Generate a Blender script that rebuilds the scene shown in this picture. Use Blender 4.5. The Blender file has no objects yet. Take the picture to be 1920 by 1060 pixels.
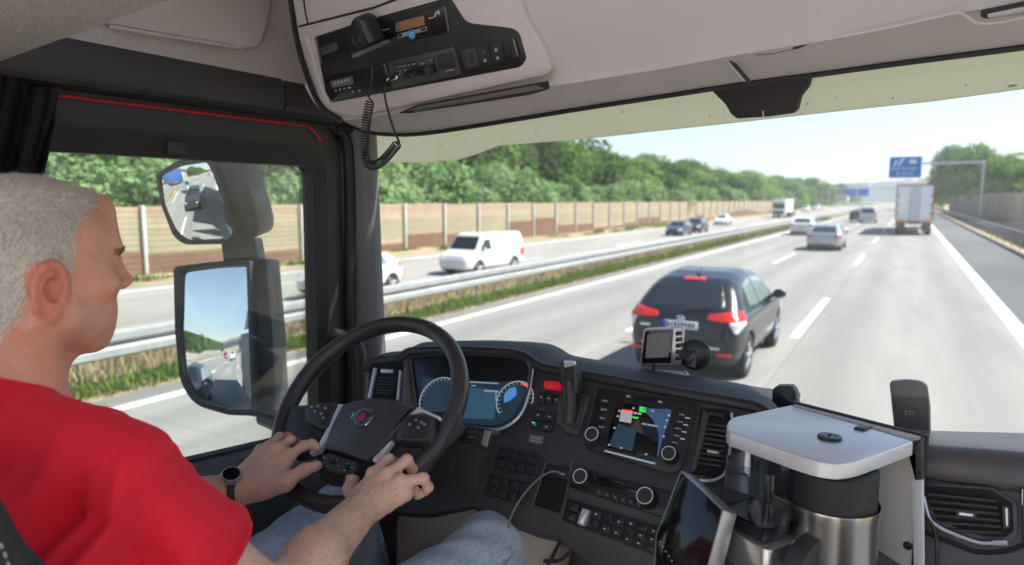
import bpy, bmesh, math, random
import numpy as np
from mathutils import Vector, Matrix
rnd = random.Random(7)
scene = bpy.context.scene
COL = scene.collection
PI = math.pi
CAMZ = 2.77
HAZE = .0005
# ------------------------------------------------------------------ camera
F = 1280.0
RM = np.array([[0.86556194, -0.06020418, 0.49716997],
               [0.50080188, 0.10405401, -0.85928473],
               [0.0, 0.99274781, 0.12021556]])
cam = bpy.data.cameras.new('camera')
cam.lens = 24.0; cam.sensor_width = 36.0; cam.clip_start = 0.05; cam.clip_end = 6000
cam.dof.use_dof = True; cam.dof.focus_distance = 1.28; cam.dof.aperture_fstop = 3.5
camo = bpy.data.objects.new('camera', cam); COL.objects.link(camo)
mw = Matrix([list(RM[0]) + [0], list(RM[1]) + [0], list(RM[2]) + [CAMZ], [0, 0, 0, 1]])
camo.matrix_world = mw
scene.camera = camo
# ------------------------------------------------------------------ sky and sun
SUN = Vector((0.66, 0.40, 1.0)).normalized()      # direction towards the sun
el = math.asin(SUN.z); az = math.atan2(SUN.x, SUN.y)
world = bpy.data.worlds.new('World'); scene.world = world; world.use_nodes = True
nt = world.node_tree; nt.nodes.clear()
sky = nt.nodes.new('ShaderNodeTexSky'); sky.sky_type = 'NISHITA'; sky.sun_disc = False
sky.sun_elevation = el; sky.sun_rotation = az; sky.air_density = 0.9; sky.dust_density = 0.1; sky.ozone_density = 0.6
bg = nt.nodes.new('ShaderNodeBackground'); bg.inputs[1].default_value = 0.080
wo = nt.nodes.new('ShaderNodeOutputWorld')
nt.links.new(sky.outputs[0], bg.inputs[0]); nt.links.new(bg.outputs[0], wo.inputs[0])
sl = bpy.data.lights.new('sun', 'SUN'); sl.energy = 5.0; sl.angle = math.radians(0.53); sl.color = (1, .95, .88)
so = bpy.data.objects.new('sun', sl); COL.objects.link(so)
so.rotation_euler = SUN.to_track_quat('Z', 'Y').to_euler()
scene.view_settings.view_transform = 'Standard'; scene.view_settings.look = 'None'
scene.view_settings.exposure = 1.3; scene.view_settings.gamma = 1.0
scene.cycles.max_bounces = 10; scene.cycles.diffuse_bounces = 6; scene.cycles.transparent_max_bounces = 24
scene.cycles.glossy_bounces = 5; scene.cycles.transmission_bounces = 6
scene.cycles.sample_clamp_indirect = 6.0; scene.cycles.caustics_reflective = False; scene.cycles.caustics_refractive = False
scene.cycles.use_denoising = True
scene.cycles.use_adaptive_sampling = True; scene.cycles.adaptive_threshold = 0.02

# ------------------------------------------------------------------ pixel rays of the photograph -> points on real planes
def ray(x, y):
    return RM @ np.array([(x - 960) / F, -(y - 530) / F, -1.0])
O0 = np.array([0, 0, CAMZ])
def onpl(px, o, n):
    d = ray(*px); return O0 + d * ((n @ (o - O0)) / (n @ d))
def onx(px, X): d = ray(*px); return O0 + d * (X / d[0])
def ony(px, Y): d = ray(*px); return O0 + d * (Y / d[1])
def onz(px, Z): d = ray(*px); return O0 + d * ((Z - CAMZ) / d[2])
def proj(p):
    c = RM.T @ (np.asarray(p) - O0); return np.array([960 + F * c[0] / -c[2], 530 - F * c[1] / -c[2]])
class Plane:
    """a real plane: origin o, normal n towards the viewer; p(px, off) = the point seen at px, off metres in front of it"""
    def __init__(s, o, n):
        s.o = np.array(o, float); s.n = np.array(n, float) / np.linalg.norm(n)
    def p(s, px, off=0.0):
        return onpl(px, s.o + s.n * off, s.n)

# ------------------------------------------------------------------ materials
def nodes(m):
    m.use_nodes = True; t = m.node_tree; b = t.nodes['Principled BSDF']; return t, b
MATS = {}
def M(name, col, rough=.5, metal=0., noise=None, bump=None, coat=0., stretch=None, spec=None, rvar=None, sss=0., trans=0., ior=None, emit=None, coord='Object', mottled=None):
    if name in MATS: return MATS[name]
    m = bpy.data.materials.new(name); t, b = nodes(m); MATS[name] = m
    b.inputs['Base Color'].default_value = (*col, 1); b.inputs['Roughness'].default_value = rough; b.inputs['Metallic'].default_value = metal
    if coat: b.inputs['Coat Weight'].default_value = coat; b.inputs['Coat Roughness'].default_value = .05
    if spec is not None: b.inputs['Specular IOR Level'].default_value = spec
    if sss: b.inputs['Subsurface Weight'].default_value = sss; b.inputs['Subsurface Radius'].default_value = (1, .25, .12); b.inputs['Subsurface Scale'].default_value = .006
    if trans: b.inputs['Transmission Weight'].default_value = trans
    if ior: b.inputs['IOR'].default_value = ior
    if emit: b.inputs['Emission Color'].default_value = (*emit[0], 1); b.inputs['Emission Strength'].default_value = emit[1]
    co = t.nodes.new('ShaderNodeTexCoord'); src = co.outputs[coord]
    if stretch:
        mp = t.nodes.new('ShaderNodeMapping'); mp.inputs['Scale'].default_value = stretch
        t.links.new(src, mp.inputs[0]); src = mp.outputs[0]
    def nz(scale, detail=4, rough=.6):
        n = t.nodes.new('ShaderNodeTexNoise'); n.inputs['Scale'].default_value = scale; n.inputs['Detail'].default_value = detail; n.inputs['Roughness'].default_value = rough
        t.links.new(src, n.inputs['Vector']); return n.outputs['Fac']
    if noise:
        sc, amt = noise[:2]
        cr = t.nodes.new('ShaderNodeMapRange'); cr.inputs[1].default_value = .3; cr.inputs[2].default_value = .7
        cr.inputs[3].default_value = 1 - amt; cr.inputs[4].default_value = 1 + amt
        t.links.new(nz(sc), cr.inputs[0])
        v = t.nodes.new('ShaderNodeVectorMath'); v.operation = 'SCALE'; v.inputs[0].default_value = col
        t.links.new(cr.outputs[0], v.inputs['Scale']); cur = v.outputs[0]
        if mottled:
            mx = t.nodes.new('ShaderNodeMix'); mx.data_type = 'RGBA'; mx.inputs['B'].default_value = (*mottled[1], 1)
            r2 = t.nodes.new('ShaderNodeMapRange'); r2.inputs[1].default_value = .45; r2.inputs[2].default_value = .65; r2.inputs[4].default_value = mottled[2]
            t.links.new(nz(mottled[0]), r2.inputs[0]); t.links.new(r2.outputs[0], mx.inputs['Factor']); t.links.new(cur, mx.inputs['A']); cur = mx.outputs['Result']
        t.links.new(cur, b.inputs['Base Color'])
    if rvar:
        r = t.nodes.new('ShaderNodeMapRange'); r.inputs[3].default_value = rough - rvar[1]; r.inputs[4].default_value = rough + rvar[1]
        t.links.new(nz(rvar[0]), r.inputs[0]); t.links.new(r.outputs[0], b.inputs['Roughness'])
    if bump:
        bp = t.nodes.new('ShaderNodeBump'); bp.inputs['Strength'].default_value = bump[1]; bp.inputs['Distance'].default_value = bump[2] if len(bump) > 2 else .001
        t.links.new(nz(bump[0], 3), bp.inputs['Height']); t.links.new(bp.outputs[0], b.inputs['Normal'])
    return m
def glass(name, tint=(1, 1, 1), refl=1.0, veil=0.0, veilcol=(.8, .8, .8)):
    """a pane: see-through with fresnel reflection and an optional translucent veil, on windows imitating haze"""
    m = bpy.data.materials.new(name); m.use_nodes = True; t = m.node_tree; t.nodes.clear(); MATS[name] = m
    out = t.nodes.new('ShaderNodeOutputMaterial'); tr = t.nodes.new('ShaderNodeBsdfTransparent'); tr.inputs[0].default_value = (*tint, 1)
    gl = t.nodes.new('ShaderNodeBsdfGlossy'); gl.inputs['Roughness'].default_value = 0.0
    fr = t.nodes.new('ShaderNodeFresnel'); fr.inputs[0].default_value = 1.45
    ml = t.nodes.new('ShaderNodeMath'); ml.operation = 'MULTIPLY'; ml.inputs[1].default_value = refl
    mx = t.nodes.new('ShaderNodeMixShader'); t.links.new(fr.outputs[0], ml.inputs[0]); t.links.new(ml.outputs[0], mx.inputs[0])
    t.links.new(tr.outputs[0], mx.inputs[1]); t.links.new(gl.outputs[0], mx.inputs[2]); cur = mx.outputs[0]
    if veil:
        tl = t.nodes.new('ShaderNodeBsdfTranslucent'); tl.inputs[0].default_value = (*veilcol, 1)  # translucent veil imitates the hazy, washed view through a window pane
        m2 = t.nodes.new('ShaderNodeMixShader'); m2.inputs[0].default_value = veil
        t.links.new(cur, m2.inputs[1]); t.links.new(tl.outputs[0], m2.inputs[2]); cur = m2.outputs[0]
    t.links.new(cur, out.inputs[0]); return m

# ------------------------------------------------------------------ objects, things, parts
def tag(o, label=None, cat=None, group=None, kind=None):
    if label: o['label'] = label
    if cat: o['category'] = cat
    if group: o['group'] = group
    if kind: o['kind'] = kind
    return o
def empty(name, loc=(0, 0, 0), label=None, cat=None, group=None):
    o = bpy.data.objects.new(name, None); COL.objects.link(o); o.location = loc; o.empty_display_size = .1
    return tag(o, label, cat, group)
def link(name, me, mat, parent=None):
    o = bpy.data.objects.new(name, me); COL.objects.link(o)
    if mat and not me.materials: me.materials.append(mat)
    if parent is not None:
        o.parent = parent
        o.matrix_parent_inverse = Matrix.Translation(-Vector(parent.location)) if parent.parent is None else Matrix.Identity(4)
    return o
def copy_tree(o, parent=None):
    c = o.copy(); COL.objects.link(c)
    if parent is not None: c.parent = parent
    for ch in list(o.children): copy_tree(ch, c)
    return c
class MB:
    """collects shapes; .obj() links them as ONE mesh object"""
    def __init__(s): s.v = []; s.f = []
    def add(s, vs, fs):
        n = len(s.v); s.v += [tuple(map(float, p)) for p in vs]; s.f += [tuple(i + n for i in f) for f in fs]; return s
    def box(s, c, size, rot=None, bev=0.0):
        x, y, z = [k / 2 for k in size]; b = min(bev, x * .95, y * .95, z * .95)
        if b <= 0:
            vs = [(i * x, j * y, k * z) for i in (-1, 1) for j in (-1, 1) for k in (-1, 1)]
            fs = [(0, 1, 3, 2), (4, 6, 7, 5), (0, 4, 5, 1), (2, 3, 7, 6), (0, 2, 6, 4), (1, 5, 7, 3)]
        else:
            bm = bmesh.new(); bmesh.ops.create_cube(bm, size=1)
            for v in bm.verts: v.co = Vector((v.co.x * 2 * x, v.co.y * 2 * y, v.co.z * 2 * z))
            bmesh.ops.bevel(bm, geom=bm.edges[:], offset=b, segments=2, affect='EDGES', profile=.6)
            bm.verts.index_update(); vs = [tuple(v.co) for v in bm.verts]; fs = [tuple(v.index for v in f.verts) for f in bm.faces]; bm.free()
        m = rot if rot is not None else Matrix.Identity(3)
        cc = Vector(c); return s.add([tuple(cc + m @ Vector(p)) for p in vs], fs)
    def tube(s, pts, r, n=10, closed=False, caps=True):
        P = [Vector(p) for p in pts]; m = len(P); rr = r if hasattr(r, '__len__') else [r] * m
        ref = None; rings = []
        for i in range(m):
            a = P[(i - 1) % m] if (closed or i > 0) else P[0]; b = P[(i + 1) % m] if (closed or i < m - 1) else P[-1]
            t = (b - a).normalized()
            if ref is None:
                ref = t.orthogonal().normalized()
            ref = (ref - t * ref.dot(t)); ref = ref.normalized() if ref.length > 1e-6 else t.orthogonal().normalized()
            q = t.cross(ref)
            rings.append([P[i] + (ref * math.cos(2 * PI * k / n) + q * math.sin(2 * PI * k / n)) * rr[i] for k in range(n)])
        vs = [p for rg in rings for p in rg]; fs = []
        for i in range(m if closed else m - 1):
            j = (i + 1) % m
            for k in range(n): fs.append((i * n + k, i * n + (k + 1) % n, j * n + (k + 1) % n, j * n + k))
        if caps and not closed: fs += [tuple(range(n))[::-1], tuple((m - 1) * n + k for k in range(n))]
        return s.add(vs, fs)
    def lathe(s, prof, o, ax, n=32, a0=0., a1=2 * PI):
        """prof = [(r, h)] about axis ax through o"""
        ax = Vector(ax).normalized(); u = ax.orthogonal().normalized(); w = ax.cross(u); o = Vector(o); vs = []; fs = []
        full = abs(a1 - a0 - 2 * PI) < 1e-6; k = n if full else n + 1
        for r, h in prof:
            for i in range(k):
                a = a0 + (a1 - a0) * i / n; vs.append(o + ax * h + (u * math.cos(a) + w * math.sin(a)) * r)
        for j in range(len(prof) - 1):
            for i in range(n):
                i2 = (i + 1) % k; fs.append((j * k + i, j * k + i2, (j + 1) * k + i2, (j + 1) * k + i))
        if full:
            if prof[0][0] > 1e-6: fs.append(tuple(range(n))[::-1])
            if prof[-1][0] > 1e-6: fs.append(tuple((len(prof) - 1) * k + i for i in range(n)))
        return s.add(vs, fs)
    def poly(s, pts, nrm, thick, bev=0.0):
        """polygon pts (3-D, front face) extruded along -nrm by thick, front edge bevelled"""
        n = np.array(nrm, float); n /= np.linalg.norm(n); P = np.array(pts, float)
        A = np.zeros(3)
        for i in range(len(P)): A += np.cross(P[i] - P[0], P[(i + 1) % len(P)] - P[0])
        if A @ n < 0: P = P[::-1]
        k = len(P); rings = [P - n * thick]
        if bev > 0:
            E = np.roll(P, -1, 0) - P; E /= (np.linalg.norm(E, axis=1)[:, None] + 1e-9)
            Nn = np.cross(n, E)                                # inward normal of each edge (ccw)
            mi = Nn + np.roll(Nn, 1, 0); mi /= np.maximum(.35, (np.linalg.norm(mi, axis=1) ** 2 / 2))[:, None]
            rings += [P - n * bev, P + mi * bev * .3 - n * bev * .3, P + mi * bev]
        else: rings += [P]
        vs = np.concatenate(rings); fs = []
        for j in range(len(rings) - 1):
            for i in range(k): fs.append((j * k + i, j * k + (i + 1) % k, (j + 1) * k + (i + 1) % k, (j + 1) * k + i))
        fs.append(tuple((len(rings) - 1) * k + i for i in range(k))); fs.append(tuple(range(k))[::-1])
        return s.add(vs, fs)
    def ring(s, outer, inner, nrm, thick, lip=0.0):
        """frame between two outlines with the same number of points"""
        n = np.array(nrm, float); n /= np.linalg.norm(n); A = np.array(outer, float); B = np.array(inner, float); k = len(A)
        L = [A - n * thick, A, B + n * lip, B - n * thick]; fs = []
        for j in range(4):
            for i in range(k):
                a, b = j, (j + 1) % 4
                fs.append((a * k + i, a * k + (i + 1) % k, b * k + (i + 1) % k, b * k + i))
        return s.add(np.concatenate(L), fs)
    def grid(s, G, thick=0.0, closed=False):
        """G[i][j] sheet of points; thick > 0 gives it a back"""
        G = np.array(G, float); a, b = G.shape[:2]; fs = [];
        for i in range(a - 1):
            for j in range(b if closed else b - 1): fs.append((i * b + j, i * b + (j + 1) % b, (i + 1) * b + (j + 1) % b, (i + 1) * b + j))
        V = G.reshape(-1, 3)
        if thick:
            N = np.zeros_like(V); du = np.gradient(G, axis=0); dv = np.gradient(G, axis=1); N = np.cross(du, dv); N /= np.linalg.norm(N, axis=2)[..., None] + 1e-12
            W = (G - N * thick).reshape(-1, 3); o = len(V); V = np.concatenate([V, W]); fs2 = [tuple(o + q for q in f[::-1]) for f in fs]
            rim = [i * b for i in range(a)] + [(a - 1) * b + j for j in range(1, b)] + [i * b + b - 1 for i in range(a - 2, -1, -1)] + [j for j in range(b - 2, 0, -1)]
            for q in range(len(rim)):
                p, r = rim[q], rim[(q + 1) % len(rim)]; fs2.append((p, r, o + r, o + p))
            fs += fs2
        return s.add(V, fs)
    def mesh(s, name, ang=35, flat=False, subd=0):
        me = bpy.data.meshes.new(name); me.from_pydata(s.v, [], s.f)
        bm = bmesh.new(); bm.from_mesh(me); bmesh.ops.recalc_face_normals(bm, faces=bm.faces[:]); bm.to_mesh(me); bm.free()
        if not flat:
            me.shade_smooth(); me.set_sharp_from_angle(angle=math.radians(ang))
        return me
    def obj(s, name, mat, parent=None, ang=35, flat=False):
        return link(name, s.mesh(name, ang, flat), mat, parent)
def rpoly(pts, r, n=5):
    """round the corners of an outline (2-D or 3-D) by radius r (one number or one per corner)"""
    P = [np.array(p, float) for p in pts]; out = []; m = len(P)
    for i in range(m):
        a, b, c = P[i - 1], P[i], P[(i + 1) % m]; rr = r[i] if hasattr(r, '__len__') else r
        la, lc = np.linalg.norm(a - b), np.linalg.norm(c - b); q = min(rr, la * .49, lc * .49)
        if q <= 1e-9: out.append(b); continue
        s0 = b + (a - b) / la * q; s1 = b + (c - b) / lc * q
        for k in range(n + 1):
            t = k / n; out.append((1 - t) ** 2 * s0 + 2 * t * (1 - t) * b + t * t * s1)
    return out
def spline(pts, n=8, closed=False):
    P = [np.array(p, float) for p in pts]; m = len(P); out = []
    for i in range(m if closed else m - 1):
        p0 = P[(i - 1) % m] if closed or i > 0 else P[0]; p1 = P[i]; p2 = P[(i + 1) % m]; p3 = P[(i + 2) % m] if closed or i < m - 2 else P[-1]
        for k in range(n):
            t = k / n; out.append(.5 * ((2 * p1) + (-p0 + p2) * t + (2 * p0 - 5 * p1 + 4 * p2 - p3) * t * t + (-p0 + 3 * p1 - 3 * p2 + p3) * t ** 3))
    if not closed: out.append(P[-1])
    return out
def inset2(pts, w):
    """inset a 2-D outline by w (pixels)"""
    P = np.array(pts, float); A = 0.5 * np.sum(P[:, 0] * np.roll(P[:, 1], -1) - np.roll(P[:, 0], -1) * P[:, 1])
    E = np.roll(P, -1, 0) - P; E /= np.linalg.norm(E, axis=1)[:, None] + 1e-9
    Nn = np.stack([-E[:, 1], E[:, 0]], 1) * (1 if A > 0 else -1); mi = Nn + np.roll(Nn, 1, 0)
    mi /= np.maximum(.3, np.linalg.norm(mi, axis=1) ** 2 / 2)[:, None]
    return [tuple(p) for p in P + mi * w]
def quadgrid(q, nu, nv, i0, j0, i1=None, j1=None, m=0.06):
    """cell (i0..i1, j0..j1) of a nu x nv grid laid over pixel quad q = tl, tr, br, bl; m = gap"""
    i1 = i0 + 1 if i1 is None else i1; j1 = j0 + 1 if j1 is None else j1
    def at(u, v):
        a = np.array(q[0]) * (1 - u) + np.array(q[1]) * u; b = np.array(q[3]) * (1 - u) + np.array(q[2]) * u; return tuple(a * (1 - v) + b * v)
    us = ((i0 + m) / nu, (i1 - m) / nu); vs = ((j0 + m) / nv, (j1 - m) / nv)
    return [at(us[0], vs[0]), at(us[1], vs[0]), at(us[1], vs[1]), at(us[0], vs[1])]
def slab(name, px, pl, top, thick, mat, parent=None, bev=.002, r=0, smooth=None, mb=None):
    """outline px (photo pixels) on plane pl raised by top, with real thickness"""
    q = rpoly(px, r) if r else px
    P = [pl.p(tuple(a), top) for a in q]
    b = mb or MB(); b.poly(P, pl.n, thick, bev)
    return b if mb is not None else b.obj(name, mat, parent)

# ------------------------------------------------------------------ implicit solids -> meshes
def smin(a, b, k):
    h = np.maximum(k - np.abs(a - b), 0.0); return np.minimum(a, b) - h * h / (4 * k)
def smax(a, b, k): return -smin(-a, -b, k)
def surface_net(D, lo, h):
    s = D < 0
    nx, ny, nz = D.shape; cell = {}; acc = None
    ids = []; pos = []
    for ax in range(3):
        a = [slice(None)] * 3; b = [slice(None)] * 3; a[ax] = slice(0, -1); b[ax] = slice(1, None)
        x = np.argwhere(s[tuple(a)] != s[tuple(b)])
        if len(x) == 0: continue
        y = x.copy(); y[:, ax] += 1
        d0 = D[tuple(x.T)]; d1 = D[tuple(y.T)]; t = d0 / (d0 - d1); p = x.astype(float); p[:, ax] += t
        ids.append((ax, x, d0 < 0)); pos.append(p)
    key = lambda c: (c[:, 0] * ny + c[:, 1]) * nz + c[:, 2]
    K = []; Pp = []; quads = []
    for (ax, x, neg), p in zip(ids, pos):
        o = [q for q in range(3) if q != ax]; cs = []
        for (i, j) in ((0, 0), (1, 0), (1, 1), (0, 1)):
            c = x.copy(); c[:, o[0]] -= i; c[:, o[1]] -= j; cs.append(key(c)); K.append(key(c)); Pp.append(p)
        qd = np.stack(cs, 1); flip = neg if ax != 1 else ~neg
        qd[flip] = qd[flip][:, ::-1]; quads.append(qd)
    K = np.concatenate(K); Pp = np.concatenate(Pp); uk, inv = np.unique(K, return_inverse=True)
    V = np.zeros((len(uk), 3)); cnt = np.bincount(inv)
    for a in range(3): V[:, a] = np.bincount(inv, Pp[:, a]) / cnt
    Q = np.searchsorted(uk, np.concatenate(quads))
    return V * h + np.array(lo), Q
def np_mesh(name, V, Q, ang=None):
    me = bpy.data.meshes.new(name); k = Q.shape[1]
    me.vertices.add(len(V)); me.vertices.foreach_set('co', np.asarray(V, np.float32).ravel())
    me.loops.add(Q.size); me.loops.foreach_set('vertex_index', np.asarray(Q, np.int32).ravel())
    me.polygons.add(len(Q)); me.polygons.foreach_set('loop_start', np.arange(0, Q.size, k, dtype=np.int32))
    me.polygons.foreach_set('loop_total', np.full(len(Q), k, np.int32)); me.update(calc_edges=True); me.validate()
    me.shade_smooth()
    if ang: me.set_sharp_from_angle(angle=math.radians(ang))
    return me
class SDF:
    """smooth union of round cones, ellipsoids and callables, sampled only near its surface"""
    def __init__(s): s.p = []
    def cone(s, a, b, ra, rb=None, k=.012):
        a = np.array(a, float); b = np.array(b, float); rb = ra if rb is None else rb
        ab = b - a; L2 = max(ab @ ab, 1e-12)
        def f(P):
            t = np.clip(((P - a) @ ab) / L2, 0, 1); return np.linalg.norm(P - a - t[:, None] * ab, axis=1) - (ra + (rb - ra) * t)
        s.p.append((f, (a + b) / 2, np.sqrt(L2) / 2 + max(ra, rb), k, 1)); return s
    def chain(s, pts, rs, k=.006):
        for i in range(len(pts) - 1): s.cone(pts[i], pts[i + 1], rs[i], rs[i + 1], k)
        return s
    def ell(s, c, r, rot=None, k=.012, sign=1):
        c = np.array(c, float); r = np.array(r, float); R = np.eye(3) if rot is None else np.array(rot)
        def f(P):
            q = (P - c) @ R; k0 = np.linalg.norm(q / r, axis=1); k1 = np.linalg.norm(q / (r * r), axis=1) + 1e-9; return k0 * (k0 - 1) / k1
        s.p.append((f, c, r.max(), k, sign)); return s
    def fn(s, f, c, rad, k=.01, sign=1): s.p.append((f, np.array(c, float), rad, k, sign)); return s
    def eval(s, P, c, br):
        d = np.full(len(P), 1.0)
        for f, pc, pr, k, sg in s.p:
            if np.linalg.norm(pc - c) > pr + br + k + .03: continue
            d = smin(d, f(P), k) if sg > 0 else smax(d, -f(P), k)
        return d
    def mesh(s, lo, hi, h, post=None, B=20):
        lo = np.array(lo, float); n = np.ceil((np.array(hi) - lo) / h).astype(int) + 1
        D = np.ones(n, np.float32)
        for i in range(0, n[0], B):
            for j in range(0, n[1], B):
                for k in range(0, n[2], B):
                    e = np.minimum([i + B, j + B, k + B], n); c = lo + (np.array([i, j, k]) + (e - 1)) / 2 * h; br = B * h * .87
                    dc = s.eval(c[None], c, br * 1.2)[0]
                    if post is not None: dc = post(c[None], np.array([dc]))[0]
                    if abs(dc) > br * 1.25 + .012: D[i:e[0], j:e[1], k:e[2]] = 1 if dc > 0 else -1; continue
                    g = np.stack(np.meshgrid(*[np.arange(q, w) for q, w in zip((i, j, k), e)], indexing='ij'), -1).reshape(-1, 3) * h + lo
                    d = s.eval(g, c, br)
                    if post is not None: d = post(g, d)
                    D[i:e[0], j:e[1], k:e[2]] = d.reshape(e - [i, j, k])
        D[[0, -1]] = np.maximum(D[[0, -1]], .001); D[:, [0, -1]] = np.maximum(D[:, [0, -1]], .001); D[:, :, [0, -1]] = np.maximum(D[:, :, [0, -1]], .001)
        return surface_net(D, lo, h)
def poly_sd(P, poly):
    """signed distance of 2-D points to a polygon"""
    poly = np.array(poly, float); d = np.full(len(P), 1e9); s = np.ones(len(P))
    for i in range(len(poly)):
        a = poly[i]; b = poly[i - 1]; e = b - a; w = P - a
        q = w - e * np.clip((w @ e) / (e @ e), 0, 1)[:, None]; d = np.minimum(d, (q * q).sum(1))
        c1 = P[:, 1] >= a[1]; c2 = P[:, 1] < b[1]; c3 = e[0] * w[:, 1] > e[1] * w[:, 0]
        s = np.where((c1 & c2 & c3) | (~c1 & ~c2 & ~c3), -s, s)
    return s * np.sqrt(d)
def FM(label, col, rough=.5, **k): return M(label, col, rough, **k)
# ================================================================== THE MOTORWAY
def nprng(s): return np.random.default_rng(s)
OPZ = -0.80
def groundz(X):
    xs = [-4000, -60, -34, -28, -15.2, -11.6, -9.6, 2.2, 5.4, 8, 40, 4000]; zs = [-1.2, -1.0, -.92, OPZ - .02, OPZ - .02, -.10, -.03, -.03, -.06, -.06, .3, .5]
    return float(np.interp(X, xs, zs))
mat_dry = M('dry verge soil', (.33, .26, .16), .95, noise=(1.3, .35), mottled=(.6, (.16, .17, .06), .8), bump=(8, .5, .05))
b = MB(); Xs = [-4000, -800, -200, -60, -40, -34, -31, -28, -15.2, -14, -13, -12.2, -11.6, -10.6, -9.6, 2.2, 5.4, 8, 14, 40, 200, 800, 4000]; Ys = [-3000, -600, -100, -30, 0, 30, 60, 100, 200, 400, 900, 2500, 5000]
b.grid([[(x, y, groundz(x)) for x in Xs] for y in Ys]); g = b.obj('ground', mat_dry, ang=80); tag(g, kind='structure')
def road_mat(name, col, joints=True, joint_w=(1 / 5.0), dark=.75, hue=(.30, .28, .25)):
    m = M(name, col, .88, noise=(.35, .12), mottled=(.9, tuple(c * .72 for c in col), .6), bump=(60, .25, .004), stretch=(1, .16, 1))
    t = m.node_tree; bs = t.nodes['Principled BSDF']; cur = bs.inputs['Base Color'].links[0].from_socket
    co = t.nodes.new('ShaderNodeTexCoord'); sp = t.nodes.new('ShaderNodeSeparateXYZ'); t.links.new(co.outputs['Object'], sp.inputs[0])
    def line(out, period, w, off=0.):
        a = t.nodes.new('ShaderNodeMath'); a.operation = 'ADD'; a.inputs[1].default_value = off + 1000 * period; t.links.new(out, a.inputs[0])
        md = t.nodes.new('ShaderNodeMath'); md.operation = 'MODULO'; md.inputs[1].default_value = period; t.links.new(a.outputs[0], md.inputs[0])
        lt = t.nodes.new('ShaderNodeMath'); lt.operation = 'LESS_THAN'; lt.inputs[1].default_value = w; t.links.new(md.outputs[0], lt.inputs[0]); return lt.outputs[0]
    # worn wheel tracks: smooth bands along the lanes, and transverse slab joints
    def band(x0, w, amt, cur):
        s = t.nodes.new('ShaderNodeMath'); s.operation = 'SUBTRACT'; s.inputs[1].default_value = x0; t.links.new(sp.outputs[0], s.inputs[0])
        ab = t.nodes.new('ShaderNodeMath'); ab.operation = 'ABSOLUTE'; t.links.new(s.outputs[0], ab.inputs[0])
        r = t.nodes.new('ShaderNodeMapRange'); r.interpolation_type = 'SMOOTHSTEP'; r.inputs[1].default_value = 0; r.inputs[2].default_value = w; r.inputs[3].default_value = amt; r.inputs[4].default_value = 0; t.links.new(ab.outputs[0], r.inputs[0])
        mx = t.nodes.new('ShaderNodeMix'); mx.data_type = 'RGBA'; mx.inputs['B'].default_value = (*[c * .55 for c in col], 1)
        t.links.new(r.outputs[0], mx.inputs['Factor']); t.links.new(cur, mx.inputs['A']); return mx.outputs['Result']
    if joints:
        for x0 in (-8.0, -6.2, -4.4, -2.7, -.9, 1.1): cur = band(x0, .75, .42, cur)
        cur = band(-9.35, .5, .7, cur)
        for x0 in (-1.70, -4.86): cur = band(x0, .03, .75, cur)
        pn = t.nodes.new('ShaderNodeTexNoise'); pn.inputs['Scale'].default_value = .42; pn.inputs['Detail'].default_value = 7; pn.inputs['Roughness'].default_value = .72; mp2 = t.nodes.new('ShaderNodeMapping'); mp2.inputs['Scale'].default_value = (1.6, .10, 1); t.links.new(co.outputs['Object'], mp2.inputs[0]); t.links.new(mp2.outputs[0], pn.inputs['Vector'])
        pr = t.nodes.new('ShaderNodeMapRange'); pr.inputs[1].default_value = .46; pr.inputs[2].default_value = .72; pr.inputs[4].default_value = .75; t.links.new(pn.outputs['Fac'], pr.inputs[0])
        px_ = t.nodes.new('ShaderNodeMix'); px_.data_type = 'RGBA'; px_.inputs['B'].default_value = (*[c * .62 for c in col], 1); t.links.new(pr.outputs[0], px_.inputs['Factor']); t.links.new(cur, px_.inputs['A']); cur = px_.outputs['Result']
        mx = t.nodes.new('ShaderNodeMix'); mx.data_type = 'RGBA'; mx.inputs['B'].default_value = (*[c * .45 for c in col], 1)
        fa = t.nodes.new('ShaderNodeMath'); fa.operation = 'MULTIPLY'; fa.inputs[1].default_value = .3
        t.links.new(line(sp.outputs[1], 5.0, .04), fa.inputs[0]); t.links.new(fa.outputs[0], mx.inputs['Factor']); t.links.new(cur, mx.inputs['A']); cur = mx.outputs['Result']
    t.links.new(cur, bs.inputs['Base Color']); return m
m_conc = road_mat('pale road concrete', (.245, .24, .226)); m_asph = road_mat('grey shoulder asphalt', (.088, .092, .10), False); m_opp = road_mat('far carriageway concrete', (.275, .265, .245), False)
m_white = M('white road paint', (.62, .62, .60), .7, noise=(7, .22)); m_white.node_tree
def strip(name, x0, x1, y0, y1, z, mat, n=40):
    b = MB(); ys = np.linspace(y0, y1, n); b.grid([[(x, y, z) for x in np.linspace(x0, x1, 3)] for y in ys]); o = b.obj(name, mat, flat=True); return tag(o, kind='structure')
strip('carriageway', -9.6, 2.35, -400, 900, 0.0, m_conc); strip('hard_shoulder', 2.35, 5.3, -400, 900, 0.0, m_asph); strip('opposite_carriageway', -27.5, -15.2, -400, 900, OPZ, m_opp)
def dashes(name, x, w, y0, per, ln, z, y1=420):
    b = MB(); y = y0
    while y < y1: b.add([(x - w / 2, y, z), (x + w / 2, y, z), (x + w / 2, y + ln, z), (x - w / 2, y + ln, z)], [(0, 1, 2, 3)]); y += per
    return tag(b.obj(name, m_white, flat=True), kind='structure')
dashes('lane_marking', -1.86, .17, 14.6 - 18 * 8, 18, 6.4, .004); dashes('lane_marking', -5.02, .16, 13.6 - 18 * 8, 18, 6.4, .004)
strip('edge_line', 2.02, 2.34, -400, 700, .004, m_white); strip('edge_line', -9.08, -8.86, -400, 700, .004, m_white)
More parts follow.
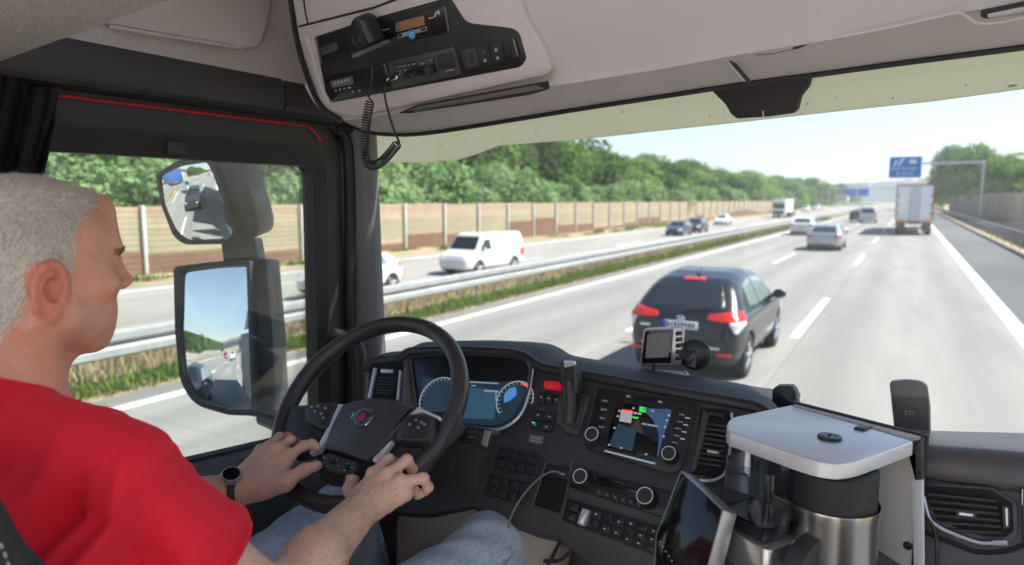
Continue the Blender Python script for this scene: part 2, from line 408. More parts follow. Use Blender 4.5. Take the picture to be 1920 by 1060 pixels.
strip('edge_line', -15.75, -15.5, -400, 700, OPZ + .004, m_white); strip('edge_line', -26.4, -26.1, -400, 700, OPZ + .004, m_white)
dashes('lane_marking', -19.6, .16, -130, 18, 6, OPZ + .004); dashes('lane_marking', -23.1, .16, -126, 18, 6, OPZ + .004)

# ---- guardrails
m_zinc = M('galvanised rail', (.37, .38, .375), .48, .35, noise=(3, .12), rvar=(5, .12)); m_post = M('rail post steel', (.30, .31, .31), .55, .6)
def guardrail(label, X, z0, y0, y1, side, hi=.80, lo=.40, step=4.0, p0=-24, p1=150, mat=None):
    root = empty('guardrail', (X, 20, z0), label, 'guardrail')
    h = hi - lo; prof = [(0, 0), (.035, .05), (.085, .10), (.085, .34), (.03, .42), (.0, .5), (.03, .58), (.085, .66), (.085, .90), (.035, .95), (0, 1)]
    b = MB(); ys = np.linspace(y0, y1, 60)
    b.grid([[(X + side * a, y, z0 + lo + h * c) for a, c in prof] for y in ys], thick=.006); b.obj('rail', mat or m_zinc, root, ang=20)
    y = p0
    while y <= p1:
        b = MB(); b.box((X - side * .05, y, z0 + (hi - .08) / 2 - .1), (.06, .10, hi + .1 - .08), bev=.008); b.box((X - side * .005, y, z0 + (lo + hi) / 2), (.06, .14, .10)); b.obj('post', m_post, root); y += step
    return root
guardrail('galvanised guardrail along the weedy median strip beside the left lane', -10.35, -.02, -120, 420, 1, hi=.82, lo=.40)
guardrail('low galvanised guardrail at the edge of the opposite carriageway beyond the dry grass', -14.6, OPZ + .06, -120, 420, -1, hi=.68, lo=.36, step=4)
m_bar = M('weathered barrier concrete', (.36, .35, .33), .8, noise=(2.5, .2))
guardrail('tall galvanised guardrail along the hard shoulder on the right', 5.55, -.02, -60, 420, -1, hi=1.05, lo=.62, step=4, p0=12, p1=200, mat=M('weathered dark rail', (.15, .15, .155), .6, .3, noise=(3, .15)))

# ---- noise barriers: bays of planks between pale posts
m_plank = {}
def plank_mat(name, cols):
    m = M(name, cols[0], .85, noise=(2.0, .10), bump=(30, .2)); t = m.node_tree; bs = t.nodes['Principled BSDF']; nzs = bs.inputs['Base Color'].links[0].from_node
    co = t.nodes.new('ShaderNodeTexCoord'); sp = t.nodes.new('ShaderNodeSeparateXYZ'); t.links.new(co.outputs['Object'], sp.inputs[0])
    mr = t.nodes.new('ShaderNodeMapRange'); mr.inputs[1].default_value = -.9; mr.inputs[2].default_value = 2.5; t.links.new(sp.outputs[2], mr.inputs[0])
    cr = t.nodes.new('ShaderNodeValToRGB'); cr.color_ramp.interpolation = 'CONSTANT'; e = cr.color_ramp.elements
    while len(e) < len(cols): e.new(.5)
    for i, c in enumerate(cols): e[i].position = i / len(cols); e[i].color = (*c, 1)
    t.links.new(mr.outputs[0], cr.inputs[0]); t.links.new(cr.outputs[0], nzs.inputs[0]); return m
tan, sand, sage, cream = (.35, .25, .175), (.355, .285, .195), (.31, .27, .18), (.37, .305, .21)
m_pA = plank_mat('striped noise panel', [cream, sand, cream, sage, sage, (.295, .26, .17), sage, (.305, .26, .175), cream, sand, tan, (.355, .26, .185)])
m_pB = plank_mat('plain noise panel', [cream, cream, sand, sage, (.295, .26, .17), sage, sage, sage, (.325, .28, .19), sand, sand, tan])
m_brn = M('brown noise panel', (.175, .095, .062), .85, noise=(2, .15), bump=(25, .3)); m_bpost = M('barrier post', (.50, .49, .48), .7, noise=(3, .1))
def planks(X, y0, y1, z0, z1, th, side, n):
    b = MB(); hh = (z1 - z0) / n
    for k in range(n): b.box((X, (y0 + y1) / 2, z0 + hh * (k + .5)), (th, y1 - y0, hh - .014), bev=.012)
    b.box((X, (y0 + y1) / 2, (z0 + z1) / 2), (th * .5, y1 - y0, z1 - z0)); return b
nb = empty('noise_barrier', (-32.5, 40, -.9), 'long striped beige and brown noise barrier with pale posts beyond the opposite carriageway', 'noise barrier')
brown = [.3, .42, .42, .45, .35, .3, .2, .12, .15, .32, .27, .27, .48, .55, .29, .27, .12, .12, .2, .35, .35, .15, .12, .12, .2, .3, .12, .1, .15, .1]
for k in range(-8, 42):
    y0 = 40.05 + (k - 8) * 5.03; y1 = y0 + 5.03; fr = brown[(k + 1) % len(brown)] if k >= -1 else .3
    zt = 2.42 + .03 * ((k * 7) % 3); zb = -.92; zm = zb + (zt - zb) * fr
    n = max(1, round((zt - zm) / .28)); planks(-32.5, y0 + .1, y1 - .1, zm, zt, .12, 1, n).obj('panel', m_pA if k % 3 else m_pB, nb, ang=30)
    planks(-32.46, y0 + .1, y1 - .1, zb, zm, .14, 1, max(1, round((zm - zb) / .28))).obj('brown_boards', m_brn, nb, ang=30)
    b = MB(); b.box((-32.4, y0, .78), (.30, .17, 3.44), bev=.02); b.obj('post', m_bpost, nb)
nr = empty('noise_barrier', (8.2, 80, 0), 'brown noise barrier behind the right guardrail and under the right trees', 'noise barrier')
m_rw = M('grey brown noise panel', (.33, .25, .19), .85, noise=(2, .2), bump=(25, .3))
for k in range(24):
    y0 = 46 + k * 6.0; b = planks(8.2, y0 + .1, y0 + 5.9, -.05, 3.35, .14, -1, 10); b.obj('panel', m_rw, nr, ang=30)
    b = MB(); b.box((8.15, y0, 1.72), (.28, .22, 3.5), bev=.02); b.obj('post', m_bar, nr)

# ---- weeds and dry grass
def leaf_mat(name, c1, c2, tl=.35):
    m = bpy.data.materials.new(name); m.use_nodes = True; t = m.node_tree; t.nodes.clear(); out = t.nodes.new('ShaderNodeOutputMaterial')
    df = t.nodes.new('ShaderNodeBsdfDiffuse'); tr = t.nodes.new('ShaderNodeBsdfTranslucent'); mx = t.nodes.new('ShaderNodeMixShader'); mx.inputs[0].default_value = tl
    at = t.nodes.new('ShaderNodeAttribute'); at.attribute_name = 'tone'; oi = t.nodes.new('ShaderNodeObjectInfo')
    ad = t.nodes.new('ShaderNodeMath'); ad.operation = 'MULTIPLY_ADD'; ad.inputs[1].default_value = .35; t.links.new(oi.outputs['Random'], ad.inputs[0]); 
    sb = t.nodes.new('ShaderNodeMath'); sb.operation = 'MULTIPLY_ADD'; sb.inputs[1].default_value = .8; sb.inputs[2].default_value = -.06; t.links.new(at.outputs['Fac'], sb.inputs[0]); t.links.new(sb.outputs[0], ad.inputs[2])
    cm = t.nodes.new('ShaderNodeMix'); cm.data_type = 'RGBA'; cm.inputs['A'].default_value = (*c1, 1); cm.inputs['B'].default_value = (*c2, 1); t.links.new(ad.outputs[0], cm.inputs['Factor'])
    t.links.new(cm.outputs['Result'], df.inputs[0]); t.links.new(cm.outputs['Result'], tr.inputs[0])
    t.links.new(df.outputs[0], mx.inputs[1]); t.links.new(tr.outputs[0], mx.inputs[2]); t.links.new(mx.outputs[0], out.inputs[0]); return m
def leaves_mesh(name, P, N, S, tone, asp=.6, rg=None):
    """one small bent leaf-clump face per point"""
    n = len(P); r = rg or nprng(3); N = N / (np.linalg.norm(N, axis=1)[:, None] + 1e-9); A = np.cross(N, r.normal(size=(n, 3))); A /= np.linalg.norm(A, axis=1)[:, None] + 1e-9; B = np.cross(N, A)
    S = S[:, None]; V = np.stack([P - A * S, P - B * S * asp, P + A * S + N * S * .25, P + B * S * asp], 1).reshape(-1, 3)
    me = np_mesh(name, V, np.arange(4 * n).reshape(-1, 4)); at = me.attributes.new('tone', 'FLOAT', 'POINT'); at.data.foreach_set('value', np.repeat(tone, 4).astype(np.float32)); return me
def blades_mesh(name, P, H, lean, W, tone, rg):
    n = len(P); a = rg.uniform(0, 2 * PI, n); d = np.stack([np.cos(a), np.sin(a), 0 * a], 1); q = np.stack([-np.sin(a), np.cos(a), 0 * a], 1); up = np.array([0, 0, 1.])
    L = (lean * H)[:, None] * d; w = W[:, None] * q; Hc = H[:, None] * up
    V = np.stack([P - w, P + w, P + w * .7 + Hc * .6 + L * .4, P - w * .7 + Hc * .6 + L * .4, P + Hc + L], 1).reshape(-1, 3); i = np.arange(n) * 5
    T = np.concatenate([np.stack([i, i + 1, i + 2], 1), np.stack([i, i + 2, i + 3], 1), np.stack([i + 3, i + 2, i + 4], 1)])
    me = np_mesh(name, V, T); at = me.attributes.new('tone', 'FLOAT', 'POINT'); at.data.foreach_set('value', np.repeat(tone, 5).astype(np.float32)); return me
m_weed = leaf_mat('green weeds', (.07, .13, .025), (.24, .31, .09)); m_hay = leaf_mat('dry grass', (.30, .245, .145), (.50, .43, .28), .3)
def tufts(name, label, x0, x1, y0, y1, n, hmin, hmax, mat, sd, zf, clump=.6, wid=.011):
    r = nprng(sd); k = max(4, n // 40); cx = r.uniform(x0, x1, k); u = r.uniform(0, 1, k); cy = y0 + (y1 - y0) * u ** 1.7; i = r.integers(0, k, n)
    x = np.clip(cx[i] + r.normal(0, .22, n), x0 - .1, x1 + .1); y = cy[i] + r.normal(0, clump, n); z = np.array([zf(q) for q in x]); s = (.5 + .8 * r.random(k))[i]
    P = np.stack([x, y, z], 1); H = r.uniform(hmin, hmax, n) * s; W = wid * (1 + np.maximum(y, 0) / 40) * r.uniform(.6, 1.4, n)
    o = link(name, blades_mesh(name, P, H, r.uniform(.1, .8, n), W, r.random(n) * .5 + .5 * r.random(k)[i], r), mat); tag(o, label, 'grass', kind='stuff')
tufts('weeds', 'green weeds growing in a strip under the median guardrail', -10.5, -9.95, -6, 110, 44000, .07, .24, m_weed, 5, groundz)
tufts('dry_grass', 'dry pale grass in front of the green weeds on the median', -9.98, -9.66, -6, 110, 12000, .03, .09, m_hay, 6, groundz)
tufts('tall_dry_grass', 'tall straw coloured grass on the slope between the two guardrails', -14.4, -11.0, 4, 120, 42000, .15, .42, m_hay, 8, groundz, 1.0, .011)
tufts('verge_grass', 'sparse green weeds at the foot of the striped noise barrier', -32.2, -28.5, 6, 120, 3500, .1, .32, m_weed, 9, groundz, .5, .04)

# ---- trees
m_bark = M('bark', (.16, .12, .085), .9, noise=(6, .3), bump=(14, .6, .02))
m_lfA = leaf_mat('pale bush foliage', (.10, .20, .06), (.36, .50, .24), .4); m_lfB = leaf_mat('dark tree foliage', (.03, .07, .022), (.16, .24, .06), .3); m_lfC = leaf_mat('fresh tree foliage', (.07, .15, .03), (.27, .40, .11), .4)
def tree_meshes(nm, sd, Ht, Wd, base, nb, nl, ls, asp=.6):
    r = nprng(sd); P = []; N = []; T = []
    cs = []; 
    for k in range(nb):
        u = (k + .5) / nb; z = base + (Ht - base) * (u ** .9); wr = Wd * (math.sin(PI * min(1, .18 + .80 * u)) ** .7) * .62; a = k * 2.4 + r.uniform(-.5, .5); rr = wr * r.uniform(.35, 1.0)
        cs.append((np.array([rr * math.cos(a), rr * math.sin(a), z - .1 * Ht]), Wd * r.uniform(.24, .42), r.random()))
    for c, R, tn in cs:
        n = nl // nb; v = r.normal(size=(n, 3)); v /= np.linalg.norm(v, axis=1)[:, None]; rad = R * (.55 + .5 * r.random(n) ** .5) * (1 + .22 * np.sin(v[:, 0] * 7 + c[2] * 3) * np.sin(v[:, 1] * 6 + v[:, 2] * 5)); p = c + v * rad[:, None] * np.array([1, 1, .85])
        P.append(p); N.append(v + r.normal(0, .55, (n, 3)) + np.array([0, 0, .4])); T.append(np.clip(tn * .55 + .45 * r.random(n), 0, 1))
    P = np.concatenate(P); N = np.concatenate(N); T = np.concatenate(T); k = P[:, 2] > .1; P, N, T = P[k], N[k], T[k]
    crown = leaves_mesh(nm + ' crown', P, N, ls * r.uniform(.6, 1.4, len(P)), T, asp, r)
    b = MB(); tr = .035 * Ht; pts = [(0, 0, -.3), (.02 * Ht, .01 * Ht, .25 * Ht), (-.01 * Ht, .02 * Ht, .55 * Ht), (0, 0, .85 * Ht)]; b.tube(pts, [tr * .6, tr * .45, tr * .3, tr * .08], 8)
    for c, R, tn in cs[1::2]: zz = c[2] * .62; b.tube([(0, 0.01 * Ht, zz), tuple(c * np.array([.6, .6, .9])), tuple(c)], [tr * .22, tr * .14, tr * .05], 6)
    return crown, b.mesh(nm + ' trunk')
def tree(name, label, cat, meshes, loc, sc, rz, mat, group):
    root = empty(name, loc, label, cat, group); root.rotation_euler = (0, 0, rz); root.scale = sc
    for nm, me, mt in (('crown', meshes[0], mat), ('trunk', meshes[1], m_bark)):
        o = bpy.data.objects.new(nm, me); COL.objects.link(o); o.parent = root
        if not me.materials: me.materials.append(None)
        o.material_slots[0].link = 'OBJECT'; o.material_slots[0].material = mt
    return root
BUSH = [tree_meshes('bush', 20 + i, 5.6, 3.4, .9, 12, 5200, .17) for i in range(3)]
TALL = [tree_meshes('tall', 40 + i, 13.5, 6.2, 3.2, 20, 7000, .28) for i in range(4)]
r = nprng(11); y = 2.0; k = 0
while y < 105:
    tree('bush', 'pale green bush in the row right behind the striped noise barrier', 'bush', BUSH[k % 3], (-36.3 - r.random() * 1.6, y, -1), (1 + .2 * r.random(),) * 2 + (.95 + .35 * r.random(),), r.uniform(0, 6), m_lfA, 'pale bushes behind the striped noise barrier'); y += 2.6 + r.random() * 1.2; k += 1
y = 6.; k = 0
while y < 100:
    big = 1.3 if y < 78 else (1.0 if y < 90 else .8)
    tree('deciduous_tree', 'tall dark green tree rising behind the pale bushes on the left', 'tree', TALL[k % 4], (-43 - r.random() * 4, y, -1), (.9 + .3 * r.random(),) * 2 + (big * (.85 + .28 * r.random()),), r.uniform(0, 6), m_lfB if k % 3 else m_lfC, 'tall trees behind the bushes'); y += 4.6 + r.random() * 1.8; k += 1
y = 104.; k = 0
while y < 260:
    tree('bush', 'pale green bush far along the noise barrier, under the far row of trees', 'bush', BUSH[k % 3], (-36 - r.random() * 3, y, -1), (1.5,) * 2 + (.9 + .3 * r.random(),), r.uniform(0, 6), m_lfA, 'far bushes along the noise barrier'); y += 5.5; k += 1
y = 86.; k = 0
while y < 420:
    tree('deciduous_tree', 'hazy green tree of the dense wood behind the far row on the left', 'tree', TALL[(k + 2) % 4], (-54 - r.random() * 16, y, -1), (1.5 + .3 * r.random(),) * 2 + (.95 + .25 * r.random(),), r.uniform(0, 6), m_lfB if k % 2 else m_lfC, 'dense wood on the left'); y += 7.5; k += 1
y = 335.; k = 0
while y < 760:
    tree('deciduous_tree', 'small hazy tree near the vanishing point at the end of the left wood', 'tree', TALL[k % 4], (-38 - r.random() * 26 - (y - 335) * .02, y, -1), (1.7,) * 2 + (.85 + .3 * r.random(),), r.uniform(0, 6), m_lfB if k % 2 else m_lfC, 'hazy trees at the vanishing point'); y += 16; k += 1
y = 100.; k = 0
while y < 330:
    tree('deciduous_tree', 'green tree in the far row where the bushes end along the left side', 'tree', TALL[(k + 1) % 4], (-37 - r.random() * 12, y, -1), (1.1 + .3 * r.random(),) * 2 + (.62 + .25 * r.random(),), r.uniform(0, 6), m_lfC if k % 3 else m_lfB, 'far trees on the left'); y += 5.5 + r.random() * 3.; k += 1
for k, (px, Y, X, sc, lab) in enumerate([(0, 218, 9.4, (1.3, 1.30), 'tallest green tree of the right group, beside the lorry roof'), (0, 165, 11.2, (1.1, 1.02), 'broad bright green tree behind the arm of the sign gantry'), (0, 260, 9.2, (1.1, 1.15), 'smaller green tree just right of the lorry roof'),
        (0, 128, 13.2, (1.0, .72), 'green tree behind the gantry post above the brown noise barrier'), (0, 104, 13.4, (.95, .62), 'green tree right of the gantry post over the brown noise barrier'), (0, 86, 14.5, (.9, .60), 'green tree cut by the right edge over the brown barrier'), (0, 150, 14.5, (1.1, .8), 'dark gap-filling tree between the gantry post and the tall right trees')]):
    tree('deciduous_tree', lab, 'tree', TALL[k % 4], (X, Y, 0), (sc[0],) * 2 + (sc[1],), k * 1.3, m_lfC, 'trees along the right side')
# trees behind the camera, seen in the mirrors
for k, (X, Y) in enumerate([(-33, -120), (-31, -135), (-33, -150), (-31, -166), (-34, -184), (-31, -205), (-35, -230), (-33, -260), (-32, -300), (-35, -350), (-32, -105), (14, -210), (16, -240), (14, -280), (17, -330)]):
    tree('deciduous_tree', 'dark green tree behind the truck, seen only in the driver mirrors', 'tree', TALL[k % 4], (X, Y, -1), (1.2, 1.2, .8 - .02 * k), k * .9, m_lfC if k % 2 else m_lfB, 'trees seen in the mirrors')
# ---- far hills
def hill(name, pts, Y, depth, mat, sd):
    r = nprng(sd); xs = np.linspace(pts[0][0], pts[-1][0], 160); hs = np.interp(xs, [p[0] for p in pts], [p[1] for p in pts]); hs = hs + np.abs(r.normal(0, .05, 160)) * hs
    b = MB(); G = []
    for j, (v, f) in enumerate([(0, 0), (.25, .5), (.55, .85), (.8, .98), (1, 1), (1.5, .6)]):
        G.append([(x, Y + depth * v, -2 + h * f + (r.normal(0, .035 * h) if 0 < j < 5 else 0)) for x, h in zip(xs, hs)])
    b.grid(G); return tag(b.obj(name, mat, ang=80), kind='structure')
m_hill = M('wooded hillside', (.075, .12, .075), .95, noise=(.03, .35), mottled=(.012, (.14, .17, .09), .7), bump=(.06, .6, 5)); m_hill2 = M('far wooded hill', (.055, .09, .075), .95, noise=(.02, .3))
hill('hills', [(-900, 70), (-500, 62), (-260, 38), (-120, 30), (0, 38), (120, 34), (300, 50), (600, 70)], 1100, 300, m_hill2, 3)
hill('hills', [(-420, 40), (-260, 36), (-150, 22), (-95, 9), (-60, 5), (-20, 2)], 420, 120, m_hill, 4)
hill('hills', [(-900, 45), (-300, 30), (-100, 22), (60, 26), (300, 40), (900, 60)], -1300, 200, m_hill2, 5)

# ---- the summer haze over the road: even pale air round the whole scene, sky outside it
hz = MB(); hz.box((0, 300, 60), (4400, 3800, 126)); hz_o = hz.obj('haze', None, flat=True); hm_ = bpy.data.materials.new('pale air'); hm_.use_nodes = True; t = hm_.node_tree; t.nodes.clear()
pv = t.nodes.new('ShaderNodeVolumePrincipled'); pv.inputs['Color'].default_value = (.86, .92, 1, 1); pv.inputs['Density'].default_value = HAZE; pv.inputs['Anisotropy'].default_value = .35; ou = t.nodes.new('ShaderNodeOutputMaterial'); t.links.new(pv.outputs[0], ou.inputs['Volume'])
hz_o.data.materials.append(hm_); tag(hz_o, kind='stuff')
# ================================================================== VEHICLES
m_tyre = M('tyre rubber', (.018, .018, .018), .85); m_rim = M('alloy rim', (.62, .63, .65), .3, .85); m_dglass = M('dark car glass', (.012, .018, .02), .06, spec=.8); m_lglass = M('sky tinted car glass', (.16, .21, .22), .05, spec=.9)
m_red = M('red lamp lens', (.55, .015, .012), .15, coat=.6); m_clear = M('clear lamp lens', (.75, .75, .76), .12, coat=.6); m_clad = M('dark cladding plastic', (.03, .03, .032), .6); m_plate = M('number plate', (.78, .78, .76), .5); m_blue = M('plate blue strip', (.02, .10, .5), .5); m_chrome = M('bright chrome', (.75, .76, .78), .12, 1.0); m_blk = M('black plastic', (.02, .02, .022), .5); m_amber = M('amber lens', (.75, .25, .02), .3)
def paint(name, col, metal=.0, rough=.28, coat=.8, spec=.5): return M(name, col, rough, metal, coat=coat, spec=spec, noise=(1.5, .04))
P_DARK = paint('dark blue grey car paint', (.008, .010, .016), .0, .26, .45, .35); P_SILVER = paint('silver car paint', (.40, .42, .44), .6); P_WHITE = paint('white car paint', (.66, .66, .65)); P_BLACK = paint('black car paint', (.02, .02, .023)); P_BLUE = paint('navy car paint', (.016, .026, .06)); P_RED = paint('red car paint', (.32, .02, .03)); P_GREY = paint('grey car paint', (.16, .17, .18), .4)
def car(name, sp, pmat, h=.022):
    """a car from its side profile and plan; rear at y=0, heading +Y; panes and lamps follow the body's surface"""
    L, H, W = sp['L'], sp['H'], sp['W']; lo = np.array([-W / 2 - .08, -.12, .08]); hi = np.array([W / 2 + .08, L + .12, H + .1]); n = np.ceil((hi - lo) / h).astype(int)
    xs, ys, zs = [lo[a] + np.arange(n[a]) * h for a in range(3)]; YY, ZZ = np.meshgrid(ys, zs, indexing='ij'); yz = np.stack([YY.ravel(), ZZ.ravel()], 1)
    d1 = poly_sd(yz, sp['prof']).reshape(YY.shape); bl = sp['belt']
    w = W / 2 - np.maximum(0, ZZ - bl) * sp['tumble'] - .07 * np.maximum(0, (.55 - ZZ) / .3) - sp.get('rt', .10) * np.clip(1 - YY / .6, 0, 1) ** 2 - sp.get('ft', .2) * np.clip((YY - L + .9) / .9, 0, 1) ** 2 + .02 * np.exp(-((ZZ - bl + .04) / .06) ** 2)
    X = np.abs(xs)[:, None, None]; D = smax(d1[None] + 0 * X, (X - w[None]) * .93, sp.get('k', .16)); base = D.copy(); rw = sp['rw']
    for ya in sp['axles']:
        r2 = np.sqrt((YY - ya) ** 2 + (ZZ - rw) ** 2)[None] - (rw + .055); D = np.maximum(D, -np.maximum(r2, (W / 2 - .30) - X))
    Y3, Z3 = YY[None], ZZ[None]; Xs = xs[:, None, None]
    root = empty(name); me = lambda nm, d, a=40: np_mesh(nm, *surface_net(d.astype(np.float32), lo, h), ang=a)
    link('body', me('body', D), pmat, root)
    def reg(plane, poly):
        A, B = np.meshgrid(*(dict(x=xs, y=ys, z=zs)[c] for c in plane), indexing='ij'); d = poly_sd(np.stack([A.ravel(), B.ravel()], 1), poly).reshape(A.shape)
        return d[None] if plane == 'yz' else d[:, None, :]
    def patch(nm, region, mat, off=.006): link(nm, me(nm, np.maximum(base - off, region)), mat, root)
    for sx in (-1, 1):
        for pl in sp['side_win']: patch('side_window', np.maximum(reg('yz', pl), .25 - sx * Xs), sp.get('sglass', m_lglass))
    patch('rear_window', np.maximum(reg('xz', sp['rear_win']), Y3 - sp['rw_y']), m_dglass); patch('windscreen', np.maximum(reg('xz', sp['front_win']), sp['fw_y'] - Y3), m_dglass)
    for sx in (-1, 1):
        patch('tail_light', np.maximum(reg('xz', [(sx * a, c) for a, c in sp['tail']]), Y3 - sp.get('tl_y', .42)), m_red, .014)
        if 'tail2' in sp: patch('reverse_light', np.maximum(reg('xz', [(sx * a, c) for a, c in sp['tail2']]), Y3 - .4), m_clear, .012)
        patch('headlight', np.maximum(reg('xz', [(sx * a, c) for a, c in sp['head']]), L - .55 - Y3), m_clear, .012)
    patch('lower_cladding', np.maximum(reg('yz', [(-.2, 0), (-.2, sp['clad']), (L + .2, sp['clad']), (L + .2, 0)]), np.maximum(D - .004, -9)), m_clad, .010)
    if sp.get('third'): patch('brake_light', np.maximum(reg('xz', sp['third']), Y3 - 1.1), m_red, .02)
    b = MB(); py, pz = sp['plate']; b.box((0, py, pz), (.52, .02, .115), bev=.004); b.obj('number_plate', m_plate, root)
    b = MB(); b.box((-.24, py - .012, pz), (.04, .01, .11)); b.obj('plate_strip', m_blue, root)
    b = MB()
    for k, wd in enumerate([.04, .03, .05, .035, .05, .04, .05, .045]): b.box((-.19 + .055 * k, py - .012, pz), (wd * .7, .006, .07))
    b.obj('plate_lettering', m_blk, root)
    for ya in sp['axles']:
        for sx in (-1, 1):
            xo = sx * (W / 2 - .02); b = MB(); q = [(rw * .64, -.20), (rw * .97, -.20), (rw, -.16), (rw, -.04), (rw * .96, -.005), (rw * .68, 0), (rw * .64, -.02)]
            b.lathe([(a, c * 1) for a, c in q], (xo, ya, rw), (sx, 0, 0), 28); t = b.obj('wheel', m_tyre, root)
            b = MB(); b.lathe([(rw * .66, -.02), (rw * .63, -.012), (rw * .60, -.05)], (xo, ya, rw), (sx, 0, 0), 28)
            for k in range(5):
                a = 2 * PI * k / 5 + .3; b.tube([(xo - sx * .012, ya + math.cos(a) * .05, rw + math.sin(a) * .05), (xo - sx * .022, ya + math.cos(a) * rw * .62, rw + math.sin(a) * rw * .62)], [.045, .032], 6)
            b.lathe([(0, -.0), (.05, -.004), (.06, -.03)], (xo, ya, rw), (sx, 0, 0), 16); b.lathe([(rw * .6, -.07), (0, -.075)], (xo, ya, rw), (sx, 0, 0), 16); b.obj('rim', m_rim, t)
    for sx in (-1, 1):
        b = MB(); my, mz = sp['mirror']; V, Q = SDF().ell((sx * (W / 2 + .10), my, mz), (.12, .07, .085)).cone((sx * (W / 2 - .05), my + .03, mz - .06), (sx * (W / 2 + .08), my, mz), .03).mesh((sx * (W / 2 + .1) - .25, my - .2, mz - .2), (sx * (W / 2 + .1) + .25, my + .2, mz + .2), .02); link('wing_mirror', np_mesh('wing_mirror', V, Q), pmat, root)
    return root
SUV = dict(L=4.30, H=1.61, W=1.79, belt=.98, tumble=.50, rw=.345, axles=(.78, 3.42), k=.20, rt=.12, clad=.40,
    prof=[(.10, .30), (.0, .44), (-.02, .66), (.03, .95), (.12, 1.06), (.58, 1.44), (.76, 1.525), (1.2, 1.60), (1.75, 1.62), (2.45, 1.54), (3.12, 1.10), (3.3, 1.04), (4.05, .92), (4.27, .70), (4.30, .42), (4.15, .26), (3.9, .22), (.4, .22)],
    side_win=[[(.95, 1.10), (1.05, 1.42), (1.62, 1.49), (1.66, 1.07)], [(1.74, 1.07), (1.70, 1.49), (2.35, 1.44), (2.95, 1.09)]], rear_win=[(-.60, 1.13), (-.49, 1.43), (.49, 1.43), (.60, 1.13)], rw_y=.95, front_win=[(-.68, 1.10), (-.52, 1.50), (.52, 1.50), (.68, 1.10)], fw_y=2.3,
    tail=[(.38, 1.04), (.38, .965), (.72, .95), (.80, .95), (.90, .97), (.90, 1.11), (.70, 1.10)], tail2=[(.70, .96), (.90, .96), (.90, .90), (.82, .77), (.78, .79)], head=[(.5, .75), (.5, .66), (.95, .70), (.95, .85)], third=[(-.17, 1.49), (-.17, 1.535), (.17, 1.535), (.17, 1.49)], plate=(-.005, .875), mirror=(2.72, 1.10))
SUV['sglass'] = m_lglass
SED = dict(L=4.55, H=1.46, W=1.80, belt=.93, tumble=.50, rw=.32, axles=(.92, 3.62), k=.15, rt=.12, clad=.30,
    prof=[(.12, .28), (.02, .40), (-.02, .62), (.04, .90), (.12, .98), (.30, 1.05), (.80, 1.36), (1.3, 1.45), (2.0, 1.46), (2.6, 1.38), (3.3, .98), (3.5, .94), (4.3, .78), (4.52, .58), (4.55, .36), (4.4, .22), (.4, .2)],
    side_win=[[(.75, 1.0), (1.05, 1.28), (1.75, 1.36), (1.80, .98)], [(1.86, .98), (1.83, 1.36), (2.5, 1.31), (3.05, 1.0)]], rear_win=[(-.64, 1.00), (-.52, 1.31), (.52, 1.31), (.64, 1.00)], rw_y=.9, front_win=[(-.66, 1.0), (-.50, 1.36), (.50, 1.36), (.66, 1.0)], fw_y=2.3,
    tail=[(.52, .86), (.55, .74), (.9, .76), (.9, .90)], head=[(.5, .66), (.5, .58), (.95, .60), (.95, .74)], third=[(-.15, 1.36), (-.15, 1.39), (.15, 1.39), (.15, 1.36)], plate=(-.01, .55), mirror=(2.85, 1.0))
VAN = dict(L=4.95, H=1.97, W=1.90, belt=1.15, tumble=.20, rw=.345, axles=(.95, 3.95), k=.16, rt=.03, ft=.16, clad=.34,
    prof=[(.05, .30), (.0, .45), (-.01, 1.1), (.03, 1.75), (.12, 1.93), (.4, 1.98), (3.2, 1.98), (3.55, 1.90), (4.12, 1.20), (4.3, 1.10), (4.80, .95), (4.93, .75), (4.95, .38), (4.8, .26), (.4, .24)],
    side_win=[[(2.95, 1.18), (3.0, 1.70), (3.45, 1.68), (3.98, 1.18)]], rear_win=[(-.7, 1.15), (-.66, 1.72), (.66, 1.72), (.7, 1.15)], rw_y=.4, front_win=[(-.80, 1.20), (-.70, 1.82), (.70, 1.82), (.80, 1.20)], fw_y=3.3,
    tail=[(.82, 1.15), (.82, .75), (.99, .75), (.99, 1.15)], head=[(.48, .88), (.48, .70), (.95, .74), (.95, .95)], plate=(-.02, .60), mirror=(3.72, 1.22))
VAN['sglass'] = m_dglass
suv = car('sport_utility_car', SUV, P_DARK, .018)
b = MB(); b.tube([(0.0, .95, 1.56), (0, 1.05, 1.60), (0, 1.12, 1.68)], [.03, .022, .006], 8); b.obj('aerial', m_blk, suv)
b = MB(); b.tube([(-.02, .10, 1.10), (.12, .15, 1.13), (.40, .17, 1.15)], .016, 6); b.obj('wiper', m_blk, suv)
b = MB(); b.tube([(-.055 + .0, -.0, .965), (-.04, -.012, 1.015), (.04, -.012, 1.015), (.055, 0, .965), (.03, -.012, .945), (-.03, -.012, .945)], .012, 6, closed=True); b.tube([(-.03, -.01, 1.0), (-.022, -.014, .965), (.022, -.014, .965), (.03, -.01, 1.0)], .011, 6); b.obj('badge', m_chrome, suv)
b = MB(); b.box((0, -.035, .565), (1.20, .03, .04), bev=.01); b.obj('bumper_trim', m_rim, suv)
for sx in (-1, 1):
    b = MB(); b.box((sx * .66, -.015, .47), (.22, .03, .05), bev=.01); b.obj('reflector', m_red, suv)
b = MB(); b.box((-.56, .0, .84), (.16, .01, .03)); b.obj('model_lettering', m_chrome, suv)
for sx in (-1, 1):
    b = MB(); b.tube([(sx * .885, 1.55, .98), (sx * .90, 1.62, .985), (sx * .885, 1.70, .98)], .013, 6); b.tube([(sx * .885, 2.60, .98), (sx * .90, 2.68, .985), (sx * .885, 2.75, .98)], .013, 6); b.obj('door_handle', m_chrome, suv)
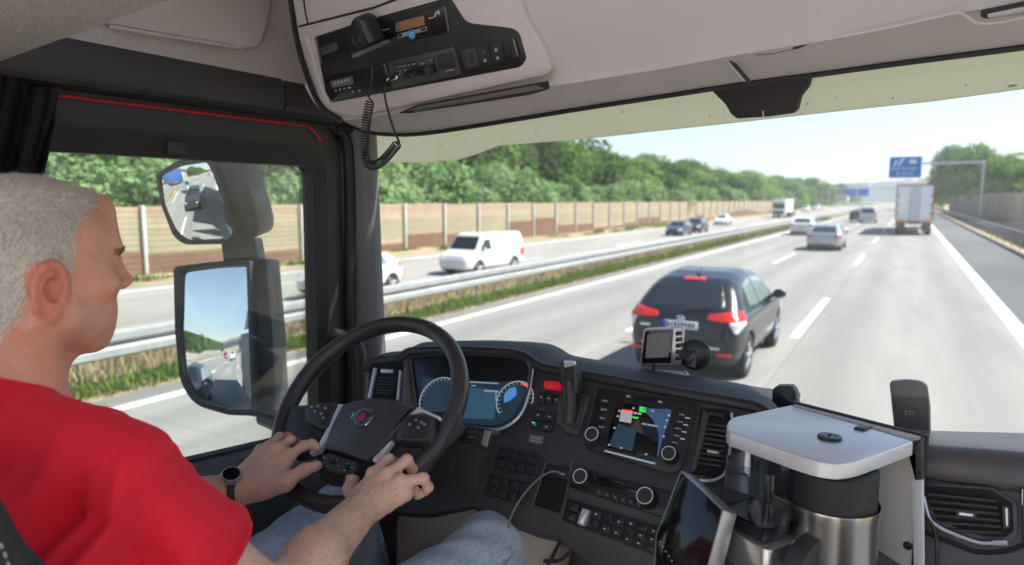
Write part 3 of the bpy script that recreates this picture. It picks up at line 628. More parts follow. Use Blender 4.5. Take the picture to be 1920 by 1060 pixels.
suv.location = (-2.92, 10.2, 0); tag(suv, 'dark blue grey sport utility car closest ahead in the middle lane', 'car')
SILV = car('estate_car', SED, P_SILVER); SILV.location = (-3.95, 40.5, 0); tag(SILV, 'silver saloon car ahead of the dark sport utility car', 'car')
WVAN = car('panel_van', VAN, P_WHITE, .03)
WVAN.rotation_euler.z = PI - .06
WVAN.location = (-18.2, 31.2, OPZ); tag(WVAN, 'white panel van coming the other way, the one beside the white car', 'van')
def place(src, x, y, z, rz, label, cat, pm, group=None, sc=1.0):
    c = copy_tree(src); c.location = (x, y, z); c.rotation_euler.z = rz; c.scale = (sc,) * 3
    for k in ('group',):
        if k in c: del c[k]
    tag(c, label, cat, group)
    for o in c.children:
        if o.name.split('.')[0] in ('body', 'wing_mirror'):
            o.material_slots[0].link = 'OBJECT'; o.material_slots[0].material = pm
    return c
def at_depth(px, z): p = onz(px, z); return p[0], p[1]
place(suv, -18.2, 21.4, OPZ, PI, 'white car coming the other way, half hidden by the windscreen pillar', 'car', P_WHITE)
place(SILV, -7.2, 57.5, 0, 0, 'white car in the left lane just beyond the silver saloon', 'car', P_WHITE)
x, y = at_depth((1570, 414.6), 0); place(SILV, -5.9, y, 0, 0, 'small black car ahead of the white car in the left lane', 'car', P_BLACK)
place(SILV, -6.6, 118, 0, 0, 'tiny dark red car beyond the small black car', 'car', P_RED)
place(WVAN, -1.9 - 2.4, 93, 0, 0, 'white van driving away left of the lorry', 'van', P_WHITE)
place(SILV, -7.5, 150, 0, 0, 'tiny grey car far ahead in the left lane', 'car', P_GREY)
for (px, z, src, pm, lab, cat) in [((1274, 441), OPZ, SILV, P_BLUE, 'dark navy car coming the other way, front one of a close pair', 'car'), ((1306, 436), OPZ, suv, P_BLUE, 'dark navy high car close behind the first oncoming navy car', 'car'), ((1356, 421.5), OPZ, SILV, P_WHITE, 'white car coming the other way behind the navy pair', 'car'),
        ((1482, 404), OPZ, SILV, P_BLUE, 'tiny navy car behind the oncoming white lorry', 'car'), ((1511, 398), OPZ, WVAN, P_WHITE, 'tiny white van behind the tiny oncoming navy car', 'van'), ((1530, 395), OPZ, WVAN, P_WHITE, 'tiny white van farther back in the oncoming queue', 'van'), ((1542, 393), OPZ, SILV, P_WHITE, 'farthest tiny white car in the oncoming queue', 'car')]:
    x, y = at_depth(px, z); place(src, x, y + 2, z, PI, lab, cat, pm)
# vehicles that follow behind (the mirrors show them)
place(suv, -4.3, -9.5, 0, 0, 'black car overtaking beside the truck, seen in the upper mirror', 'car', P_BLACK)
place(SILV, -7.6, -17, 0, 0, 'silver car behind the overtaking black car, seen in the upper mirror', 'car', P_SILVER)
place(SILV, -3.7, -62, 0, 0, 'white car following in the middle lane, seen in the main mirror', 'car', P_WHITE)
place(SILV, -7.2, -75, 0, 0, 'dark red car following in the left lane, seen in the main mirror', 'car', P_RED)
# ---- lorries
m_trwhite = M('lorry door white', (.93, .93, .92), .45, noise=(1.5, .06)); m_trred = M('lorry red frame', (.50, .05, .05), .45); m_trgrey = M('lorry door seals', (.25, .25, .26), .6); m_und = M('lorry underride grey', (.09, .09, .10), .6); m_tarp_b = M('blue tarpaulin', (.03, .10, .32), .6, noise=(.8, .1)); m_tarp_g = M('grey tarpaulin', (.38, .34, .34), .6)
def lorry(label, side_m, door_m, frame_m, cab_m, L=13.4, Ht=3.95):
    root = empty('lorry', (0, 0, 0), label, 'lorry'); zb = 1.12
    b = MB(); b.box((0, L / 2, (zb + Ht) / 2), (2.50, L - .06, Ht - zb), bev=.03); b.obj('box_body', side_m, root)
    for sx in (-1, 1):
        b = MB(); b.box((sx * .605, -.02, (zb + Ht) / 2 + .04), (1.15, .06, Ht - zb - .22), bev=.015); d = b.obj('rear_door', door_m, root)
        b = MB()
        for q in (.12, .32): b.tube([(sx * q, -.07, zb + .06), (sx * q, -.07, Ht - .12)], .022, 6)
        for zz in (1.7, 2.4, 3.1): b.box((sx * 1.12, -.065, zz), (.16, .03, .10))
        b.obj('lock_bar', m_trgrey, d)
        b = MB(); b.box((sx * .86, -.08, zb - .06), (.66, .05, .16), bev=.01); b.obj('marker_board', m_amber, root)
        b = MB(); b.box((sx * 1.0, -.10, .72), (.42, .06, .14), bev=.02); b.obj('tail_light', m_red, root)
    b = MB(); b.box((0, -.01, Ht - .02), (2.56, .12, .11), bev=.02); b.box((-1.255, -.01, (zb + Ht) / 2), (.05, .12, Ht - zb), bev=.01); b.box((1.255, -.01, (zb + Ht) / 2), (.06, .12, Ht - zb), bev=.01); b.obj('rear_frame', frame_m, root)
    b = MB(); b.box((0, -.06, .58), (2.40, .10, .14), bev=.02)
    for sx in (-1, 1): b.box((sx * .6, .10, .82), (.10, .22, .5)); b.box((sx * .92, .55, .62), (.62, .03, .75))
    b.box((0, L / 2, 1.0), (.9, L - .6, .2)); b.obj('underride_bar', m_und, root)
    b = MB(); b.box((0, -.12, .80), (.52, .02, .11)); b.obj('number_plate', m_plate, root)
    for ya in (1.3, 2.6, 3.9, L + 1.2):
        for sx in (-1, 1): b = MB(); b.lathe([(.28, 0), (.49, 0), (.51, .04), (.51, .30), (.49, .34), (.28, .34)], (sx * 1.22 - sx * .34, ya, .51), (sx, 0, 0), 24); w = b.obj('wheel', m_tyre, root); b = MB(); b.lathe([(.29, .30), (.20, .22), (.1, .25), (0, .26)], (sx * 1.22 - sx * .34, ya, .51), (sx, 0, 0), 20); b.obj('rim', m_rim, w)
    b = MB(); b.box((0, L + 1.55, 2.05), (2.45, 2.0, 3.1), bev=.18); b.obj('cab', cab_m, root)
    b = MB(); b.box((0, L + 2.545, 2.35), (2.2, .03, 1.0), bev=.01); b.obj('windscreen', m_dglass, root)
    b = MB(); b.box((0, L + 2.56, 1.05), (2.1, .03, .7), bev=.02); b.obj('grille', m_und, root)
    for sx in (-1, 1): b = MB(); b.box((sx * .98, L + 2.57, .75), (.4, .04, .2), bev=.02); b.obj('headlight', m_clear, root)
    return root
lr = lorry('white articulated lorry with red edged rear doors ahead in the right lane', m_trwhite, m_trwhite, m_trred, P_WHITE); lr.location = (.34, 62.4, 0)
l2 = lorry('distant lorry with a pinkish grey box beyond the white van', m_tarp_g, m_tarp_g, m_trgrey, P_RED); l2.location = (-1.6, 205, 0)
x, y = at_depth((1459, 409), OPZ); l3 = lorry('white lorry coming the other way, front one of the oncoming queue', m_trwhite, m_trwhite, m_trgrey, P_WHITE, L=7.5, Ht=3.7); l3.rotation_euler.z = PI; l3.location = (x, y + 10.1, OPZ)
l4 = lorry('lorry with a blue tarpaulin on the opposite carriageway, seen in the upper mirror', m_tarp_b, m_tarp_b, m_und, P_WHITE); l4.rotation_euler.z = PI; l4.location = (-18.5, -22, OPZ)
l5 = lorry('dark lorry far behind in the right lane, seen in the main mirror', m_trgrey, m_trgrey, m_und, P_BLUE); l5.location = (.2, -120, 0)

# ---- signs
m_sblue = M('blue sign face', (.008, .20, .66), .4); m_swhite = M('white sign paint', (.82, .82, .82), .5); m_steel = M('gantry steel', (.60, .62, .63), .55, .2)
gy = 93.0
gs = empty('cantilever_gantry', (6.6, gy, 0), 'grey steel cantilever gantry on the right reaching over the lorry', 'gantry')
b = MB(); b.box((6.9, gy, 3.6), (.19, .22, 7.2), bev=.03); b.obj('post', m_steel, gs)
b = MB(); b.box((3.2, gy, 6.95), (7.6, .26, .26), bev=.03); b.obj('arm', m_steel, gs)
b = MB(); b.box((6.9, gy, .15), (.9, .9, .3), bev=.03); b.obj('footing', m_bar, gs)
c = ony((1697.5, 314), gy - .3); sw, sh = 3.35, 2.5
sg = empty('motorway_sign', (c[0], c[1], c[2]), 'blue motorway exit sign with white symbols hanging above the lorry', 'sign')
b = MB(); b.box((c[0], c[1], c[2]), (sw, .08, sh), bev=.03); b.obj('rim', m_swhite, sg)
b = MB(); b.box((c[0], c[1] - .045, c[2]), (sw - .14, .02, sh - .14), bev=.005); b.obj('face', m_sblue, sg)
b = MB()
def sx_(u, v, w, hgt): b.box((c[0] + (u - .5) * sw, c[1] - .058, c[2] + (.5 - v) * sh), (w * sw, .008, hgt * sh))
y_ = c[1] - .056
def sp_(pts): b.poly([(c[0] + (u - .5) * sw, y_ - .004, c[2] + (.5 - v) * sh) for u, v in pts], (0, -1, 0), .004)
sp_([(.12, .42), (.20, .16), (.27, .16), (.20, .42)]); sp_([(.26, .42), (.33, .22), (.30, .22), (.37, .10), (.50, .10), (.47, .18), (.41, .18), (.34, .42)]); sp_(rpoly([(.60, .14), (.84, .14), (.84, .34), (.60, .34)], .09))
u = .10
for w in (.05, .035, .045, .04, .03, .05, .035, .045, .04, .05, .04): sx_(u + w / 2, .56, w * .75, .085 + .05 * (w > .042)); u += w + .026
u = .24
for w in (.05, .04, .03, .05, .045, .035, .05): sx_(u + w / 2, .79, w * .75, .10 + .05 * (w > .046)); u += w + .03
b.obj('symbols_and_lettering', m_swhite, sg)
b = MB(); b.box((c[0], c[1] + .14, c[2] + .5), (.2, .22, 1.6)); b.obj('bracket', m_steel, sg)
fg = empty('gantry_bridge', (-3, 300, 0), 'distant sign gantry with blue boards spanning the road on the horizon', 'gantry')
b = MB(); b.box((-28, 300, 3.8), (.3, .3, 7.6)); b.box((4.6, 300, 3.8), (.3, .3, 7.6)); b.obj('post', m_steel, fg); b = MB(); b.box((-11.7, 300, 7.2), (33, .35, .35)); b.obj('beam', m_steel, fg)
for xx in (-20.0, -15.8): b = MB(); b.box((xx, 299.5, 5.6), (3.7, .1, 2.8), bev=.03); b.obj('sign_board', m_sblue, fg)
m_bld = M('pale rendered wall', (.78, .76, .72), .7); m_roofm = M('roof grey', (.3, .28, .27), .8)
def shed(label, cx, y, z, sx, sy, sz):
    r_ = empty('hall_building', (cx, y, z), label, 'building'); b = MB(); b.box((cx, y, z + sz / 2), (sx, sy, sz), bev=.1); b.obj('wall', m_bld, r_)
    b = MB(); b.box((cx, y, z + sz + .3), (sx + 1, sy + 1, .6), bev=.1); b.obj('roof', m_roofm, r_); b = MB()
    for k in range(9): b.box((cx - sx * .44 + k * sx * .11, y - sy / 2 - .04, z + sz * .5), (sx * .07, .1, sz * .3))
    b.obj('window_band', m_dglass, r_)
c = ony((1602, 349), 1180); shed('long white hall on the wooded hill at the end of the road', c[0], 1180, c[2] - 5, 42, 20, 9)
c = ony((1572, 372), 520); shed('low white hall beside the road beneath the hill', c[0], 520, c[2] - 2.2, 12, 10, 4.2)
# ================================================================== THE CAB WE SIT IN
def Z(a): return CAMZ + a
m_lin = M('warm grey headlining plastic', (.56, .50, .485), .6, noise=(3, .04), bump=(900, .12, .0006))
m_lin2 = M('pale bounce wall lining', (.78, .76, .73), .8, noise=(3, .05))
m_fab = M('grey lining fabric', (.46, .42, .39), .9, noise=(220, .16), bump=(420, .5, .001))
m_weave = M('woven bunk fabric', (.40, .37, .33), .95, noise=(260, .42), bump=(300, 1.0, .002))
m_trim = M('charcoal trim plastic', (.050, .047, .048), .55, noise=(6, .08), bump=(1200, .15, .0005))
m_trim2 = M('dark door trim plastic', (.035, .034, .036), .5, noise=(6, .08), bump=(1200, .12, .0005))
m_seal = M('black rubber seal', (.012, .012, .013), .55); m_redline = M('red seal line', (.55, .02, .03), .5)
m_pil = M('grey pillar plastic', (.16, .16, .165), .5, noise=(6, .06), bump=(900, .12, .0005))
m_gap = M('painted recess shade and gaps', (.03, .027, .026), .8)
m_cream = M('pale beige lid edge', (.62, .57, .54), .6)
m_skin_out = M('red truck paint', (.30, .02, .03), .3, coat=.7)
CABX = -.32
cab = empty('truck_cab', (CABX, .6, 1.2), 'truck cab interior shell with warm grey headlining, dark door frame and windscreen', 'truck cab')
XD = -1.42
NX = np.array([1., 0, 0])
def yz(pts, X=XD): return [(X, y, Z(z)) for y, z in pts]
# --- door: frame ring round the side window, inner panel, seal, red line, sliding-glass bar
inn = rpoly([(-.35, .107), (1.385, .107), (1.372, -.668), (-.35, -.46)], [.02, .06, .03, .02], 8)
out = rpoly([(-.42, .222), (1.474, .222), (1.462, -.80), (-.42, -.80)], [.02, .11, .05, .02], 8)
door = MB(); door.ring(yz(out), yz(inn, XD - .012), NX, .05); door_o = door.obj('door', m_trim2, cab)
b = MB(); i2 = rpoly([(-.36, .142), (1.41, .142), (1.40, -.70), (-.36, -.49)], [.02, .07, .03, .02], 8); i3 = rpoly([(-.34, .092), (1.372, .092), (1.36, -.655), (-.34, -.45)], [.02, .055, .03, .02], 8)
b.ring(yz(i2, XD + .004), yz(i3, XD - .006), NX, .03); b.obj('window_seal', m_seal, door_o)
b = MB(); b.box((XD - .004, .965, Z(.115)), (.022, .052, .03), bev=.006); b.box((XD + .004, .965, Z(.113)), (.012, .034, .018), bev=.004); b.obj('catch', m_trim, door_o)
b = MB(); b.poly(yz([(-.4, .12), (1.40, .12), (1.39, -.69), (-.4, -.5)], XD - .03), NX, .004); m_sideglass = glass('side window glass', (.94, .97, .95), .55, .015); b.obj('window_glass', m_sideglass, door_o)
b = MB(); b.tube([(XD + .006, y, Z(.197)) for y in np.linspace(-.3, 1.33, 12)] + [(XD + .006, 1.33 + .07 * math.sin(a), Z(.127 + .07 * math.cos(a))) for a in np.linspace(.2, 1.1, 6)], .0030, 8); b.obj('red_piping', m_redline, door_o)
sp = [(-.40, .222), (1.36, .222), (1.455, .19), (1.488, .10), (1.478, -.3), (1.462, -1.0)]
b = MB(); b.tube([(XD + .016, y, Z(z)) for y, z in spline(sp, 10)], .0165, 10); b.obj('door_seal', m_seal, cab)
# ledge with switches under the window
b = MB(); G = []
for y in np.linspace(-.2, 1.47, 12):
    zb = -.49 - .125 * max(0, (y - .15)) ; zb = np.interp(y, [-.35, 1.372], [-.46, -.668])
    G.append([(XD, y, Z(zb - .004)), (XD + .03, y, Z(zb - .012)), (XD + .07, y, Z(zb - .03)), (XD + .085, y, Z(zb - .07)), (XD + .07, y, Z(zb - .2)), (XD + .05, y, Z(zb - .6))])
b.grid(G, .01); b.obj('armrest_ledge', M('blue grey ledge plastic', (.06, .066, .078), .45, bump=(900, .1, .0005)), door_o)
for (y0, y1) in ((1.02, 1.09), (1.11, 1.17), (1.19, 1.25)):
    b = MB(); zc = np.interp((y0 + y1) / 2, [-.35, 1.372], [-.46, -.668]) - .018; b.box((XD + .048, (y0 + y1) / 2, Z(zc)), (.04, y1 - y0 - .01, .02), Matrix.Rotation(.35, 3, 'Y'), bev=.005); b.obj('switch', m_trim, door_o)
b = MB(); b.tube(spline([(XD + .02, 1.40, Z(-.10 - .28)), (XD + .075, 1.43, Z(-.12 - .28)), (XD + .085, 1.44, Z(-.22 - .28)), (XD + .07, 1.44, Z(-.9))], 8), .017, 10); b.obj('grab_handle', m_trim, cab)
# --- upper trim band and fabric side lining
b = MB(); b.grid([[(XD + .012, y, Z(.232)), (XD + .02, y, Z(.240)), (XD + .022, y, Z(.282)), (XD + .014, y, Z(.296))] for y in np.linspace(-.5, 1.24, 8)], -.02); b.obj('upper_door_trim', m_trim, cab)
b = MB(); b.grid([[(XD + .012, y, Z(.230)), (XD + .02, y, Z(.238)), (XD + .02, y, Z(.284)), (XD + .01, y, Z(.30))] for y in np.linspace(1.246, 1.50, 4)], -.02); b.obj('upper_trim_end', m_trim, cab)
b = MB(); b.grid([[(XD + .012 + .10 * (v ** 1.5), y, Z(.288 + .50 * v)) for v in np.linspace(0, 1, 7)] for y in np.linspace(-.6, 1.42, 10)], -.02); b.obj('side_lining', m_fab, cab)
SP = Plane((XD + .05, 0, Z(.42)), (1, 0, -.22))
pk = rpoly([(90, 26), (90, -60), (515, -25), (505, 45), (488, 92), (450, 93)], [6, 10, 10, 22, 18, 12], 6)
slab('storage_pocket', pk, SP, .02, .22, m_lin, cab, bev=.012)
b = MB(); b.tube([SP.p(q, .022) for q in spline([(208, 50), (300, 66), (400, 82), (450, 90)], 6)], .004, 6); b.obj('pocket_edge', m_lin, cab)
b = MB(); b.grid([[(XD + .11, y, Z(.78)) if k == 0 else (1.0, y, Z(.78)) for k in range(2)] for y in (.62, .8, 1.30)], -.04); b.obj('roof_lining', m_lin, cab)  # roof stops short behind the driver to let sun and sky in
# woven underside of the folded bunk over the driver
p1 = onz((-140, 172), Z(.215)); p2 = onz((350, -2), Z(.215)); p3 = onz((520, -62), Z(.215))
b = MB(); pts = [p1, p2, p3, p3 + np.array([.1, -.45, 0]), p1 + np.array([0, -.45, 0])]; b.poly(pts, (0, 0, -1), .07, .012); b.obj('bunk_underside', m_weave, cab)
# --- A-pillar
b = MB(); G = []
for z in np.linspace(.30, -1.1, 10):
    s = (.30 - z) * .028
    G.append([(XD - .06, 1.47 + s * .2, Z(z)), (XD + .0, 1.482 + s * .2, Z(z)), (XD + .012, 1.495 + s * .3, Z(z)), (XD + .045, 1.498 + s * .6, Z(z)), (XD + .066, 1.505 + s, Z(z)), (XD + .070, 1.52 + s, Z(z)), (XD + .05, 1.57 + s, Z(z)), (XD - .07, 1.56 + s, Z(z))])
b.grid(G, closed=True); b.obj('pillar', m_pil, cab, ang=50)
# --- windscreen
b = MB(); G = []
for z in np.linspace(.30, -.95, 8):
    G.append([(x, 1.545 + .20 * (1 - ((x - CABX) / 1.12) ** 2) * .9 + (.30 - z) * .13 - .03, Z(z)) for x in np.linspace(-1.40, .78, 18)])
b.grid(G); m_screen = glass('windscreen glass', (.95, .975, .96), .6, .011, (.85, .9, .9)); b.obj('windscreen', m_screen, cab)
# --- headlining: lower strip along the windscreen, lids above it
row0 = [(640, 226), (672, 240), (705, 248), (760, 250), (830, 243), (960, 222), (1100, 199), (1250, 176), (1400, 153), (1530, 136), (1660, 118), (1790, 101), (1920, 84), (2200, 45)]
row1 = [(575, 160), (600, 200), (640, 222), (700, 218), (800, 200), (960, 172), (1100, 150), (1250, 126), (1400, 98), (1530, 76), (1660, 52), (1790, 24), (1920, 2), (2200, -50)]
row2 = [(556, 60), (590, 66), (620, 66), (680, 60), (800, 50), (960, 40), (1100, 30), (1250, 8), (1400, -20), (1530, -40), (1660, -60), (1790, -85), (1920, -110), (2200, -160)]
row3 = [(545, -80), (585, -90), (610, -90), (670, -100), (800, -110), (960, -120), (1100, -130), (1250, -150), (1400, -180), (1530, -200), (1660, -220), (1790, -240), (1920, -270), (2200, -320)]
K = Plane(ony((800, 155), 1.17), (0, -math.cos(math.radians(26)), -math.sin(math.radians(26))))
kc = [0, .25, .5, .7, .85, 1.0]
r0 = [ony(p, 1.37) for p in row0]; r1 = [K.p(p, -.012) for p in row1]; r2 = [K.p(p, -.012) for p in row2]; r3 = [K.p(p, .0) for p in row3]
def mixr(a, c, t): return [np.array(p) * (1 - t) + np.array(q) * t for p, q in zip(a, c)]
rows = [[p + np.array([0, .03, .03]) for p in r0], [p + np.array([0, .012, .004]) for p in r0], r0] + [mixr(r0, r1, t) for t in (.06, .5, .9)]
seam = mixr(r0, r1, .97)
rows += [[p + np.array([0, .0, .004]) for p in seam], [p + np.array([0, -.006, -.003]) for p in r1]]
rows += [[p + np.array([0, -.012 * t, 0]) for p in mixr(r1, r2, t)] for t in (.08, .3, .6, 1.0)] + [r3]
rows = [np.array(spline(rw_, 4)) for rw_ in rows]
b = MB(); b.grid(rows, -.012); b.obj('header_lining', m_lin, cab, ang=28)
b = MB(); b.tube([p + np.array([0, .004, -.002]) for p in spline(r0, 5)], .0065, 8); b.obj('windscreen_seal', m_seal, cab)
b = MB(); b.tube([K.p(q, .002) for q in spline([(540, -40), (548, 20), (560, 90), (582, 160), (604, 202), (640, 226)], 8)], .006, 8); b.obj('corner_gap', m_seal, cab)
UL = Plane(ony((1300, 140), 1.27), (0, -.28, -1))     # underside strip
def recess(px, inner, parent=cab):
    o = slab('grip_recess_shade', px, UL, .006, .010, m_gap, parent, bev=.002, r=5)  # slightly raised dark slab; the shade inside the grip is painted
    slab('grip_lip', inner, UL, .0085, .004, m_lin, o, bev=.001, r=3)
recess([(1224, 129), (1262, 122), (1326, 108), (1330, 113), (1322, 122), (1262, 132)], [(1236, 128), (1300, 116), (1304, 122), (1262, 130)])
recess([(1398, 98), (1440, 92), (1512, 79), (1518, 83), (1500, 92), (1440, 104), (1415, 105)], [(1412, 99), (1488, 86), (1486, 93), (1440, 102), (1420, 103)])
recess([(1836, 32), (1926, 14), (1930, 20), (1926, 26), (1850, 37)], [(1850, 32), (1920, 18), (1920, 25), (1856, 35)])
b = MB(); b.tube([UL.p(q, .004) for q in [(1358, 100), (1404, 153)]], .0035, 6); b.obj('lid_gap', m_seal, cab)
b = MB(); b.tube([UL.p(q, .007) for q in [(1351, 100), (1396, 152)]], .002, 6); b.obj('lid_edge', m_cream, cab)
b = MB(); b.tube([UL.p(q, .008) for q in spline([(1405, 100), (1560, 72), (1660, 53), (1780, 27), (1800, 24), (1830, 42), (1870, 42), (1930, 30)], 6)], .0022, 6); b.obj('lid_edge', m_cream, cab)
b = MB(); b.tube([UL.p(q, .0065) for q in spline([(1035, 157), (1110, 148), (1220, 133), (1350, 107)], 6)], .0012, 6); b.obj('lid_gap', m_gap, cab)
# --- outside sun visor above the windscreen, camera housing behind the glass
VP_ = Plane((0, 1.80, Z(.16)), (0, -1, -.45))
low = [(640, 300), (700, 304), (790, 306), (860, 300), (890, 291), (935, 274), (1010, 268), (1100, 261), (1200, 250), (1380, 231), (1550, 212), (1750, 191), (1920, 168), (2300, 120)]
up = [(640, 170), (2300, -60)]
m_vis = bpy.data.materials.new('olive tinted visor'); t, bs = nodes(m_vis); t.nodes.remove(bs)
df = t.nodes.new('ShaderNodeBsdfDiffuse'); tl = t.nodes.new('ShaderNodeBsdfTranslucent'); mx = t.nodes.new('ShaderNodeMixShader'); mx.inputs[0].default_value = .62
nz_ = t.nodes.new('ShaderNodeTexNoise'); nz_.inputs['Scale'].default_value = 75; nz_.inputs['Detail'].default_value = 4; co_ = t.nodes.new('ShaderNodeTexCoord'); t.links.new(co_.outputs['Object'], nz_.inputs['Vector'])
cr = t.nodes.new('ShaderNodeValToRGB'); e = cr.color_ramp.elements; e[0].position = .27; e[0].color = (.10, .10, .07, 1); e[1].position = .305; e[1].color = (.55, .56, .47, 1); t.links.new(nz_.outputs['Fac'], cr.inputs[0])
t.links.new(cr.outputs[0], df.inputs[0]); t.links.new(cr.outputs[0], tl.inputs[0]); t.links.new(df.outputs[0], mx.inputs[1]); t.links.new(tl.outputs[0], mx.inputs[2]); t.links.new(mx.outputs[0], t.nodes['Material Output'].inputs[0])
b = MB(); b.poly([VP_.p(q) for q in low + up[::-1]], VP_.n, .005, .001); b.obj('sun_visor', m_vis, cab)
WP = Plane((0, 1.60, Z(.2)), (0, -1, -.13))
cam_h = slab('camera_housing', rpoly([(1336, 172), (1360, 196), (1370, 214), (1382, 223), (1440, 219), (1485, 213), (1494, 205), (1500, 180), (1516, 160), (1520, 140), (1330, 165)], 4), WP, 0, .04, M('brown black housing', (.035, .03, .032), .7), cab, bev=.003)
b = MB(); b.poly([WP.p(q, .003) for q in [(1429, 208), (1432, 208), (1432.5, 221), (1430, 221)]], WP.n, .002); b.obj('mark', m_cream, cam_h)
# --- outside: roof cap, door skin, front cap, floor line (mirrors and shadows)
b = MB(); b.box((CABX, 1.14, Z(.90)), (2.5, 1.04, .06), bev=.02); b.box((CABX, 1.62, Z(.60)), (2.5, .10, .62), bev=.03); b.obj('roof_shell', m_skin_out, cab)  # open behind for daylight, front cap added to keep sun off the dash
b = MB(); b.box((-1.53, .5, Z(-1.13)), (.05, 2.2, .84), bev=.02); b.box((-1.53, .5, Z(.56)), (.05, 2.3, .62), bev=.02); b.box((-1.53, -.42, Z(-.2)), (.05, .36, 1.1), bev=.02); b.obj('outer_skin', m_skin_out, cab)
b = MB(); b.box((.92, .70, Z(.55)), (.05, 1.6, .66), bev=.02); b.obj('right_sun_blocker', m_lin, cab)  # unseen strip added to block sun coming in from the right
m_bounce = M('white bounce sheet', (.80, .79, .77), .9, noise=(5, .05), bump=(20, .3, .02))
b = MB(); b.box((CABX, -1.12, Z(.0)), (2.4, .06, 1.7), bev=.02); b.obj('rear_bounce_wall', m_lin2, cab)  # unseen pale wall added to bounce sunlight forward into the cab
b = MB(); b.box((CABX, -.66, Z(-.95)), (2.3, .86, .20), bev=.06); b.obj('bunk', m_bounce, cab)  # unseen white bunk added behind the camera as a sunlight bounce
b = MB(); b.box((CABX, .55, Z(-1.52)), (2.3, 2.0, .06)); b.box((CABX, 1.56, Z(-1.15)), (2.34, .06, .80)); b.box((XD - .02, .6, Z(-1.1)), (.04, 1.9, .8)); b.obj('floor_pan', m_trim, cab)
tr_ = empty('semi_trailer', (CABX, -7, 0), 'grey box trailer behind the cab, seen only in the driver mirrors', 'trailer')
b = MB(); b.box((CABX, -8.2, 2.6), (2.5, 12.2, 2.8), bev=.03); b.obj('box_body', m_trgrey, tr_)
b = MB(); b.box((CABX, -8.2, 1.05), (1.0, 12, .25)); b.obj('chassis', m_und, tr_)
for ya in (-11.5, -10.2, -8.9, -3.2):
    for sx in (-1, 1): b = MB(); b.lathe([(.28, 0), (.49, 0), (.51, .04), (.51, .30), (.49, .34), (.28, .34)], (CABX + sx * .88, ya, .51), (sx, 0, 0), 20); b.obj('wheel', m_tyre, tr_)

# --- driver mirrors
def nrm_mirror(px, outdir):
    d = ray(*px); d = d / np.linalg.norm(d); o = np.array(outdir, float); o /= np.linalg.norm(o); n = o - d; return n / np.linalg.norm(n)
m_mir = M('mirror silver', (.92, .94, .95), .0, 1.0); m_hous = M('mirror housing plastic', (.035, .04, .046), .38, noise=(5, .08), rvar=(8, .08))
mr = empty('wing_mirror', onx((440, 640), -1.92), 'black two-piece wing mirror outside the driver window, convex glass over a tall flat glass', 'wing mirror')
n1 = nrm_mirror((424, 652), (-.085, -1, -.0)); M1 = Plane(onx((400, 640), -1.92), n1)
g1 = rpoly([(331, 508), (400, 500), (462, 497), (466, 620), (472, 768), (430, 768), (372, 752), (346, 712), (337, 620)], [10, 4, 8, 4, 10, 10, 22, 20, 4], 6)
h1 = rpoly([(325, 500), (400, 491), (468, 488), (472, 620), (480, 780), (430, 779), (364, 760), (337, 716), (328, 620)], [12, 4, 8, 4, 10, 12, 24, 22, 4], 6)
hb = rpoly([(330, 500), (400, 490), (440, 486), (500, 484), (512, 620), (519, 752), (505, 790), (460, 782), (370, 760), (340, 716)], [10, 4, 6, 12, 6, 12, 14, 8, 20, 16], 6)
slab('lower_housing', hb, M1, -.034, .09, m_hous, mr, bev=.02)
b = MB(); b.ring([M1.p(tuple(q), .004) for q in h1], [M1.p(tuple(q), .004) for q in g1], M1.n, .05); b.obj('lower_bezel', m_hous, mr)
P1 = np.array([M1.p(tuple(q)) for q in g1]); c1_ = P1.mean(0); ap = M1.p((424, 652)); b = MB(); G = []
for s_ in np.linspace(0.0, 1, 14):
    row = c1_ + (P1 - c1_) * max(s_, .002); dd = ((row - ap) ** 2).sum(1); G.append(row - n1 * (dd / (2 * 2.2))[:, None])
b.grid(G, closed=True); b.obj('lower_glass', m_mir, mr, ang=180)
b = MB(); b.tube([M1.p(q, -.06) for q in spline([(503, 490), (512, 560), (516, 650), (520, 750)], 6)], .004, 6); b.obj('red_reflector_edge', m_redline, mr)
n2 = nrm_mirror((380, 370), (-.30, -1, -.30)); M2 = Plane(onx((375, 385), -1.90), n2)
g2 = rpoly([(298, 330), (340, 312), (388, 304), (397, 322), (412, 360), (437, 436), (428, 450), (348, 452), (330, 436), (310, 385)], [8, 8, 8, 8, 4, 8, 8, 12, 10, 4], 5)
h2 = rpoly([(291, 326), (340, 304), (394, 296), (404, 320), (420, 360), (446, 440), (432, 458), (344, 459), (324, 442), (303, 388)], [8, 8, 8, 8, 4, 8, 8, 12, 10, 4], 5)
hb2 = rpoly([(293, 322), (335, 296), (390, 285), (445, 292), (468, 350), (488, 425), (482, 445), (440, 458), (350, 458), (318, 430)], [8, 8, 10, 10, 6, 10, 8, 6, 10, 8], 5)
slab('upper_housing', hb2, M2, -.03, .09, m_hous, mr, bev=.02)
b = MB(); b.ring([M2.p(tuple(q), -.004) for q in h2], [M2.p(tuple(q), -.002) for q in g2], M2.n, .04); b.obj('upper_bezel', m_hous, mr)
P2 = np.array([M2.p(tuple(q)) for q in g2]); c2 = P2.mean(0); b = MB(); G = []; Rc = .62
for s_ in np.linspace(0.0, 1, 14):
    row = c2 + (P2 - c2) * max(s_, .002); dd = ((row - c2) ** 2).sum(1); G.append(row - n2 * (dd / (2 * Rc))[:, None] + n2 * .008)
b.grid(G, closed=True); b.obj('upper_glass', m_mir, mr, ang=180)
b = MB(); b.tube([M2.p(q, -.05) for q in spline([(446, 296), (462, 330), (478, 380), (489, 430)], 6)], .003, 6); b.obj('violet_edge', M('violet edge', (.30, .06, .22), .4), mr)
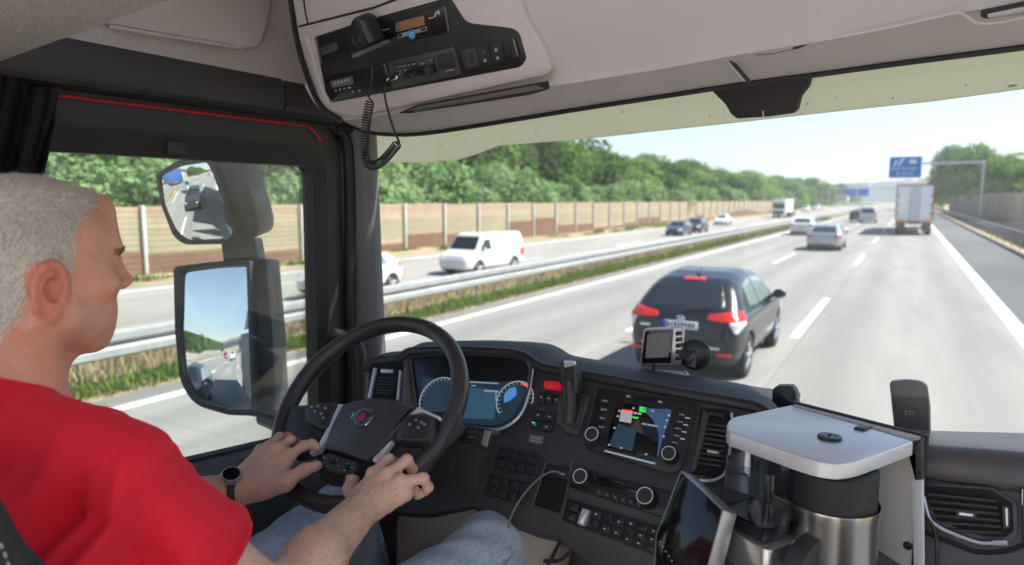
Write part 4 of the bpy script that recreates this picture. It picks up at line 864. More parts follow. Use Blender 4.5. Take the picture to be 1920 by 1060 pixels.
b = MB(); b.poly([M1.p(q, -.05) for q in [(412, 452), (478, 445), (486, 492), (418, 500)]], M1.n, .05, .01); b.tube([M1.p((495, 778), -.06), M1.p((540, 800), -.03), M1.p((600, 830), .10)], [.035, .032, .03], 10); b.obj('bracket', m_hous, mr)

# --- curtain
m_cur = M('black curtain cloth', (.012, .011, .013), .9, noise=(300, .3), bump=(300, .4, .001))
CP = Plane((XD + .045, .7, Z(.1)), (1, -.15, 0)); b = MB(); G = []
for v in np.linspace(0, 1, 18):
    row = []
    for u in np.linspace(0, 1, 60):
        xt = -160 + 272 * u; yt = 128 + 28 * u + (14 * math.sin(u * 9) if v < .02 else 0); xb = -160 + 225 * u - 10 * math.sin(u * 5); yb = 345
        px = (xt + (xb - xt) * v ** 1.3, yt + (yb - yt) * v); off = .020 * math.sin(u * 30 + 1.2 * v + .8 * math.sin(3 * v)) * (.6 + .5 * v) + .012 * math.sin(u * 67 + 3 * v)
        row.append(CP.p(px, off))
    G.append(row)
b.grid(G, .003); tag(b.obj('curtain', m_cur, None, ang=80), 'gathered black curtain hanging at the top of the driver window', 'curtain')
# ================================================================== DASHBOARD
_b, _t = math.radians(3), math.radians(38)
NF = np.array([-math.sin(_b) * math.cos(_t), -math.cos(_b) * math.cos(_t), math.sin(_t)])
FA = Plane(ony((1200, 800), 1.30), NF)
m_dash = M('soft black dash plastic', (.042, .041, .043), .44, noise=(14, .18), rvar=(9, .10), mottled=(5, (.05, .048, .047), .5), bump=(1300, .2, .0006)); m_dash2 = M('satin black fascia', (.024, .024, .026), .33, bump=(1500, .1, .0004)); m_gloss = M('glossy black screen', (.006, .007, .009), .06, spec=.6)
m_btn = M('black button', (.022, .022, .024), .42); m_alu = M('brushed silver trim', (.74, .75, .78), .28, .45); m_lampw = M('white legend', (.42, .42, .42), .5); m_beige = M('beige lower dash', (.34, .29, .245), .6, bump=(900, .15, .0006))
m_knobt = M('dark knob rubber', (.03, .03, .032), .55)
z6 = lambda a, c: (900 + a / 2.523, 640 + c / 2.523)
z5 = lambda a, c: (480 + a / 2.119, 560 + c / 2.119)
zw = lambda a, c: (480 + a / 2.789, 580 + c / 2.789)
dash = empty('dashboard', FA.p((1100, 900)), 'black wrap-around truck dashboard with instrument display, touch screen and rows of switches', 'dashboard')
top = spline([(686, 690), (700, 673), (748, 667), (768, 654), (810, 651), (870, 651), (960, 657), (992, 668), (1020, 684), (1130, 704), (1250, 727), (1370, 748), (1420, 759), (1440, 774), (1447, 792)], 4)
outl = [tuple(q) for q in top] + [(1510, 900), (1480, 1110), (1180, 1110), (1048, 1014), (1000, 1003), (955, 985), (890, 950), (800, 965), (715, 960), (690, 800)]
slab('fascia', outl, FA, 0, .10, m_dash, dash, bev=.004)
tp = [FA.p((q[0], q[1] + 7), -.004) for q in top]; tf = [min(1, max(0, (1455 - q[0]) / 90)) for q in top]
b = MB(); b.tube(tp, .0135, 12); b.obj('padded_lip', M('padded dash lip', (.030, .030, .033), .40, bump=(1100, .2, .0006)), dash)
rws = [tp, [p + np.array([0, .05, .006 * f]) for p, f in zip(tp, tf)], [p + np.array([0, .16, -.012 - .05 * (1 - f)]) for p, f in zip(tp, tf)], [np.array([p[0], 1.60 + .13 * (1 - ((p[0] - CABX) / 1.12) ** 2), Z(-.47)]) for p in tp]]
b = MB(); b.grid(rws, .01); b.obj('top_pad', M('dash top pad', (.03, .032, .036), .6, bump=(900, .2, .0008)), dash)
# instrument cluster
op = rpoly([(764, 672), (800, 662), (870, 660), (955, 664), (990, 672), (999, 690), (990, 745), (966, 788), (930, 806), (860, 800), (782, 790), (770, 730)], [8, 12, 4, 12, 8, 8, 10, 14, 12, 6, 8, 4], 5)
cl = slab('instrument_cluster', op, FA, .003, .02, M('cluster well', (.008, .008, .010), .3), dash, bev=.001)
ring_o = [FA.p(tuple(q), .012) for q in op]; op2 = inset2(op, 7); ring_i = [FA.p(tuple(q), .004) for q in op2]
b = MB(); b.ring(ring_o, ring_i, FA.n, .01); b.obj('cluster_hood', m_dash, cl)
b = MB(); b.poly([FA.p(q, .008) for q in rpoly([(757, 676), (770, 672), (786, 792), (768, 800), (752, 760)], 3)], FA.n, .01, .002); b.obj('cluster_side', M('grey bezel side', (.10, .095, .092), .5), cl)
b = MB(); b.tube([FA.p(q, .014) for q in spline([(1000, 692), (993, 735), (982, 768), (966, 789), (945, 802), (925, 806), (880, 803), (820, 797)], 6)], [.0016] * 6 + [.0032] * 30 + [.002] * 7, 8); b.obj('silver_trim', m_alu, cl)
m_scr = M('instrument display', (.010, .016, .024), .10, emit=((.06, .13, .2), .09), noise=(14, .6)); m_scr2 = M('instrument display bright', (.02, .04, .06), .12, emit=((.08, .26, .6), .35)); m_scrw = M('instrument scale white', (.1, .1, .1), .3, emit=((.5, .65, .8), .17)); m_scrr = M('instrument red mark', (.1, .01, .01), .3, emit=((.9, .05, .03), .9))
b = MB(); b.poly([FA.p(q, .0045) for q in rpoly([(790, 708), (866, 714), (958, 716), (976, 712), (985, 735), (960, 786), (925, 798), (862, 794), (796, 784)], 6)], FA.n, .002); b.obj('display', m_scr, cl)
b = MB(); b.poly([FA.p(q, .0062) for q in [(874, 726), (932, 732), (926, 786), (868, 784)]], FA.n, .001); b.obj('menu_panel', M('menu panel', (.012, .03, .05), .12, emit=((.06, .16, .26), .2)), cl)
b = MB()
for q in [(876, 715, 934, 718, 2.2), (884, 722, 892, 722.6, 2), (908, 731, 935, 733, 3), (929, 735, 931, 735.3, 16)]:
    x0, y0, x1, y1, h = q; b.poly([FA.p(k, .0075) for k in [(x0, y0), (x1, y1), (x1, y1 + h), (x0, y0 + h)]], FA.n, .0006)
b.obj('menu_lettering', m_scrw, cl)
def gauge(cx, cy, r, a0, a1, red):
    c = FA.p((cx, cy), .007); u = FA.p((cx + 1, cy), .007) - c; u /= np.linalg.norm(u); w = np.cross(FA.n, u); R = np.linalg.norm(FA.p((cx, cy - r), .007) - c)
    pt = lambda a, q: c + (u * math.cos(a) + w * math.sin(a)) * R * q
    b = MB(); b.tube([pt(a, 1) for a in np.linspace(a0, a1, 40)], .0016, 6)
    g_ = b.obj('gauge', m_scrw, cl); b = MB()
    for a in np.linspace(a0, a1, 17): b.tube([pt(a, .82), pt(a, .95)], .0007, 4)
    b.obj('tick_marks', m_scrw, g_)
    b = MB(); b.tube([pt(a, .90) for a in np.linspace(*red, 8)], .0018, 6); b.obj('red_zone', m_scrr, g_)
    return pt
pt = gauge(965, 750, 34, math.radians(225), math.radians(-10), (1.3, .9)); b = MB(); b.poly([pt(a, q) for a, q in [(2.7, .72), (2.2, .74), (1.7, .72), (1.4, .3), (3.3, .25), (3.4, .6)]], FA.n, .0006); b.obj('blue_zone', m_scr2, cl)
pt = gauge(822, 746, 36, math.radians(225), math.radians(20), (.6, .5))
# vents
def vent(name, px, n, tl, tr, br, bl, parent=dash, pl=FA, mat=m_btn):
    v = slab(name, rpoly(px, 5), pl, .001, .02, M('vent shadow', (.006, .006, .006), .8), parent, bev=.001)
    for k in range(n):
        t = (k + .5) / n; L = np.array(tl) * (1 - t) + np.array(bl) * t; Rr = np.array(tr) * (1 - t) + np.array(br) * t; hh = np.linalg.norm(np.array(tl) - bl) / n * .30
        b = MB(); b.poly([pl.p(q, .006) for q in [(L[0], L[1] - hh), (Rr[0], Rr[1] - hh), (Rr[0], Rr[1] + hh * .6), (L[0], L[1] + hh * .6)]], pl.n * .8 + np.array([0, 0, .5]), .004, .0012); b.obj('louvre', mat, v)
    return v
v = vent('air_vent', [(706, 686), (748, 688), (744, 748), (698, 745)], 6, (709, 706), (745, 708), (742, 742), (702, 740))
slab('vent_slider', [(714, 692), (736, 693), (735, 699), (713, 698)], FA, .008, .006, m_alu, v, bev=.001)
for q in ([(700, 690), (705, 690), (694, 746), (689, 746)], [(748, 694), (752, 694), (747, 750), (743, 750)]): slab('vent_trim', q, FA, .008, .01, m_alu, v, bev=.0015)
slab('vent_surround', rpoly([(694, 682), (758, 680), (752, 762), (682, 756)], 6), FA, .0, .01, m_dash2, v, bev=.002)
ve = [(1313, 765), (1368, 768), (1370, 800), (1357, 888), (1343, 897), (1296, 888)]
v = vent('air_vent', ve, 9, (1326, 790), (1366, 796), (1353, 880), (1303, 872)); slab('vent_side', rpoly([(1318, 766), (1330, 776), (1306, 880), (1294, 888)], 2), FA, .006, .01, M('vent side plastic', (.055, .045, .04), .5), v, bev=.001)
slab('vent_slider', rpoly([(1330, 771), (1358, 776), (1356, 783), (1329, 778)], 2), FA, .008, .006, m_knobt, v, bev=.001); slab('vent_tab', rpoly([(1326, 843), (1348, 847), (1347, 851), (1325, 847)], 1), FA, .012, .008, m_alu, v, bev=.001)
b = MB(); b.tube([FA.p(q, .012) for q in spline([(1372, 775), (1373, 808), (1368, 850), (1362, 882), (1350, 896), (1330, 902), (1312, 900)], 6)], .0028, 8); b.obj('silver_trim', m_alu, v)
# hazard switch, button columns, brake lever, sticker
hz = slab('hazard_switch', rpoly([(1020, 713), (1050, 716), (1051, 730), (1018, 727)], 6), FA, .010, .012, M('hazard red', (.52, .012, .02), .28, emit=((.8, .02, .03), .12)), dash, bev=.002)
b = MB(); b.tube([FA.p(q, .0105) for q in [(1030, 726), (1036, 717), (1041, 727)]], .0006, 4, closed=True); b.obj('triangle_mark', M('pale red mark', (.8, .35, .35), .4), hz)
for q in ([(1010, 733), (1022, 735), (1020, 757), (1006, 754)], [(1024, 735), (1036, 737), (1034, 759), (1021, 757)], [(1038, 738), (1050, 740), (1046, 761), (1036, 760)], [(1001, 768), (1020, 771), (1017, 788), (997, 785)], [(1022, 772), (1042, 775), (1039, 791), (1018, 788)], [(995, 788), (1014, 790), (1010, 805), (991, 802)], [(1016, 791), (1037, 794), (1033, 811), (1012, 806)]):
    o = slab('push_button', rpoly(q, 2), FA, .006, .008, m_btn, dash, bev=.0015); c_ = np.mean(q, 0)
    slab('legend', [(c_[0] - 2.5, c_[1] - 1.5), (c_[0] + 2, c_[1] - 1), (c_[0] + 2, c_[1] + 1.5), (c_[0] - 2.5, c_[1] + 1)], FA, .0064, .0006, m_lampw, o, bev=0)
slab('green_lamp', [(997, 791), (1003, 792), (1003, 794), (997, 793)], FA, .0066, .0006, M('green lamp', (.02, .25, .08), .3, emit=((.05, .8, .25), .5)), dash, bev=0)
lg = slab('lever_gate', rpoly([(1046, 742), (1085, 733), (1104, 740), (1102, 760), (1083, 816), (1062, 812), (1040, 790), (1044, 762)], 5), FA, .014, .02, M('lever gate grey', (.06, .058, .058), .42), dash, bev=.006)
slab('gate_face', rpoly([(1078, 750), (1098, 744), (1092, 770), (1080, 806), (1066, 796), (1070, 770)], 5), FA, .020, .01, m_trim, lg, bev=.004)
b = MB(); b.tube([FA.p(q, o_) for q, o_ in [((1068, 790), .012), ((1070, 750), .035), ((1066, 715), .055)]], [.020, .016, .0125], 12); b.obj('lever_stem', m_btn, lg)
b = MB(); LP = Plane(FA.p((1066, 715), .062), (-.1, -.9, .1)); b.poly([LP.p(q) for q in rpoly([(1046, 680), (1056, 674), (1078, 676), (1081, 700), (1082, 742), (1060, 748), (1052, 716)], [4, 4, 6, 4, 6, 6, 4])], LP.n, .022, .006); b.obj('lever_grip', m_btn, lg)
b = MB(); b.poly([LP.p(q, .001) for q in rpoly([(1056, 676), (1077, 677), (1079, 685), (1058, 690)], 3)], LP.n, .004, .001); b.obj('lever_cap', m_alu, lg)
st = slab('sticker', rpoly([(993, 814), (1019, 818), (1017, 834), (991, 830)], 1), FA, .0015, .001, M('grey sticker', (.14, .15, .17), .4), dash, bev=0)
b = MB()
for k in range(2):
    for j in range(4): b.poly([FA.p((996 + j * 5 - k, 819 + k * 6 + j * .7), .003), FA.p((999.5 + j * 5 - k, 819.6 + k * 6 + j * .7), .003), FA.p((999.2 + j * 5 - k, 822 + k * 6 + j * .7), .003), FA.p((995.8 + j * 5 - k, 821.5 + k * 6 + j * .7), .003)], FA.n, .0005)
b.obj('sticker_lettering', m_lampw, st)
# touch screen unit
iu = slab('infotainment_unit', rpoly([z6(562, 220), z6(1026, 292), z6(985, 490), z6(950, 612), z6(890, 628), z6(510, 508), z6(498, 470)], [6, 6, 3, 14, 8, 8, 4]), FA, .007, .012, m_dash2, dash, bev=.003)
b = MB(); b.tube([FA.p(tuple(q), .008) for q in rpoly([z6(556, 214), z6(1032, 288), z6(990, 490), z6(955, 618), z6(890, 634), z6(505, 512), z6(492, 470)], [6, 6, 3, 14, 8, 8, 4])], .0012, 6, closed=True); b.obj('unit_edge', m_trim, iu)
sc_ = slab('touch_screen', rpoly([z6(650, 283), z6(910, 328), z6(835, 562), z6(590, 500)], 3), FA, .0085, .003, m_gloss, iu, bev=.0006)
m_ui = M('screen picture blue', (.02, .03, .06), .08, emit=((.06, .12, .26), .22)); m_uig = M('screen picture green', (.0, .1, .0), .1, emit=((.03, .7, .05), .45)); m_uiw = M('screen picture white', (.1, .1, .1), .1, emit=((.6, .62, .62), .2)); m_uik = M('screen picture dark', (.01, .02, .03), .08, emit=((.03, .06, .08), .2))
def pane(px, mat, nm, off=.0092, par=sc_): slab(nm, px, FA, off, .0005, mat, par, bev=0)
pane([z6(q[0], q[1]) for q in spline([(770, 318), (815, 370), (845, 440), (838, 555), (868, 450), (905, 332), (840, 320)], 4, True)], m_ui, 'map_area'); pane([z6(655, 390), z6(740, 420), z6(720, 520), z6(606, 495)], m_uik, 'map_shade')
pane([z6(755, 308), z6(786, 313), z6(784, 338), z6(753, 333)], m_uig, 'green_tile'); pane([z6(668, 325), z6(722, 332), z6(714, 388), z6(658, 378)], m_uiw, 'station_tile'); pane([z6(672, 322), z6(722, 329), z6(721, 338), z6(671, 331)], m_scrr, 'tile_band', .0098)
b = MB()
def tx(x, y, w, h, sl=.17): b.poly([FA.p(q, .0098) for q in [z6(x, y), z6(x + w, y + w * sl), z6(x + w - h * .3, y + w * sl + h), z6(x - h * .3, y + h)]], FA.n, .0004)
for k, w in enumerate((9, 6, 9, 7)): tx(728 + k * 10, 334 + k * 1.6, w, 9)
for k, w in enumerate((9, 8, 5, 9, 9, 7, 9, 6, 8)): tx(768 + k * 8.6, 386 + k * 1.5, w * .75, 8)
for (x, y) in ((655, 325), (648, 350), (632, 405), (722, 312), (812, 325), (890, 345), (880, 370), (872, 400), (865, 445), (606, 485), (664, 500), (782, 530)): tx(x, y, 10, 8)
b.obj('screen_lettering', m_uiw, sc_)
b = MB(); tx(722, 355, 28, 8); b.obj('green_lettering', m_uig, sc_)
pane([z6(590, 514), z6(830, 575), z6(826, 584), z6(588, 522)], m_scrw, 'progress_line', .0085, iu)
for k in range(4):
    q = [(572 - k * 5, 262 + k * 41), (622 - k * 6, 268 + k * 42), (612 - k * 6, 298 + k * 41), (564 - k * 5, 290 + k * 41)]; o = slab('side_key', rpoly([z6(*p) for p in q], 2), FA, .010, .005, m_btn, iu, bev=.0012)
    b = MB(); cx, cy = np.mean(q, 0)
    for j in range(3): b.poly([FA.p(z6(cx - 14 + j * 9, cy - 3 + j), .0106), FA.p(z6(cx - 8 + j * 9, cy - 2 + j), .0106), FA.p(z6(cx - 9 + j * 9, cy + 5 + j), .0106), FA.p(z6(cx - 15 + j * 9, cy + 4 + j), .0106)], FA.n, .0004)
    b.obj('legend', m_lampw, o)
for k in range(5):
    q = [(937 - k * 8, 330 + k * 33), (1000 - k * 8, 342 + k * 33), (992 - k * 8, 366 + k * 33), (930 - k * 8, 354 + k * 33)]; o = slab('side_key', rpoly([z6(*p) for p in q], 2), FA, .010, .005, m_btn, iu, bev=.0012)
    b = MB(); cx, cy = np.mean(q, 0)
    for j in range(3): b.poly([FA.p(z6(cx - 22 + j * 9, cy - 6 + j * 2), .0106), FA.p(z6(cx - 16 + j * 9, cy - 5 + j * 2), .0106), FA.p(z6(cx - 17 + j * 9, cy + 1 + j * 2), .0106), FA.p(z6(cx - 23 + j * 9, cy + 0 + j * 2), .0106)], FA.n, .0004)
    b.obj('legend', m_lampw, o)
    if k < 4: slab('key_light', [z6(cx + 6, cy + 10), z6(cx + 28, cy + 14), z6(cx + 27, cy + 20), z6(cx + 5, cy + 16)], FA, .0108, .0005, m_scrw, o, bev=0)
slab('disc_slot', rpoly([z6(725, 258), z6(832, 276), z6(830, 284), z6(723, 266)], 1), FA, .0085, .003, M('slot black', (.003, .003, .003), .8), iu, bev=0)
for x, y in ((692, 254), (842, 280)): slab('slot_mark', [z6(x, y), z6(x + 20, y + 4), z6(x + 19, y + 13), z6(x - 1, y + 9)], FA, .0085, .0008, m_lampw, iu, bev=0)
def knob(cx, cy, rpx, hgt, par, nm='rotary_knob', face=m_btn, ringm=m_alu, base=FA):
    c = base.p((cx, cy), .006); R = rpx * np.linalg.norm(c - O0) / F; b = MB(); b.lathe([(R * 1.08, 0), (R * 1.08, hgt * .15), (R * .98, hgt * .25), (R * .93, hgt * .93), (R * .86, hgt)], c, base.n, 32); o = b.obj(nm, m_knobt, par)
    b = MB(); b.lathe([(R * .92, hgt * .9), (R * .92, hgt * 1.01), (R * .80, hgt * 1.01), (R * .80, hgt * .9)], c, base.n, 32); b.obj('knob_ring', ringm, o)
    b = MB(); b.lathe([(R * .80, hgt * .9), (R * .80, hgt * .97), (0, hgt * .985)], c, base.n, 32); b.obj('knob_face', face, o); return o
knob(1116, 821, 14, .022, iu); knob(1259, 857, 14, .022, iu)
# two blanked switch panels, pocket, climate unit, lower switch panel
for q, n in (([(935, 838), (1013, 853), (1003, 895), (923, 877)], 4), ([(917, 890), (1000, 906), (985, 949), (906, 928)], 4)):
    sp_l = slab('switch_panel', rpoly(q, 4), FA, .004, .008, m_dash2, dash, bev=.002)
    b = MB(); b.tube([FA.p(tuple(p), .005) for p in rpoly(q, 4)], .0012, 6, closed=True); b.obj('panel_edge', m_trim, sp_l)
    for i in range(n):
        for j in range(2): slab('blank_button', rpoly(quadgrid(inset2(q, 3), n, 2, i, j), 1.5), FA, .0075, .005, m_btn, sp_l, bev=.0015)
    u = np.array(q[3]) * .5 + np.array(q[0]) * .5; w = np.array(q[2]) * .5 + np.array(q[1]) * .5; slab('slot_bar', [tuple(u * .8 + w * .2 - 1.2), tuple(u * .45 + w * .55 - 1.2), tuple(u * .45 + w * .55 + 1.5), tuple(u * .8 + w * .2 + 1.5)], FA, .011, .003, m_dash, sp_l, bev=.001)
pk_ = slab('open_pocket', rpoly([z6(318, 580), z6(432, 600), z6(376, 815), z6(255, 775)], 3), FA, .001, .002, M('painted pocket darkness', (.006, .006, .006), .9), dash, bev=0)  # flat sheet; the darkness inside the pocket is painted near-black
slab('socket_bar', rpoly([z6(318, 582), z6(430, 602), z6(412, 655), z6(300, 632)], 2), FA, .005, .006, m_btn, pk_, bev=.0015); slab('usb_socket', [z6(378, 620), z6(400, 625), z6(398, 635), z6(376, 630)], FA, .006, .001, m_lampw, pk_, bev=0)
for q in (((438, 562), (388, 842)), ((312, 576), (248, 782))): b = MB(); b.tube([FA.p(z6(*p), .006) for p in q], .0013, 6); b.obj('edge_strip', M('grey edge strip', (.20, .20, .21), .35, .6), pk_)
cu = slab('climate_unit', rpoly([z6(455, 592), z6(915, 712), z6(885, 838), z6(418, 690)], 4), FA, .004, .008, m_dash2, dash, bev=.002)
slab('climate_display', rpoly([z6(552, 632), z6(782, 690), z6(772, 730), z6(545, 672)], 2), FA, .0065, .003, m_gloss, cu, bev=.001)
knob(1095, 900, 14.5, .024, cu, face=M('green ring knob', (.02, .03, .025), .4)); knob(1216, 937, 16.5, .026, cu)
for k in range(6):
    q = quadgrid([z6(548, 690), z6(775, 756), z6(766, 800), z6(538, 728)], 6, 1, k, 0); o = slab('mode_key', rpoly(q, 1), FA, .0075, .004, m_btn, cu, bev=.0012); c_ = np.mean(q, 0); b = MB(); b.tube([FA.p((c_[0] - 3, c_[1] - 3), .0085), FA.p((c_[0] + 1, c_[1]), .0085), FA.p((c_[0] - 1, c_[1] + 4), .0085)], .0006, 4); b.obj('legend', m_lampw, o)
lq = [z6(415, 742), z6(862, 880), z6(832, 1015), z6(385, 845)]
ls = slab('lower_switch_panel', rpoly(lq, 4), FA, .004, .008, m_dash2, dash, bev=.002); b = MB(); b.tube([FA.p(tuple(p), .005) for p in rpoly(lq, 4)], .0011, 6, closed=True); b.obj('panel_edge', m_trim, ls)
L2 = inset2(lq, 3)
for i in range(8):
    if i == 1: continue
    for j in range(2 if i < 5 else 3):
        q = quadgrid(L2, 8, 2 if i < 5 else 3, i, j); o = slab('push_button', rpoly(q, 1.5), FA, .008, .005, m_btn, ls, bev=.0015); c_ = np.mean(q, 0)
        if (i + j) % 3 and i: slab('legend', [(c_[0] - 2.5, c_[1] - 2), (c_[0] + 2, c_[1] - 1), (c_[0] + 1.5, c_[1] + 2.5), (c_[0] - 3, c_[1] + 1.5)], FA, .0084, .0005, m_lampw, o, bev=0)
tg = slab('toggle_base', rpoly([z6(470, 780), z6(535, 800), z6(515, 880), z6(450, 860)], 3), FA, .010, .006, m_btn, ls, bev=.002); slab('toggle_lever', rpoly([z6(482, 788), z6(516, 796), z6(488, 872), z6(456, 862)], 3), FA, .022, .012, m_alu, ls, bev=.003)
# knee panel, beige lower panel, column shroud
KN = Plane(FA.p((800, 900), -.01), (-.1, -.95, .10)); slab('knee_panel', rpoly([(706, 800), (770, 792), (880, 820), (900, 856), (886, 952), (830, 966), (760, 960), (720, 930)], 12), KN, 0, .08, m_dash, dash, bev=.006)
b = MB(); b.tube([KN.p(q, .001) for q in spline([(850, 862), (832, 915), (818, 945), (800, 952), (765, 950)], 6)], .002, 6); b.obj('knee_seam', m_trim, dash)
BL = Plane(FA.p((950, 990), -.02), (-.05, -.9, .4)); slab('beige_panel', rpoly([(745, 955), (800, 962), (884, 952), (958, 986), (1040, 1006), (1052, 1022), (1020, 1130), (740, 1130)], 6), BL, 0, .06, m_beige, dash, bev=.004)
slab('footwell', [(1000, 1010), (1500, 1010), (1560, 1250), (700, 1250), (740, 990)], Plane(FA.p((1100, 1040), -.10), (0, -1, .3)), 0, .02, m_dash, dash)
for p_ in ([(1052, 1012), (1030, 1055), (1020, 1075)], [(1075, 1030), (1050, 1050), (1020, 1052)]): b = MB(); b.tube([BL.p(q, .02) for q in spline(p_, 6)], .004, 6); b.obj('hose', m_btn, dash)
# passenger side of the dash
m_pd = M('satin grey brown dash', (.115, .10, .10), .42, noise=(7, .06), bump=(1300, .2, .0006))
def prow(a, Y, n=9, x1=2150): return [ony(q, Y) for q in spline(a, n)]
pr = [prow([(1470, 800), (1735, 816), (1925, 822), (2150, 832)], 1.66), prow([(1470, 812), (1735, 828), (1925, 842), (2150, 860)], 1.46), prow([(1470, 822), (1735, 840), (1925, 856), (2150, 876)], 1.385), prow([(1470, 838), (1735, 858), (1925, 880), (2150, 902)], 1.352), prow([(1470, 862), (1735, 886), (1925, 912), (2150, 938)], 1.345), prow([(1470, 866), (1735, 892), (1925, 918), (2150, 945)], 1.358)]
b = MB(); b.grid([spline(list(c), 4) for c in zip(*pr)], .01); b.obj('passenger_pad', m_pd, dash, ang=60)
pr2 = [prow([(1470, 868), (1735, 894), (1925, 920), (2150, 947)], 1.362), prow([(1470, 872), (1735, 898), (1925, 925), (2150, 952)], 1.342), prow([(1470, 990), (1735, 1020), (1925, 1040), (2150, 1070)], 1.30), prow([(1470, 1150), (1735, 1180), (1925, 1200), (2150, 1230)], 1.20)]
b = MB(); b.grid(pr2, .01); b.obj('passenger_panel', m_pd, dash)
PP = Plane(ony((1820, 960), 1.318), (0, -.94, .30))
zr = lambda a, c: (1640 + a / 2.864, 690 + c / 2.864)
vo = rpoly([zr(262, 612), zr(640, 640), zr(765, 720), zr(772, 900), zr(715, 945), zr(560, 950), zr(300, 840), zr(264, 690)], [4, 10, 10, 10, 8, 12, 8, 6], 5)
vv = slab('air_vent', vo, PP, .006, .02, M('vent frame grey', (.07, .062, .062), .38), dash, bev=.003)
vi = rpoly([zr(280, 632), zr(625, 655), zr(740, 725), zr(748, 880), zr(700, 910), zr(570, 905), zr(330, 815), zr(284, 700)], 6, 4)
slab('vent_shadow', vi, PP, .0075, .002, M('vent shadow', (.006, .006, .006), .8), vv, bev=0)
for k in range(6):
    y0 = 668 + k * 38; xl = 284 + 10 * k; xr = 655 + 6 * min(k, 4); dy = 24
    b = MB(); q = [zr(xl, y0), zr(xr, y0 + 40 - k * 4), zr(xr, y0 + 40 - k * 4 + dy * .55), zr(xl, y0 + dy * .55)]; b.poly([PP.p(p, .013) for p in q], np.array([0, -.7, .7]), .004, .0012); b.obj('louvre', m_trim, vv)
tb = slab('vent_tab', rpoly([zr(430, 755), zr(548, 770), zr(546, 808), zr(440, 798)], 3), PP, .020, .008, m_trim, vv, bev=.002); slab('tab_insert', rpoly([zr(455, 775), zr(530, 785), zr(528, 800), zr(452, 790)], 2), PP, .0215, .002, m_alu, tb, bev=.0006)
slab('vent_slider', rpoly([zr(682, 735), zr(728, 745), zr(726, 860), zr(690, 870)], 5), PP, .013, .006, m_trim, vv, bev=.002); slab('slider_insert', rpoly([zr(700, 750), zr(716, 754), zr(716, 850), zr(706, 852)], 2), PP, .0145, .002, m_alu, vv, bev=.0006)
b = MB(); b.tube([PP.p(q, .012) for q in spline([zr(262, 690), zr(280, 770), zr(310, 830), zr(420, 890), zr(560, 938), zr(640, 940), zr(712, 938)], 6)], [.003] * 30 + [.0045] * 7, 8); b.obj('silver_trim', m_alu, vv)
b = MB(); b.tube([PP.p(q, .004) for q in spline([zr(262, 880), zr(480, 965), zr(560, 990), zr(700, 985), zr(802, 950)], 6)], .004, 6); b.obj('panel_seam', m_seal, dash)
slab('edge_block', [zr(792, 650), zr(830, 650), zr(830, 960), zr(800, 960)], PP, .006, .01, m_dash2, dash, bev=.001); slab('edge_chrome', [zr(790, 652), zr(798, 652), zr(796, 740), zr(790, 740)], PP, .008, .004, m_alu, dash, bev=.001)
# sensor housings standing on the dash top
m_sens = M('taupe sensor housing', (.20, .18, .175), .5)
def pod(label, px, Y, th, mat):
    pl_ = Plane(ony(px[0], Y), (0, -1, .12)); o = slab('sensor_housing', px, pl_, 0, th, mat, None, bev=.006); tag(o, label, 'sensor housing'); return o, pl_
o, pl_ = pod('tall taupe sensor housing standing on the dash against the windscreen', rpoly([(1668, 722), (1672, 716), (1700, 713), (1728, 716), (1740, 724), (1745, 760), (1746, 815), (1677, 810)], [3, 6, 8, 8, 5, 4, 4, 4]), 1.52, .03, m_sens)
slab('dark_face', rpoly([(1671, 744), (1741, 745), (1743, 806), (1679, 804)], 2), pl_, .0015, .003, M('dark taupe', (.105, .092, .09), .45), o, bev=.001)
b = MB(); b.poly([pl_.p(q, .003) for q in [(1697, 769), (1700, 769), (1700, 780), (1697, 780)]], pl_.n, .001); b.poly([pl_.p(q, .003) for q in [(1702, 771), (1716, 771), (1716, 773), (1702, 773)]], pl_.n, .001); b.poly([pl_.p(q, .003) for q in [(1702, 776), (1716, 776), (1716, 778), (1702, 778)]], pl_.n, .001); b.poly([pl_.p(q, .003) for q in [(1686, 806), (1736, 808), (1736, 811), (1686, 810)]], pl_.n, .001); b.obj('marking', M('grey legend', (.25, .24, .24), .5), o)
pod('small black sensor housing on the dash top behind the coffee machine lid', rpoly([(1447, 768), (1447, 732), (1455, 724), (1484, 724), (1492, 732), (1497, 770)], 6), 1.50, .04, m_btn)

# ================================================================== STEERING WHEEL
WA = math.radians(44.6); NW = np.array([0, -math.cos(WA), math.sin(WA)]); UP = np.array([0, math.sin(WA), math.cos(WA)]); XR = np.array([1., 0, 0])
W0 = np.array([-.943, 1.0345, Z(-.4237)]); WP_ = Plane(W0, NW); RW = .2085
m_leather = M('black leather', (.042, .038, .037), .36, noise=(30, .1), bump=(380, .25, .0008)); m_pad = M('steering pad grey black', (.052, .052, .058), .42, bump=(1400, .2, .0005))
sw_ = empty('steering_wheel', W0, 'black leather steering wheel with silver spokes and crest emblem, held by the driver', 'steering wheel')
b = MB(); N = 96; n = 14; V = []
for i in range(N):
    a = 2 * PI * i / N; d = XR * math.cos(a) + UP * math.sin(a)
    bul = 1 + .10 * math.exp(-((((a - math.radians(20) + PI) % (2 * PI)) - PI) / .25) ** 2) + .10 * math.exp(-((((a - math.radians(160) + PI) % (2 * PI)) - PI) / .25) ** 2)
    for j in range(n): q = 2 * PI * j / n; V.append(W0 + d * (RW + .0172 * math.cos(q) * bul) + NW * .0195 * math.sin(q) * bul)
b.add(V, [(i * n + j, i * n + (j + 1) % n, ((i + 1) % N) * n + (j + 1) % n, ((i + 1) % N) * n + j) for i in range(N) for j in range(n)]); rim = b.obj('rim', m_leather, sw_)
b = MB()
